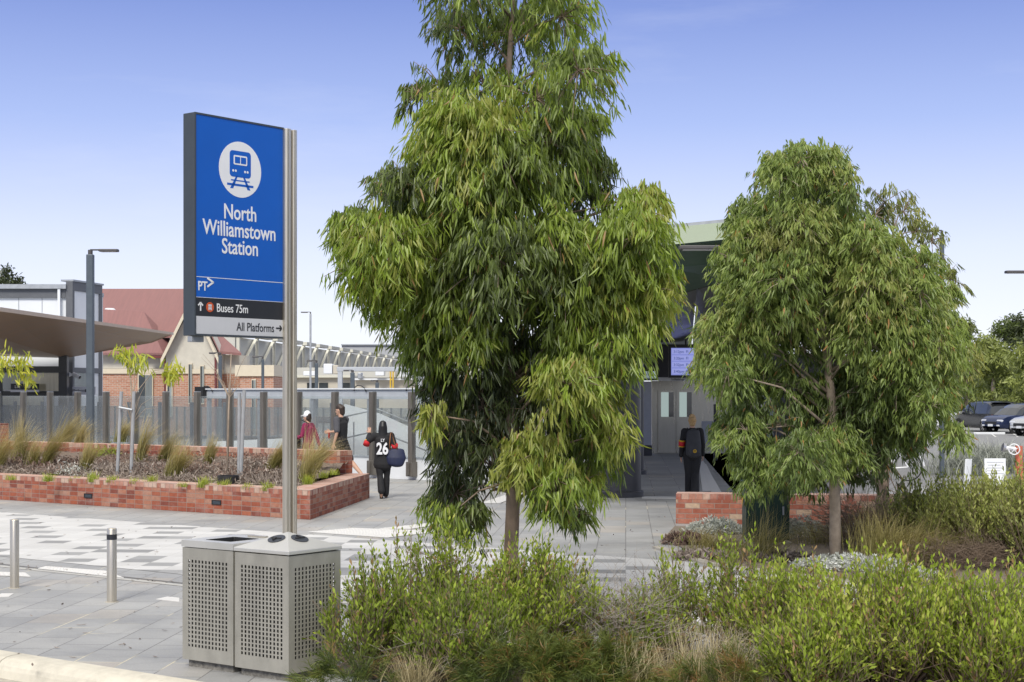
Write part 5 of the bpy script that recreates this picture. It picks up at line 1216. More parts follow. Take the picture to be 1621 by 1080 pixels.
# Lift and platform signs
ls_ = thing('lift_sign', 'black hanging sign reading Lift above the lift building doors', 'sign', (XZ(39, dL - .5), dL - .5, ZY(629, dL)))
wall_box('board', 17, 61, 607.5, 617, dL - .5, .08, M['sign_black'], ls_); wall_box('strip', 16.5, 61.2, 617.4, 620.8, dL - .5, .08, M['sign_pale'], ls_)
text('Lift', (XZ(30, dL), dL - .506, ZY(614.6, dL)), (1, 0, 0), UP, .16, M['sign_white'], ls_, xs=1.0)
wall_box('pictogram', 39.5, 42.8, 609, 614.8, dL - .51, .008, M['sign_blue'], ls_); wall_box('pictogram', 44, 48, 609, 614.8, dL - .51, .008, M['sign_pale'], ls_)
psn = thing('platform_sign', 'grey platform sign on the right side wall of the lift building', 'sign', (XZ(128, dL), dL - .4, ZY(626, dL)))
wall_box('board', 114.5, 151, 612.5, 625, dL - .4, .06, M['sign_pale'], psn); text('Platform', (XZ(119.5, dL), dL - .406, ZY(620.3, dL)), (1, 0, 0), UP, .14, M['sign_black'], psn, xs=.95)
wall_box('number_tile', 134.5, 138, 616.3, 620.8, dL - .41, .008, M['sign_black'], psn)
for x, s_, lab in ((107, -1, 'white security camera pointing left under the bronze canopy'), (121, 1, 'white security camera pointing right under the bronze canopy')):
    c = Vector((XZ(x, dL - .5), dL - .5, ZY(595, dL))); cm = thing('security_camera', lab, 'security camera', tuple(c))
    MB().tube([c + Vector((-.12 * s_, .0, .06)), c + Vector((.14 * s_, -.08, -.06))], .075, 12).build('body', M['panel_white'], cm, smooth='auto')
    MB().tube([c + Vector((.14 * s_, -.08, -.06)), c + Vector((.16 * s_, -.086, -.07))], .06, 12).build('lens', M['black'], cm)
    MB().tube([c + Vector((-.1 * s_, .02, .05)), c + Vector((-.16 * s_, .38, .0))], .04, 8).build('bracket', M['panel_white'], cm)
# bronze canopy
M['bronze'] = mat('bronze_soffit', (.31, .205, .135), .38, .1, var=.14, scale=1.2, stretch=(.5, 3, 1))
M['bronze_edge'] = mat('bronze_edge', (.46, .37, .29), .4, .4, var=.08)
n0, n1 = P(-260, 458, 40.0), P(272, 530, 57.0); e0, e1, e2 = P(-260, 556, 57.0), P(104, 567, 57.6), P(240, 543, 57.4)
can = thing('bronze_canopy', 'bronze metal canopy tapering to a point over the lift building entrance', 'canopy', (XZ(40, 52), 52, 3.4))
mb = MB(); low = [n0, P(0, 493, 47.8), n1, e2, e1, e0]
o = quad_slab('soffit', low, .03, M['bronze'], can)
mb = MB()
for a_, b_ in ((n0, low[1]), (low[1], n1)): mb.add([a_ + Vector((0, -.01, -.0)), b_ + Vector((0, -.01, 0)), b_ + Vector((0, -.0, .09)), a_ + Vector((0, 0, .13)), a_ + Vector((0, .3, 0)), b_ + Vector((0, .3, 0)), b_ + Vector((0, .3, .09)), a_ + Vector((0, .3, .13))], [(0, 1, 2, 3), (4, 7, 6, 5), (3, 2, 6, 7), (0, 4, 5, 1), (0, 3, 7, 4), (1, 5, 6, 2)])
o = mb.build('edge', M['bronze_edge'], can); bm_fix(o)
mb = MB(); mb.prism([p + UP * .05 for p in (low[1] + Vector((0, .3, 0)), n1, e2, e1, e0, n0 + Vector((0, .3, 0)))], (0, 0, .04)); o = mb.build('roof', M['galv'], can); bm_fix(o)
MB().box((XZ(101, 57.2), 57.2, 1.75), (.3, .3, 3.5)).build('post', M['frame_black'], can)

# ================================================================== old brick station building
M['render'] = mat('cream_roughcast', (.56, .53, .45), .9, var=.08, scale=3, bump=.4, bscale=60)
M['cream'] = mat('cream_trim', (.62, .55, .42), .7, var=.05)
M['roof_red'] = mat('red_corrugated_roof', (.24, .118, .11), .7, var=.10, scale=2, stretch=(6, .4, .4))
M['maroon'] = mat('maroon_gutter', (.14, .03, .03), .5)
dS = 74.0
sb = thing('brick_station_house', 'old brick and cream station house with red gabled roof behind the sign', 'house', (XZ(300, dS), dS, 0))
def sbox(name, x0, x1, y0, y1, d, t, mt, parent=sb): return wall_box(name, x0, x1, y0, y1, d, t, mt, parent)
g0 = ZY(622, dS) - EYE
# left wing
sbox('wall', 150, 262, 592, 690, dS, 3.0, M['brick_far']); sbox('upper_wall', 150, 262, 560, 583.5, dS + .02, 3.0, M['render']); sbox('string_course', 150, 262.5, 583.8, 591.7, dS - .08, 3.0, M['cream'])
# gable block
dG = dS - .8
sbox('wall', 262.6, 345, 592, 690, dG, 6.0, M['brick_far']); sbox('string_course', 262.3, 345.4, 584.5, 591.7, dG - .08, 3.0, M['cream'])
zz = lambda y: ZY(y, dG)
ap = 306
mb = MB(); mb.prism([(XZ(262.6, dG), dG + .02, zz(584.3)), (XZ(345, dG), dG + .02, zz(584.3)), (XZ(345, dG), dG + .02, zz(560)), (XZ(ap, dG), dG + .02, zz(480)), (XZ(262.6, dG), dG + .02, zz(560))], (0, 2.0, 0)); o = mb.build('gable', M['render'], sb); bm_fix(o)
# main roof (ridge runs left, away), gable roof
rd = 4.0
def roofq(name, pts, t=.12): return quad_slab(name, [Vector(p) for p in pts], t, M['roof_red'], sb)
roofq('roof', [(XZ(150, dS + 1), dS + 1.0, ZY(535, dS + 1)), (XZ(300, dS + 1), dS + 1.0, ZY(535, dS + 1)), (XZ(308, dS + 6), dS + 6, ZY(461, dS + 6)), (XZ(150, dS + 6), dS + 6, ZY(461, dS + 6))])
roofq('roof', [(XZ(150, dS - .5), dS - .5, ZY(562, dS - .5)), (XZ(258, dS - .5), dS - .5, ZY(562, dS - .5)), (XZ(228, dS + 2.0), dS + 2.0, ZY(497, dS + 2)), (XZ(150, dS + 2.0), dS + 2.0, ZY(492, dS + 2))], .1)
roofq('roof', [(XZ(258, dS - .5), dS - .5, ZY(562, dS - .5)), (XZ(275, dS + 2), dS + 2.0, ZY(545, dS + 2)), (XZ(228, dS + 2.0), dS + 2.0, ZY(497, dS + 2))], .1)
hip = [(XZ(258, dG - .4), dG - .4, zz(566)), (XZ(ap, dG - .4), dG - .4, zz(471)), (XZ(ap, dG + 6), dG + 6, zz(471)), (XZ(258, dG + 6), dG + 6, zz(566))]
roofq('roof', hip); hip2 = [(XZ(350, dG - .4), dG - .4, zz(566)), (XZ(350, dG + 6), dG + 6, zz(566)), (XZ(ap, dG + 6), dG + 6, zz(471)), (XZ(ap, dG - .4), dG - .4, zz(471))]; roofq('roof', hip2)
mb = MB()
for (x0, y0, x1, y1) in ((258, 569, ap, 472), (ap, 472, 350, 569)):
    a_, b_ = Vector((XZ(x0, dG), dG - .46, zz(y0))), Vector((XZ(x1, dG), dG - .46, zz(y1))); mb.prism([a_, b_, b_ + UP * -.28, a_ + UP * -.28], (0, -.06, 0))
o = mb.build('bargeboard', M['cream'], sb); bm_fix(o)
sbox('gutter', 235, 259, 563, 567, dS - .62, .14, M['maroon']); sbox('downpipe', 259.5, 262, 567, 680, dS - .5, .12, M['maroon']); sbox('downpipe', 339.5, 342.5, 566, 680, dG - .15, .1, M['maroon'])
# right wing with lean-to roof and parapet
sbox('wall', 345.5, 379, 592, 690, dS + .6, 3.0, M['brick_far']); sbox('upper_wall', 345.5, 379, 562, 591.7, dS + .62, 3.0, M['render'])
roofq('roof', [(XZ(344, dS), dS + .0, ZY(560, dS)), (XZ(382, dS), dS + .0, ZY(563, dS)), (XZ(352, dS + 3), dS + 3, ZY(536, dS + 3)), (XZ(340, dS + 3), dS + 3, ZY(534, dS + 3))])
sbox('wall', 379.3, 433, 596, 690, dS - 1.0, 4.0, M['brick_far']); sbox('parapet', 372, 433.6, 578, 595.7, dS - 1.1, 4.0, M['cream'])
for (x0, x1, y0, y1) in ((218, 242, 592, 660), (263.5, 273, 592, 660), (298, 304, 575, 640), (316.5, 323, 578, 640), (398, 405, 600, 690)):
    dd = dS if x0 < 262 else (dG if x0 < 340 else dS - 1)
    f_ = sbox('window', x0, x1, y0, y1, dd - .12, .12, M['cream'])
    ew = 1.5 if x1 - x0 > 8 else .6; sbox('pane', x0 + ew, (x0 + x1) / 2 - .25, y0 + 2, y1 - 2, dd - .14, .02, M['win'], f_); sbox('pane', (x0 + x1) / 2 + .25, x1 - ew, y0 + 2, y1 - 2, dd - .14, .02, M['cool_glass'], f_)
c = Vector((XZ(223, dS + 2), dS + 1.6, ZY(520, dS + 2)))
MB().lathe(c, [(.25, -.4), (.25, .06), (.32, .08), (.32, .2), (.22, .28), (0, .3)], 20).build('roof_vent', M['panel_white'], sb, smooth='auto')
c = Vector((XZ(174, dS + 2.5), dS + 2.5, ZY(493, dS + 2.5))); MB().lathe(c, [(.12, -.4), (.12, .0), (.3, .05), (.2, .15), (0, .16)], 16).build('roof_vent', M['panel_white'], sb, smooth='auto')

# ================================================================== factory with sawtooth frames, sheds
M['factory'] = mat('factory_grey', (.54, .53, .47), .8, var=.06, scale=.2)
M['factory_trim'] = mat('factory_trim', (.57, .555, .465), .7, var=.05)
M['shed'] = mat('shed_grey', (.40, .41, .42), .8, var=.05, scale=.1, stretch=(8, 8, .2))
M['lowshed'] = mat('low_shed_cream', (.50, .46, .38), .8, var=.08, scale=.3)
M['yellow'] = mat('safety_yellow', (.55, .36, .03), .6)
q0, q1 = Vector((XZ(372, 128), 128, 0)), Vector((XZ(722, 300), 300, 0)); dF = (q1 - q0).normalized(); nF = Vector((dF.y, -dF.x, 0)); LF = (q1 - q0).length
zF = ZY(531, 128)
fac = thing('factory', 'long grey factory with a row of cream V shaped roof frames beyond the station', 'factory', tuple(q0))
MB().prism([q0, q1, q1 - nF * 40, q0 - nF * 40], (0, 0, zF - .12)).build('wall', M['factory'], fac)
mb = MB(); nb = 26; cap = MB()
for i in range(nb):
    # bays equal in the world
    a_ = q0 + dF * (LF * i / nb) + nF * .15; b_ = q0 + dF * (LF * (i + .5) / nb) + nF * .15; e_ = q0 + dF * (LF * (i + 1) / nb) + nF * .15; w_ = .55
    def bar(p, r, ww, mbx=mb):
        mbx.prism([p - dF * ww, p + dF * ww, r + dF * ww, r - dF * ww], nF * .25)
    bar(a_ + UP * (zF - 3.2), a_ + UP * zF, .16); bar(a_ + UP * (zF - 5.0), a_ + UP * (zF - 3.25), .13)
    bar(a_ + UP * (zF - 2.9) + dF * .3, e_ - dF * .4 + UP * (zF - .1), .10)
    cap.prism([a_ - dF * .3 + UP * (zF - .02), e_ - dF * 2.2 + UP * (zF - .02), e_ - dF * 2.2 + UP * (zF + .3), a_ - dF * .3 + UP * (zF + .3)], nF * .5)
o = mb.build('frame', M['factory_trim'], fac); bm_fix(o); o = cap.build('roof_cap', M['factory_trim'], fac); bm_fix(o)
o = MB().prism([q0 + nF * .1 + UP * (zF - 3.3), q1 + nF * .1 + UP * (zF - 3.3), q1 + nF * .1 + UP * (zF - 3.0), q0 + nF * .1 + UP * (zF - 3.0)], nF * .5).build('ledge', M['factory_trim'], fac); bm_fix(o)
shd = thing('industrial_shed', 'large plain grey shed on the skyline behind the factory frames', 'shed', (XZ(650, 380), 380, 0))
wall_box('wall', 541, 900, 547, 640, 380, 60, M['shed'], shd); wall_box('roof_edge', 540, 901, 545, 546.8, 379.5, 61, M['galv'], shd)
ls2 = thing('low_factory_wing', 'low cream factory wing cluttered with roof units behind the fence', 'factory wing', (XZ(570, 112), 112, 0))
wall_box('wall', 431, 560, 598, 660, 112, 8, M['lowshed'], ls2); wall_box('wall', 562, 760, 602, 660, 110, 8, M['lowshed'], ls2); wall_box('parapet', 561, 761, 599, 601.8, 109.6, 8.8, M['panel_white'], ls2); wall_box('parapet', 430, 559, 594, 597.8, 111.6, 8.6, M['factory_trim'], ls2)
wall_box('wall', 431, 760, 582, 598, 124, 6, M['factory'], ls2)
for (x0, x1, y0, y1, c_) in ((512, 526, 576, 592, 'panel_white'), (527, 535, 578, 592, 'lowshed'), (594, 608, 586, 595, 'panel_white'), (615, 626, 586, 598, 'lowshed'), (633, 645, 588, 597, 'panel_white'), (566, 572, 590, 600, 'galv'), (652, 690, 590, 600, 'galv'), (440, 452, 586, 595, 'galv'), (480, 500, 588, 595, 'panel_white')): wall_box('roof_unit', x0, x1, y0, y1, 108.5, 1.2, M[c_], ls2, .05)
for x in (617, 691): 
    wall_box('ladder_cage', x, x + 2, 588, 625, 106.5, .3, M['yellow'], ls2); wall_box('ladder_cage', x + 4, x + 6, 588, 625, 106.5, .3, M['yellow'], ls2); wall_box('ladder_cage', x + 2.1, x + 3.9, 600, 602, 106.5, .2, M['yellow'], ls2)
for x in (452, 486, 505, 540): wall_box('window', x, x + 14, 606, 616, 111.9, .08, M['win'], ls2)
# grey gantry over the line
gan = thing('rail_gantry', 'pale grey steel gantry beam on two posts over the railway line', 'gantry', (XZ(600, 72), 72, 0))
wall_box('beam', 533, 712, 581, 588, 72, .4, M['grey_beam'], gan, .02)
for x in (538, 664): wall_box('post', x - 3.5, x + 3.5, 588.2, 696, 72, .3, M['grey_beam'], gan, .01)

# ================================================================== lamps
def lamp(lab, x, d, ytop, w, arm, ybase=None, head=.34, mt='post_grey', armh=None, zb=0.0, hl=None):
    b = Vector((XZ(x, d), d, zb)); zt = ZY(ytop, d); wd_ = w / F * d
    o = thing('street_lamp', lab, 'street lamp', tuple(b), group='street lamps around the station')
    MB().box(b + UP * ((zt - zb) / 2), (wd_, wd_, zt - zb)).build('post', M[mt], o, bevel=wd_ * .12)
    if arm:
        za = zt + .05; s_ = 1 if arm > 0 else -1; L = abs(arm) / F * d
        MB().tube([b + UP * (zt - zb), b + UP * (za - zb + .06)], wd_ * .35, 12).build('spigot', M['lamp_dark'], o)
        mb = MB(); mb.box(b + Vector((s_ * L / 2, 0, za - zb + .06)), (L, wd_ * .35, .035)); mb.build('arm', M['lamp_dark'], o)
        h = hl or L * .55; mb = MB(); mb.box(b + Vector((s_ * (L - h / 2), 0, za - zb + .045)), (h, .24, .06)); hd = mb.build('luminaire', M['lamp_dark'], o, bevel=.012)
        MB().box(b + Vector((s_ * (L - h / 2), 0, za - zb + .012)), (h * .8, .18, .006)).build('lens', M['sign_pale'], hd)
    return o
bl_ = bedpt(143, 712)
lm = lamp('tall square blue grey street lamp rising from the brick planter', 143, bl_.y, 403, 11, 44, zb=bl_.z, hl=.45)
MB().box((XZ(143, bl_.y), bl_.y - .076, ZY(512, bl_.y)), (.06, .006, .13)).build('label_plate', M['sign_pale'], lm)
MB().box((XZ(145, bl_.y), bl_.y - .076, ZY(640, bl_.y)), (.045, .006, .10)).build('label_plate', M['sign_pale'], lm)
lamp('dark platform lamp in front of the station house gable wall', 348.5, 62, 563, 5, -17)
lamp('dark platform lamp in front of the cream parapet', 416, 64, 569, 4.2, -16)
lamp('dark platform lamp just right of the sign pole', 501, 66, 575, 5, -15)
lamp('dark platform lamp left of the rail gantry', 558, 70, 590, 6.5, -14)
lamp('short dark platform lamp right of the walkers', 597, 72, 606, 5.5, -10)
lamp('thin tall galvanised lamp pole against the sky near the sign pole', 491.5, 95, 497, 3.0, -15, mt='galv', hl=.4)
lamp('station forecourt lamp with long arm reaching left before the green roof edge', 1217, 25, 402, 13, -142, hl=.62)
lamp('dark lamp post top showing behind the sparser yellowish gum tree', 1491, 40, 372, 6.5, -48, hl=.5)
lamp('street lamp whose dark head enters from the right edge', 1665, 38, 437, 7, -73, hl=.6)

# ================================================================== trees in the distance
def far_tree(lab, x, ytop, w, d, seed, leafm, n, tint, pale=False, ybase=None, shape=1.0, L=.35):
    rg = np.random.default_rng(seed); b = Vector((XZ(x, d), d, 0)); H = ZY(ytop, d); rx = w / 2 / F * d
    o = thing('distant_tree', lab, 'tree', tuple(b), group='trees behind the car park')
    MB().tube([b, b + UP * H * .45, b + Vector((rx * .1, 0, H * .85))], [rx * .09, rx * .06, rx * .02], 7).build('trunk', M['bark_pale' if pale else 'bark'], o, smooth=True)
    nc = max(18, n // 90); th = rg.uniform(0, 6.28, nc); zc = rg.uniform(.22, 1, nc); rr = np.sin(np.clip(zc, .05, 1) ** shape * math.pi * .93) * .9 + .12
    q = np.sqrt(rg.random(nc)); c = np.stack([np.cos(th) * q * rr * rx, np.sin(th) * q * rr * rx, zc * H * .96], 1); cr = rx * rg.uniform(.18, .34, nc)
    k = rg.integers(0, nc, n); dd = nrm(rg.normal(size=(n, 3))); p = c[k] + dd * (cr[k] * rg.random(n) ** .5)[:, None] + np3(b)
    a = rg.normal(size=(n, 3)) + np.array((0, 0, -.6))
    ct = rg.normal(0, .10, nc)
    v, tr, t = leaf_arrays(p, a, rg.normal(size=(n, 3)), L * rg.uniform(.6, 1.3, n), np.full(n, L * .28), rg.normal(0, .1, n), rg.uniform(0, .2, n), .1, np.clip(tint + ct[k] + rg.normal(0, .1, n), 0, .95), ROWS_SMALL)
    tri_mesh('crown', v, tr, t, LM[leafm], o); return o
far_tree('tall dark green tree at the right edge of the skyline', 1612, 495, 120, 120, 901, 'euc1', 7000, .22, L=.45)
far_tree('olive tree with pale leaning trunk behind the dark parked wagon', 1572, 530, 95, 105, 902, 'olive', 5200, .42, True, L=.42)
far_tree('olive green tree at the right edge behind the silver car', 1640, 540, 120, 100, 903, 'olive', 5200, .35, True, L=.42)
far_tree('small tree top between the yellowish gum and the dark skyline tree', 1530, 505, 70, 135, 904, 'euc1', 3000, .35, L=.5)
far_tree('dull green tree hidden behind the yellowish gum tree', 1440, 540, 120, 130, 905, 'olive', 3500, .3, L=.5)
far_tree('green tree glimpsed behind the rounded gum tree', 1340, 560, 130, 140, 906, 'olive', 3500, .3, L=.5)
far_tree('dark cypress tree top above the lift building at the left edge', 10, 418, 90, 110, 907, 'euc1', 6000, .16, L=.4, shape=.8)
rt_ = mat_hedge = None
rgh = np.random.default_rng(77); n = 9000; xh = rgh.uniform(1230, 1720, n); dh = rgh.uniform(150, 158, n); zh = rgh.random(n) ** .8 * 5.2
ph = np.stack([(xh - CX) / F * dh, dh, zh], 1)
v, tr, t = leaf_arrays(ph, rgh.normal(size=(n, 3)), rgh.normal(size=(n, 3)), rgh.uniform(.5, 1.1, n), np.full(n, .26), rgh.normal(0, .1, n), rgh.uniform(0, .2, n), .1, np.clip(.32 + rgh.normal(0, .14, n), 0, 1), ROWS_SMALL)
tag(tri_mesh('tree_belt', v, tr, t, LM['olive']), 'dense belt of trees closing the view beyond the car park', 'tree belt', kind='stuff')
# ================================================================== people
M['skin'] = mat('skin', (.50, .30, .21), .55, var=.06, scale=12)
M['hair_dark'] = mat('hair_dark_brown', (.035, .022, .016), .55, var=.4, scale=30, stretch=(3, 3, .6))
M['hair_black'] = mat('hair_black', (.008, .008, .009), .45, var=.4, scale=30, stretch=(3, 3, .6))
M['hair_blond'] = mat('hair_blond', (.42, .27, .12), .6, var=.35, scale=40, bump=.5)
M['cl_black'] = mat('black_cloth', (.013, .013, .015), .85, var=.3, scale=14, bump=.4, bscale=18)
M['cl_grey'] = mat('charcoal_cloth', (.075, .075, .085), .85, var=.2, scale=14)
M['cl_maroon'] = mat('maroon_cloth', (.22, .012, .065), .85, var=.2, scale=14, bump=.4, bscale=18)
M['cl_brown'] = mat('rust_brown_cloth', (.17, .075, .05), .85, var=.2)
M['cl_white'] = mat('white_cloth', (.75, .76, .78), .8, var=.04)
M['cl_red'] = mat('red_band', (.50, .012, .02), .7, var=.1)
M['cl_yellow'] = mat('yellow_band', (.65, .40, .02), .7, var=.1)
M['navy'] = mat('navy_bag', (.012, .018, .055), .6, var=.2, scale=10, bump=.3, bscale=20)
M['tan'] = mat('tan_strap', (.24, .10, .04), .6)
M['shoe'] = mat('black_shoe', (.012, .012, .012), .5)
def fuse(name, mb, voxel, mt, parent, smooth_it=3):
    me = bpy.data.meshes.new('tmp_fuse'); me.from_pydata([tuple(p) for p in mb.v], [], mb.f); me.update()
    o = bpy.data.objects.new('tmp_fuse', me); COL.objects.link(o)
    r = o.modifiers.new('r', 'REMESH'); r.mode = 'VOXEL'; r.voxel_size = voxel; r.use_smooth_shade = True
    s = o.modifiers.new('s', 'SMOOTH'); s.factor = .5; s.iterations = smooth_it
    dg = bpy.context.evaluated_depsgraph_get(); dg.update()
    m2 = bpy.data.meshes.new_from_object(o.evaluated_get(dg)); bpy.data.objects.remove(o); bpy.data.meshes.remove(me)
    m2.name = name; m2.materials.clear(); m2.materials.append(mt)
    for p_ in m2.polygons: p_.use_smooth = True
    o = bpy.data.objects.new(name, m2); COL.objects.link(o); attach(o, parent); return o
Xa = Vector((1, 0, 0))
def v3(*a): return Vector(a)
def body(pose):
    """pose: dict of joints in local space (x right, y forward, z up)"""
    mb = MB(); J = pose; hd = J['head']; f = J.get('face', v3(0, 1, 0)).normalized(); s = f.cross(UP).normalized()
    mb.capsule([hd - UP * .05 + f * .012, hd, hd + UP * .045 - f * .005], [(.062, .078), (.074, .094), (.066, .085)], 14, s)
    mb.capsule([hd + f * .085 - UP * .01, hd + f * .105 - UP * .03], [.012, .017], 8, s)           # nose
    mb.capsule([hd + f * .05 - UP * .09, hd + f * .075 - UP * .092], [.03, .02], 8, s)               # chin
    mb.capsule([hd + f * .082 - UP * .062 - s * .018, hd + f * .082 - UP * .062 + s * .018], [.008, .008], 6, f)  # mouth
    for k in (-1, 1):
        mb.capsule([hd + s * k * .072 + UP * .02, hd + s * k * .076 - UP * .025], [(.010, .022), (.008, .016)], 8, s)  # ears
        mb.capsule([hd + f * .082 + s * k * .045 + UP * .02, hd + f * .088 + s * k * .018 + UP * .018], [.011, .008], 6, f)  # brows
    mb.capsule([J['neck'], hd - UP * .06], [.056, .052], 10, s)
    mb.capsule([J['hip'] - UP * .03, J['hip'] + UP * .1, J['chest'], J['neck'] - UP * .03], [(.15, .10), (.135, .095), (.165, .11), (.09, .06)], 16, J.get('side', Xa))
    for k, n in ((-1, 'L'), (1, 'R')):
        sh, el, wr = J['sh' + n], J['el' + n], J['wr' + n]
        mb.capsule([J['chest'] + UP * .08, sh, sh.lerp(el, .4), el, el.lerp(wr, .3), wr], [.06, .055, .047, .037, .036, .024], 10)
        hdir = J.get('hd' + n, (wr - el).normalized()); pn = J.get('pn' + n, Xa * k)      # palm normal
        ac = hdir.cross(pn).normalized()                                                   # across the palm
        pc = wr + hdir * .05; mb.capsule([wr, pc, wr + hdir * .085], [(.026, .016), (.038, .015), (.04, .013)], 8, ac)
        cu = J.get('cu' + n, .5)
        for i, (o_, L) in enumerate(((-.03, .062), (-.010, .072), (.011, .068), (.030, .052))):
            b = wr + hdir * .082 + ac * o_; d1 = (hdir + ac * o_ * 3 - pn * cu * .4).normalized(); d2 = (hdir - pn * cu * 1.3 + ac * o_ * 3).normalized()
            mb.capsule([b, b + d1 * L * .5, b + d1 * L * .5 + d2 * L * .5], [.0105, .010, .008], 6)
        tb = wr + hdir * .03 - ac * .03 * J.get('th' + n, 1); td = (hdir * .7 - ac * .8 * J.get('th' + n, 1) - pn * .2).normalized()
        mb.capsule([tb, tb + td * .04, tb + (td + hdir * .4).normalized() * .07], [.014, .012, .009], 6)
        hp, kn, an, to = J['hp' + n], J['kn' + n], J['an' + n], J['to' + n]
        mb.capsule([hp, hp.lerp(kn, .45), kn, kn.lerp(an, .3), an], [.088, .075, .055, .056, .038], 12)
        mb.capsule([an + (an - to).normalized() * .03 - UP * .03, an - UP * .035, to], [.036, .042, .032], 8, Xa)
    return mb
def std_pose(stride=.0, **kw):
    J = dict(head=v3(0, .03, 1.63), neck=v3(0, 0, 1.46), chest=v3(0, 0, 1.30), hip=v3(0, 0, .95), shL=v3(-.185, 0, 1.42), shR=v3(.185, 0, 1.42), elL=v3(-.24, -.03, 1.14), elR=v3(.24, -.03, 1.14), wrL=v3(-.25, .05, .90), wrR=v3(.25, .05, .90),
             hpL=v3(-.09, 0, .92), hpR=v3(.09, 0, .92))
    for n, s, k in (('L', 1, -1), ('R', -1, 1)):
        st_ = stride * s
        J['kn' + n] = v3(.095 * k, .10 * max(st_, -.3) + (.05 if st_ > 0 else .03), .50); J['an' + n] = v3(.09 * k, .42 * st_ - (.05 if st_ < 0 else 0), .09 + (.07 if st_ < 0 else 0)); J['to' + n] = v3(.10 * k, .42 * st_ + .15 - (.04 if st_ < 0 else 0), .035)
    J.update(kw); return J
def sleeve(mb, sh, el, wr, r0, r1, t=1.0, flare=1.0):
    if t <= .5: e = sh.lerp(el, t * 2); mb.capsule([sh, sh.lerp(e, .5), e], [r0, r0 * .95, r1 * flare], 12)
    else:
        e = el.lerp(wr, (t - .5) * 2); mb.capsule([sh, sh.lerp(el, .5), el, el.lerp(e, .5), e], [r0, r0 * .92, r1 * 1.08, r1, r1 * .85 * flare], 12)
def top(J, waist, rh, sleeves=(1, 1), rs=.072, side=None, bell=1.0, lo=.0):
    mb = MB(); sd = side or J.get('side', Xa)
    mb.capsule([J['hip'] + UP * waist, J['hip'] + UP * (waist + .14), J['chest'] - UP * .06, J['chest'] + UP * .05, J['neck'] - UP * .035], [(rh * bell, rh * .74 * bell), (rh * .96, rh * .70), (.185, .135), (.19, .13), (.085, .075)], 18, sd)
    for n, s in (('L', sleeves[0]), ('R', sleeves[1])):
        mb.capsule([J['chest'] + UP * .08, J['sh' + n]], [.08, rs], 10); sleeve(mb, J['sh' + n], J['el' + n], J['wr' + n], rs, rs * .72, s)
    return mb
def pants(J, r0=.108, r1=.075, end=1.0, rh=.165, flare=1.0):
    mb = MB(); mb.capsule([J['hip'] + UP * .10, J['hip'] - UP * .03], [(rh, rh * .72), (rh, rh * .76)], 16, J.get('side', Xa))
    for n in 'LR':
        hp, kn, an = J['hp' + n], J['kn' + n], J['an' + n]
        if end < .6: mb.capsule([hp, hp.lerp(kn, .5), hp.lerp(kn, end * 2)], [r0, r0 * .95, r1 * 1.2], 12)
        else: mb.capsule([hp, hp.lerp(kn, .5), kn, kn.lerp(an, .5), kn.lerp(an, .97)], [r0, r0 * .92, r1, r1 * flare, r1 * flare * 1.02], 12)
    return mb
def shoes(J, parent, mt=None):
    for n in 'LR':
        an, to = J['an' + n], J['to' + n]; mb = MB(); mb.capsule([an - (to - an).normalized() * .035 - UP * .035, an.lerp(to, .5) - UP * .01, to + (to - an).normalized() * .03], [(.040, .036), (.046, .034), (.040, .028)], 10, Xa)
        fuse('shoe', mb, .008, mt or M['shoe'], parent, 2)
def person(lab, loc, rz, scale): return thing('person', lab, 'person', tuple(loc), rz, 'people walking by the station', True, scale)
# --- girl in black number 26 jersey, walking away, left hand raised
g = G(606, 789); h_ = .1
J = std_pose(-.45, anR=v3(.06, .12, .09), toR=v3(.07, .26, .035), knR=v3(.09, .07, .5), anL=v3(-.03, -.22, .17), toL=v3(-.03, -.16, .04), knL=v3(-.06, -.03, .5), elL=v3(-.36, .02, 1.26), wrL=v3(-.30, .16, 1.46), hdL=v3(-.05, .15, 1).normalized(), pnL=v3(0, -1, 0), cuL=.1, elR=v3(.27, -.06, 1.17), wrR=v3(.27, .10, 1.02), cuR=1.2)
p = person('person with long black hair in a black number 26 jersey, left hand raised', g, R(4), .90)
fuse('body', body(J), .0065, M['skin'], p)
fuse('jersey', top(J, -.18, .20, (.96, .92), .082, bell=1.08), .012, M['cl_black'], p); fuse('trousers', pants(J, .105, .070, 1.0, .165, 1.12), .012, M['cl_black'], p); shoes(J, p)
hb_ = MB(); hd = J['head']; hb_.capsule([hd + UP * .05 - v3(0, .005, 0), hd - UP * .02 - v3(0, .022, 0), hd - UP * .14 - v3(0, .045, 0), hd - UP * .24 - v3(-.01, .075, 0)], [(.085, .10), (.10, .105), (.105, .075), (.115, .045)], 14, Xa); fuse('hair', hb_, .01, M['hair_black'], p)
for n in 'LR':
    el = J['el' + n]; d_ = (J['wr' + n] - el).normalized(); a_ = el + d_ * (-.02)
    MB().tube([a_ - d_ * .045, a_ + d_ * .045], [.076, .072], 14).build('arm_band', M['cl_red'], p, smooth=True); MB().tube([a_ + d_ * .047, a_ + d_ * .065], [.073, .071], 14).build('arm_band', M['cl_yellow'], p, smooth=True)
by_ = -.152
text('26', (-.008, by_ - .018, 1.01), (1, 0, 0), v3(0, -.05, 1), .36, M['cl_white'], p, 'jersey_number', 'CENTER', .74, .03, .012)
text('LY', (-.0, by_ - .010, 1.285), (1, 0, 0), v3(0, .03, 1), .10, M['cl_white'], p, 'jersey_name', 'CENTER', .8, .02, .012)
tote = thing('tote_bag', 'navy tote bag with tan straps hanging from the shoulder of the jersey wearer', 'bag', tuple(g + v3(.27, -.06, .72)), R(4), None, True, .9)
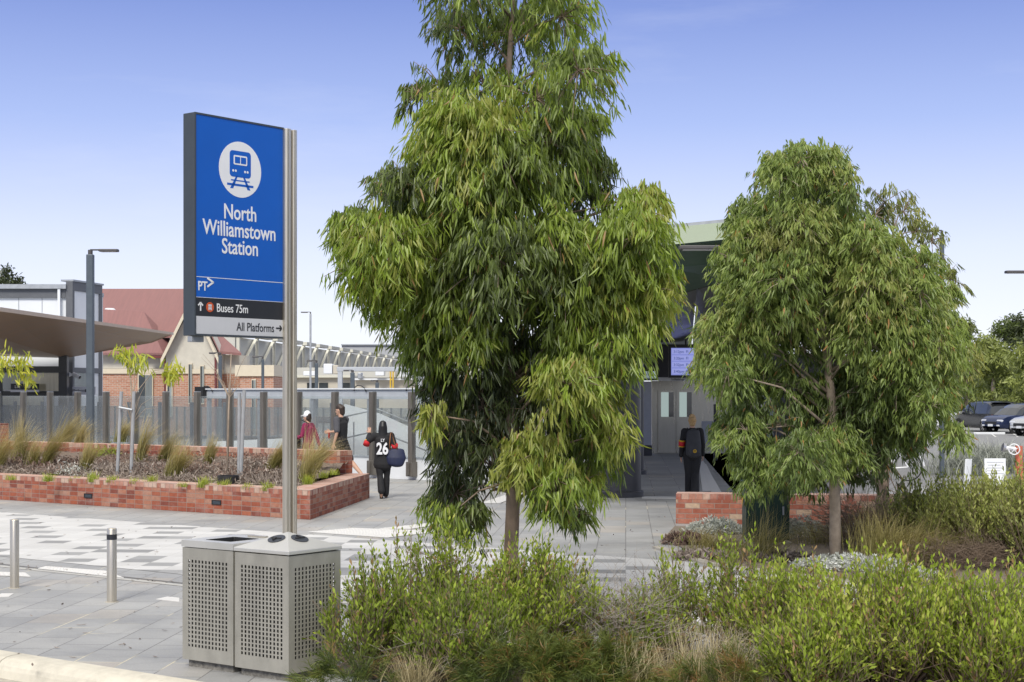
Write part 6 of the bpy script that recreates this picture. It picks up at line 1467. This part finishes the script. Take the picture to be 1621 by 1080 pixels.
mb = MB(); mb.capsule([v3(-.02, 0, .0), v3(0, 0, .12), v3(-.01, 0, .28)], [(.20, .09), (.235, .095), (.20, .055)], 18, Xa); fuse('bag_body', mb, .012, M['navy'], tote, 4)
for y_ in (-.05, .04): MB().tube([v3(-.13, y_, .30), v3(-.14, y_ * .8, .45), v3(-.12, y_ * .5 + .0, .66), v3(-.10, .02, .70), v3(-.04, y_, .48), v3(.03, y_, .31)], .011, 6).build('strap', M['tan'], tote, smooth=True)
# --- man in black t shirt and shorts walking left
g = G(540, 764)
J = std_pose(.5, knR=v3(.1, -.18, .50), anR=v3(.1, -.52, .16), toR=v3(.1, -.43, .04), elL=v3(-.25, -.06, 1.14), wrL=v3(-.26, .02, .88), elR=v3(.22, .12, 1.16), wrR=v3(.12, .36, 1.14), face=v3(-.1, 1, -.05), cuR=1.1)
p = person('dark haired person in a black and grey t-shirt and black shorts', g, R(62), 1.06)
fuse('body', body(J), .0065, M['skin'], p); fuse('t_shirt', top(J, -.06, .175, (.0, .0), .07), .012, M['cl_black'], p)
for n in 'LR':
    mb = MB(); sleeve(mb, J['sh' + n], J['el' + n], J['wr' + n], .079, .07, .42); fuse('sleeve', mb, .01, M['cl_grey'], p)
fuse('shorts', pants(J, .108, .078, .46, .16), .012, M['cl_black'], p); shoes(J, p)
hd = J['head']; mb = MB(); mb.capsule([hd + UP * .07 + v3(0, .02, 0), hd + UP * .04 - v3(-.01, .03, 0), hd - UP * .05 - v3(-.015, .045, 0)], [(.075, .09), (.088, .095), (.07, .07)], 14, Xa); fuse('hair', mb, .009, M['hair_dark'], p)
ph_ = thing('phone', 'red phone held in the hand of the walker in black shorts', 'phone', (XZ(521, 38), 38, 1.12), R(62), None, True)
mb = MB(); mb.box((0, 0, .0), (.075, .012, .14)); o = mb.build('case', M['cl_red'], ph_, bevel=.006); MB().box((0, .0075, 0), (.066, .003, .128)).build('screen', M['black'], ph_)
# --- woman in maroon top and white cap
g = G(488, 760)
J = std_pose(.4, elL=v3(-.25, .06, 1.14), wrL=v3(-.2, .3, 1.08), elR=v3(.27, -.10, 1.14), wrR=v3(.32, -.16, .90))
p = person('person in a maroon long-sleeved top and white cap walking left behind the planter', g, R(70), .95)
fuse('body', body(J), .0065, M['skin'], p); fuse('top', top(J, -.08, .185, (.97, .97), .072), .012, M['cl_maroon'], p); fuse('trousers', pants(J, .11, .08, 1.0, .17), .012, M['cl_brown'], p); shoes(J, p)
hd = J['head']; mb = MB(); mb.capsule([hd + UP * .04 - v3(0, .02, 0), hd - UP * .06 - v3(0, .05, 0), hd - UP * .10 - v3(0, .07, 0)], [(.085, .095), (.08, .07), (.04, .04)], 14, Xa); fuse('hair', mb, .009, M['hair_dark'], p)
mb = MB(); mb.capsule([hd + UP * .055, hd + UP * .10], [(.092, .108), (.075, .09)], 14, Xa); mb.capsule([hd + UP * .045 + v3(0, .09, 0), hd + UP * .03 + v3(0, .17, 0)], [(.075, .012), (.06, .010)], 10, Xa); fuse('cap', mb, .008, M['cl_white'], p)
bag = thing('shoulder_bag', 'small dark shoulder bag worn across the maroon top', 'bag', tuple(g + v3(-.25, -.1, .82)), R(70), None, True)
mb = MB(); mb.capsule([v3(0, 0, .02), v3(0, 0, .2)], [(.14, .05), (.13, .045)], 12, Xa); fuse('bag_body', mb, .012, M['cl_black'], bag)
MB().tube([v3(-.1, 0, .2), v3(.02, -.20, .42), v3(.10, -.24, .58), v3(.12, -.05, .66)], .013, 6).build('strap', M['cl_black'], bag, smooth=True)
# --- boy with backpack walking into the station
g = G(1096, 788)
J = std_pose(.35, shL=v3(-.165, .02, 1.40), shR=v3(.165, 0, 1.41), elL=v3(-.225, -.05, 1.13), wrL=v3(-.235, .02, .88), elR=v3(.215, -.02, 1.13), wrR=v3(.225, .08, .90), knL=v3(-.07, .05, .5), anL=v3(-.055, .16, .09), toL=v3(-.06, .30, .035), knR=v3(.06, .03, .5), anR=v3(.045, -.18, .14), toR=v3(.05, -.08, .04))
p = person('blond person in black clothes with a red arm band, walking towards the lift doors', g, R(-2), .97)
fuse('body', body(J), .0065, M['skin'], p); fuse('jacket', top(J, -.06, .175, (.98, .98), .074), .012, M['cl_black'], p); fuse('trousers', pants(J, .112, .085, 1.0, .17, 1.05), .012, M['cl_black'], p); shoes(J, p)
hd = J['head']; mb = MB(); mb.capsule([hd + UP * .06, hd + UP * .0 - v3(0, .03, 0), hd - UP * .07 - v3(0, .035, 0)], [(.078, .09), (.092, .09), (.068, .06)], 14, Xa); mb.sphere(hd + UP * .03 - v3(-.01, .10, 0), .05); mb.capsule([hd - UP * .05 - v3(0, .04, 0), hd - UP * .11 - v3(0, .045, 0)], [(.07, .05), (.05, .03)], 10, Xa); mb.sphere(hd + UP * .10 - v3(.02, .05, 0), .045); fuse('hair', mb, .009, M['hair_blond'], p, 1)
for n in 'L':
    el = J['el' + n]; d_ = (J['wr' + n] - el).normalized(); a_ = el - d_ * .02
    MB().tube([a_ - d_ * .05, a_ + d_ * .05], [.071, .066], 14).build('arm_band', M['cl_red'], p, smooth=True)
    for e in (-1, 1): MB().tube([a_ + d_ * e * .052, a_ + d_ * e * .066], [.0705, .069], 14).build('arm_band', M['cl_yellow'], p, smooth=True)
M['pack'] = mat('backpack_fabric', (.030, .031, .036), .7, var=.3, scale=9, bump=.4, bscale=20)
bk_ = thing('backpack', 'black backpack with small yellow crest on the back of the blond walker', 'backpack', tuple(g + v3(0, -.17, .84)), R(-2), None, True, .97)
mb = MB(); mb.capsule([v3(0, -.05, .08), v3(0, -.06, .25), v3(0, -.03, .52)], [(.16, .10), (.165, .10), (.135, .07)], 16, Xa); mb.capsule([v3(0, -.12, .10), v3(0, -.12, .22)], [(.12, .05), (.12, .045)], 12, Xa); fuse('pack', mb, .012, M['pack'], bk_)
mb = MB(); mb.torus(v3(.02, -.172, .13), v3(0, 1, 0), .032, .006, 20, 6); mb.box(v3(.02, -.172, .13), (.012, .008, .04)); mb.box(v3(.02, -.172, .118), (.035, .008, .008)); mb.build('crest', M['cl_yellow'], bk_)
for k in (-1, 1): MB().tube([v3(.09 * k, .02, .52), v3(.11 * k, .12, .60), v3(.12 * k, .26, .5)], .018, 6).build('strap', M['cl_black'], bk_, smooth=True)

# ================================================================== parked cars
M['car_black'] = mat('car_charcoal', (.035, .037, .04), .22, .5, var=.05, spec=.7)
M['car_navy'] = mat('car_navy', (.022, .034, .085), .22, .4, var=.05, spec=.7)
M['car_silver'] = mat('car_silver', (.52, .53, .54), .25, .6, var=.04, spec=.7)
M['car_white'] = mat('car_white', (.75, .76, .77), .25, .0, var=.03, spec=.7)
M['car_glass'] = mat('car_glass', (.03, .035, .04), .05, .0, var=.1, spec=.9)
M['tyre'] = mat('tyre', (.015, .015, .015), .85)
M['rim'] = mat('alloy_rim', (.45, .45, .46), .3, .8)
M['red_lens'] = mat('red_lens', (.45, .02, .02), .2)
M['clear_lens'] = mat('clear_lens', (.70, .72, .75), .1, .3)
M['plate'] = mat('number_plate', (.70, .72, .74), .5)
def car(lab, loc, rz, body_m, L=4.6, Wd=1.82, H=1.62, wagon=True, col_grp='cars parked beyond the garden'):
    o = thing('parked_car', lab, 'car', tuple(loc), rz, col_grp, True)
    hw_ = Wd / 2; y0, y1 = -L / 2, L / 2
    # stations: y, z_bottom, z_belt, z_roof, half width
    rb = y0 + .18 if wagon else y0 + .75
    stn = [(y0, .42, .62, .62, .80), (y0 + .06, .34, .86, .86, .92), (y0 + .14, .30, 1.00, 1.02, .96), (rb + .10, .24, 1.02, H * .86, .98), (rb + .42, .24, 1.02, H * .97, 1.0), (y0 + 1.5, .22, 1.0, H, 1.0), (0, .22, .98, H, 1.0), (.55, .22, .97, H * .965, 1.0), (.95, .22, .96, H * .85, 1.0), (1.38, .23, .97, .985, 1.0), (y1 - .42, .25, .90, .91, .97), (y1 - .10, .30, .76, .77, .88), (y1, .40, .56, .57, .74)]
    rings = []
    for (y, zb, zl, zr, w) in stn:
        W_ = hw_ * w; cab = zr > zl + .12; wr = W_ * (.76 if cab else .90); zm = zb + (zl - zb) * .55
        half = [(W_ * .88, zb), (W_ * .99, zb + .10), (W_, zm), (W_ * .965, zl), (wr + (.05 if cab else 0), zr - (.05 if cab else .004)), (wr * .75, zr), (0, zr + (.02 if cab else .012))]
        rings.append([(x, y, z) for x, z in half] + [(-x, y, z) for x, z in reversed(half[:-1])])
    n = len(rings[0]); mbb, mg = MB(), MB(); vs = [Vector(p) for r in rings for p in r]; bf, gf = [], []
    m = len(rings)
    for i in range(m - 1):
        for k in range(n - 1):
            f = (i * n + k, i * n + k + 1, (i + 1) * n + k + 1, (i + 1) * n + k)
            c1, c2 = stn[i][3] > stn[i][2] + .12, stn[i + 1][3] > stn[i + 1][2] + .12
            side_ = k in (3, 8); topk = k in (4, 5, 6, 7)
            if side_ and (c1 or c2): gf.append(f)
            elif (k in (3, 4, 5, 6, 7, 8)) and (c1 != c2): gf.append(f)
            elif topk and c1 and c2 and stn[i + 1][0] > .5 and i >= 7: gf.append(f)
            elif topk and c1 and c2 and i == 3 and wagon: gf.append(f) if False else bf.append(f)
            else: bf.append(f)
    bf += [tuple(range(n)), tuple(range((m - 1) * n + n - 1, (m - 1) * n - 1, -1))]
    mbb.add(vs, bf); b = mbb.build('body', body_m, o, smooth='auto'); bm_fix(b)
    mg.add([p + Vector((0, 0, .002)) for p in vs], gf); gl = mg.build('window', M['car_glass'], o); bm_fix(gl)
    for y in (-.35, .42):
        for k in (-1, 1): MB().tube([(k * hw_ * .985, y, .98), (k * hw_ * .815, y + (-.03), H * .955)], .03, 6).build('pillar', body_m, o)
    for y in (y0 + .86, y1 - .88):
        for k in (-1, 1):
            c = Vector((k * (hw_ - .10), y, .335)); ax_ = Vector((k, 0, 0))
            MB().lathe(c + ax_ * .055, [(.40, .0), (.40, .052), (.30, .052)], 28, ax_).build('wheel_arch', M['tyre'], o)
            wv = MB().lathe(c - ax_ * .08, [(.2, 0), (.325, .01), (.335, .05), (.335, .17), (.32, .195), (.22, .20)], 28, ax_).build('wheel', M['tyre'], o, smooth='auto')
            mb = MB(); mb.lathe(c - ax_ * .08, [(.225, .17), (.225, .20), (.2, .20)], 28, ax_); mb.lathe(c - ax_ * .08, [(.05, .19), (.05, .205), (0, .206)], 12, ax_)
            for q in range(7):
                a_ = 2 * math.pi * q / 7; r_ = Vector((0, math.cos(a_), math.sin(a_))); mb.tube([c + ax_ * .115 + r_ * .03, c + ax_ * .11 + r_ * .205], [.026, .02], 5)
            mb.build('rim', M['rim'], wv)
    for k in (-1, 1):
        MB().box((k * hw_ * .72, y0 + .075, .88), (.34, .12, .16)).build('tail_light', M['red_lens'], o, bevel=.03)
        MB().box((k * hw_ * .66, y1 - .16, .68), (.40, .22, .13)).build('headlight', M['clear_lens'], o, bevel=.04)
        MB().box((k * hw_ * .62, y1 - .045, .44), (.22, .10, .09)).build('fog_light', M['clear_lens'], o, bevel=.02)
        MB().box((k * (hw_ + .06), .72, 1.03), (.16, .1, .12)).build('mirror', body_m, o, bevel=.03)
        MB().tube([(k * hw_ * .70, -1.4, H + .03), (k * hw_ * .72, .3, H + .03)], .02, 6).build('roof_rail', M['black'], o)
    MB().box((0, y1 - .03, .56), (.9, .08, .17)).build('grille', M['black'], o, bevel=.03); MB().box((0, y1 + .012, .45), (.37, .012, .12)).build('number_plate', M['plate'], o)
    MB().box((0, y0 + .0, .44), (Wd * .8, .1, .16)).build('bumper', M['tyre'], o, bevel=.03); MB().box((0, y0 + .02, .80), (.37, .02, .12)).build('number_plate', M['plate'], o)
    if wagon:
        MB().add([(hw_ * .62, y0 + .255, 1.04), (-hw_ * .62, y0 + .255, 1.04), (-hw_ * .56, rb + .30, H * .90), (hw_ * .56, rb + .30, H * .90)], [(0, 1, 2, 3)]).build('rear_window', M['car_glass'], o)
        MB().box((0, rb + .30, H * .985), (Wd * .66, .28, .03)).build('spoiler', body_m, o, bevel=.01)
    return o
dC = 82.0
car('dark charcoal wagon parked with its tail lights towards us', (XZ(1574, 86), 87.5, 0), R(10), M['car_black'], 4.7, 1.85, 1.66)
car('dark navy car facing left, nose beside the charcoal wagon', (XZ(1652, 81), 84, 0), R(114), M['car_navy'], 4.6, 1.8, 1.58)
car('silver car facing left at the right edge of the photo', (XZ(1706, 76), 79, 0), R(112), M['car_silver'], 4.6, 1.82, 1.72)
car('white car mostly hidden behind the rounded gum foliage', (XZ(1466, 88), 90, 0), R(108), M['car_white'], 4.5, 1.8, 1.60)
sheet('car_park', [G(1180, 800), G(2100, 705), Vector((70, 140, 0)), Vector((14, 140, 0))], .004, M['carpark'])
for x in (1540, 1575, 1610): sheet('bay_line', [G(x, 692), G(x + 3, 692), G(x - 12, 682), G(x - 14, 682)], .008, M['tactile'])
tag(MB().box(G(1566, 688) + UP * .06, (1.6, .18, .12)).build('wheel_stop', M['white_conc'], None, bevel=.02), 'pale concrete wheel stop in front of the navy car', 'wheel stop')
# ================================================================== bicycle, boards, hydrant, soft grey bushes
def bicycle(lab, c, rz, wh):
    o = thing('bicycle', lab, 'bicycle', tuple(c), rz, None, True); r = .34
    for y in (-.52, .52):
        w_ = MB().torus((0, y, r), (1, 0, 0), r - .012, .016, 36, 8).build('tyre', M['tyre'], o, smooth=True)
        mb = MB(); mb.torus((0, y, r), (1, 0, 0), r - .034, .010, 36, 6)
        for q in range(16):
            a_ = 2 * math.pi * q / 16; mb.tube([(.015 * (-1) ** q, y, r), (0, y + math.cos(a_) * (r - .035), r + math.sin(a_) * (r - .035))], .0022, 3)
        mb.build('rim', M['rim'], w_)
        MB().torus((0, y, r), (1, 0, 0), r + .035, .022, 24, 6, -1.2, 1.5).build('mudguard', wh, o, smooth=True)
    mb = MB()
    for a_, b_ in (((0, -.52, r), (0, -.08, r - .04)), ((0, -.52, r), (0, -.20, .82)), ((0, -.08, r - .04), (0, -.22, .9)), ((0, -.08, r - .04), (0, .36, .78)), ((0, -.2, .80), (0, .34, .84)), ((0, .52, r), (0, .36, .78)), ((0, .36, .78), (0, .33, .98))): mb.tube([a_, b_], .018, 8)
    mb.build('frame', wh, o, smooth='auto'); MB().capsule([(0, -.32, .93), (0, -.1, .95)], [(.07, .025), (.03, .02)], 10, Xa).build('saddle', M['black'], o, smooth=True)
    MB().tube([(-.28, .24, 1.0), (-.2, .33, 1.02), (0, .35, 1.0), (.2, .33, 1.02), (.28, .24, 1.0)], .014, 8).build('handlebar', M['rim'], o, smooth=True)
    MB().torus((.03, -.08, r - .04), (1, 0, 0), .09, .008, 20, 5).build('chainring', M['rim'], o)
    MB().box((0, -.55, .78), (.12, .4, .02)).build('rack', M['rim'], o)
bicycle('white bicycle with mudguards parked behind the gum trees', G(1462, 775, 0) + v3(0, 3.5, 0), R(72), M['car_white'])
def board(lab, x0, x1, y0, y1, d, tilt, writing=True, lean=0):
    c = Vector((XZ((x0 + x1) / 2, d), d, 0)); w_ = (x1 - x0) / F * d; z0, z1 = max(.25, ZY(y1, d)), ZY(y0, d); o = thing('notice_board', lab, 'notice board', tuple(c), group='white notice boards by the bike parking')
    ux = Vector((1, lean, 0)).normalized(); uy = Vector((.10 * tilt, .35, 1)).normalized(); n_ = ux.cross(uy); h = z1 - z0; m_ = c + UP * (z0 + z1) / 2
    MB().box(m_, (w_, h, .03), (ux, uy, -n_)).build('panel', M['white_conc'], o, bevel=.006)
    if writing:
        for i in range(5):
            MB().box(m_ + uy * (h * (.36 - i * .10)) + ux * (-w_ * .05 * (i % 2)) + n_ * .018, (w_ * (.78 if i % 2 == 0 else .6), .012, .002), (ux, uy, n_)).build('text_line', M['wall_grey'], o)
    for k in (-1, 1): MB().tube([m_ + ux * w_ * .35 * k - UP * h * .2 - n_ * .02, c + ux * w_ * .35 * k + v3(0, .1, 0)], .025, 8).build('leg', M['galv'], o)
board('white tilted notice board between the olive bushes, right of the bicycle', 1558, 1592, 725, 772, 30, 1)
board('white upright map board left of the tilted notice board', 1523, 1540, 725, 790, 28, 1.6, False, .9)
hy = G(1608, 770); hyd = thing('hydrant_booster', 'red pipe hydrant booster with white handwheel above the olive bushes', 'hydrant', tuple(hy)); dh_ = hy.y
M['hyd'] = mat('hydrant_red', (.50, .13, .07), .5, var=.1)
ph = lambda x, y: P(x, y, dh_)
MB().tube([hy + v3(.1, 0, 0), ph(1613, 728), ph(1613, 706)], .085, 14).build('riser', M['hyd'], hyd, smooth='auto')
MB().tube([ph(1613, 712), ph(1590, 709)], .05, 14).build('branch', M['sign_white'], hyd, smooth='auto'); MB().tube([ph(1591, 709), ph(1587, 708)], .10, 14).build('flange', M['rim'], hyd)
mb = MB(); wc_ = ph(1602, 711) - v3(0, .16, 0); mb.torus(wc_, (.35, 1, .1), .12, .013, 28, 8)
for q in range(5):
    a_ = R(18 + 72 * q); mb.tube([wc_, wc_ + v3(math.cos(a_) * .13, 0, math.sin(a_) * .13)], .007, 6)
mb.tube([wc_, wc_ + v3(0, .16, 0)], .02, 6); mb.build('handwheel', M['sign_white'], hyd, smooth='auto')
tuft('soft_bush', 'grey green soft grassy bush below the car park road', G(1570, 748), 1.15, 1500, (0, 0), .8, 'silver', .02, .12, .30, 951, cat='shrub', rb=.5)
tuft('soft_bush', 'second grey green soft bush left of the notice boards', G(1530, 752), .9, 900, (0, 0), .8, 'silver', .02, .1, .26, 952, cat='shrub', rb=.4)
SKYRAMP = [(0.0, (5.5, 5.65, 6.1)), (.04, (5.3, 5.5, 6.1)), (.089, (4.4, 4.75, 6.1)), (.167, (2.4, 3.0, 5.2)), (.25, (1.14, 1.62, 3.9)), (.40, (3.0, 3.4, 4.8)), (.6, (6.0, 5.9, 5.8)), (1.0, (6.6, 6.4, 6.1))]  # highest stops are out of view, whitened overhead as added soft fill
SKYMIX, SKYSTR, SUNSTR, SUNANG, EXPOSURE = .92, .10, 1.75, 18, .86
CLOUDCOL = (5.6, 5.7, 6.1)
# ================================================================== sky, sun, camera
w = bpy.data.worlds.new('World'); scene.world = w; w.use_nodes = True
nt = w.node_tree; bg = nt.nodes['Background']
sun_dir = Vector((-.14, -.72, .68)).normalized()
sky = nd(nt, 'ShaderNodeTexSky', sky_type='NISHITA'); sky.sun_disc = False
sky.sun_elevation = math.asin(sun_dir.z); sky.sun_rotation = math.atan2(sun_dir.x, sun_dir.y)
sky.air_density = 1.0; sky.dust_density = 1.2; sky.ozone_density = 2.2
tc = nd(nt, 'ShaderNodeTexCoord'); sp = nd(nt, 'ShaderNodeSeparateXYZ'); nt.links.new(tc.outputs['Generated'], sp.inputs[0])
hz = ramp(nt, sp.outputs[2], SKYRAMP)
nz = nd(nt, 'ShaderNodeTexNoise', i_Scale=3.2, i_Detail=8.0, i_Roughness=.62)
mp = nd(nt, 'ShaderNodeMapping'); mp.inputs['Scale'].default_value = (1, 1, 5.5); nt.links.new(tc.outputs['Generated'], mp.inputs[0]); nt.links.new(mp.outputs[0], nz.inputs['Vector'])
cl = ramp(nt, nz.outputs[0], [(.56, (0, 0, 0)), (.80, (1, 1, 1))])
cf = math_(nt, 'MULTIPLY', cl.outputs[0], .15)
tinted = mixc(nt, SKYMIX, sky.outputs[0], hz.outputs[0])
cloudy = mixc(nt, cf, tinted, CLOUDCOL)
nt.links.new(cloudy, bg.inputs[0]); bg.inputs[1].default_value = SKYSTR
sl = bpy.data.lights.new('sun', 'SUN'); sl.energy = SUNSTR; sl.angle = R(SUNANG); sl.color = (1, .955, .88)
so = bpy.data.objects.new('sun', sl); COL.objects.link(so); so.rotation_euler = sun_dir.to_track_quat('Z', 'Y').to_euler()
cam = bpy.data.cameras.new('camera'); cam.sensor_width = 36; cam.lens = F / 1621 * 36; cam.shift_y = (HY - 540) / 1621; cam.clip_end = 5000; cam.clip_start = .1
co = bpy.data.objects.new('camera', cam); COL.objects.link(co); co.location = (0, 0, EYE); co.rotation_euler = (R(90), 0, 0)
scene.camera = co
vs_ = scene.view_settings; vs_.view_transform = 'Standard'; vs_.look = 'None'; vs_.gamma = 1; vs_.exposure = EXPOSURE
scene.render.resolution_x = 1024; scene.render.resolution_y = 682
scene.cycles.max_bounces = 8; scene.cycles.transparent_max_bounces = 16; scene.cycles.diffuse_bounces = 4
scene.cycles.use_denoising = True
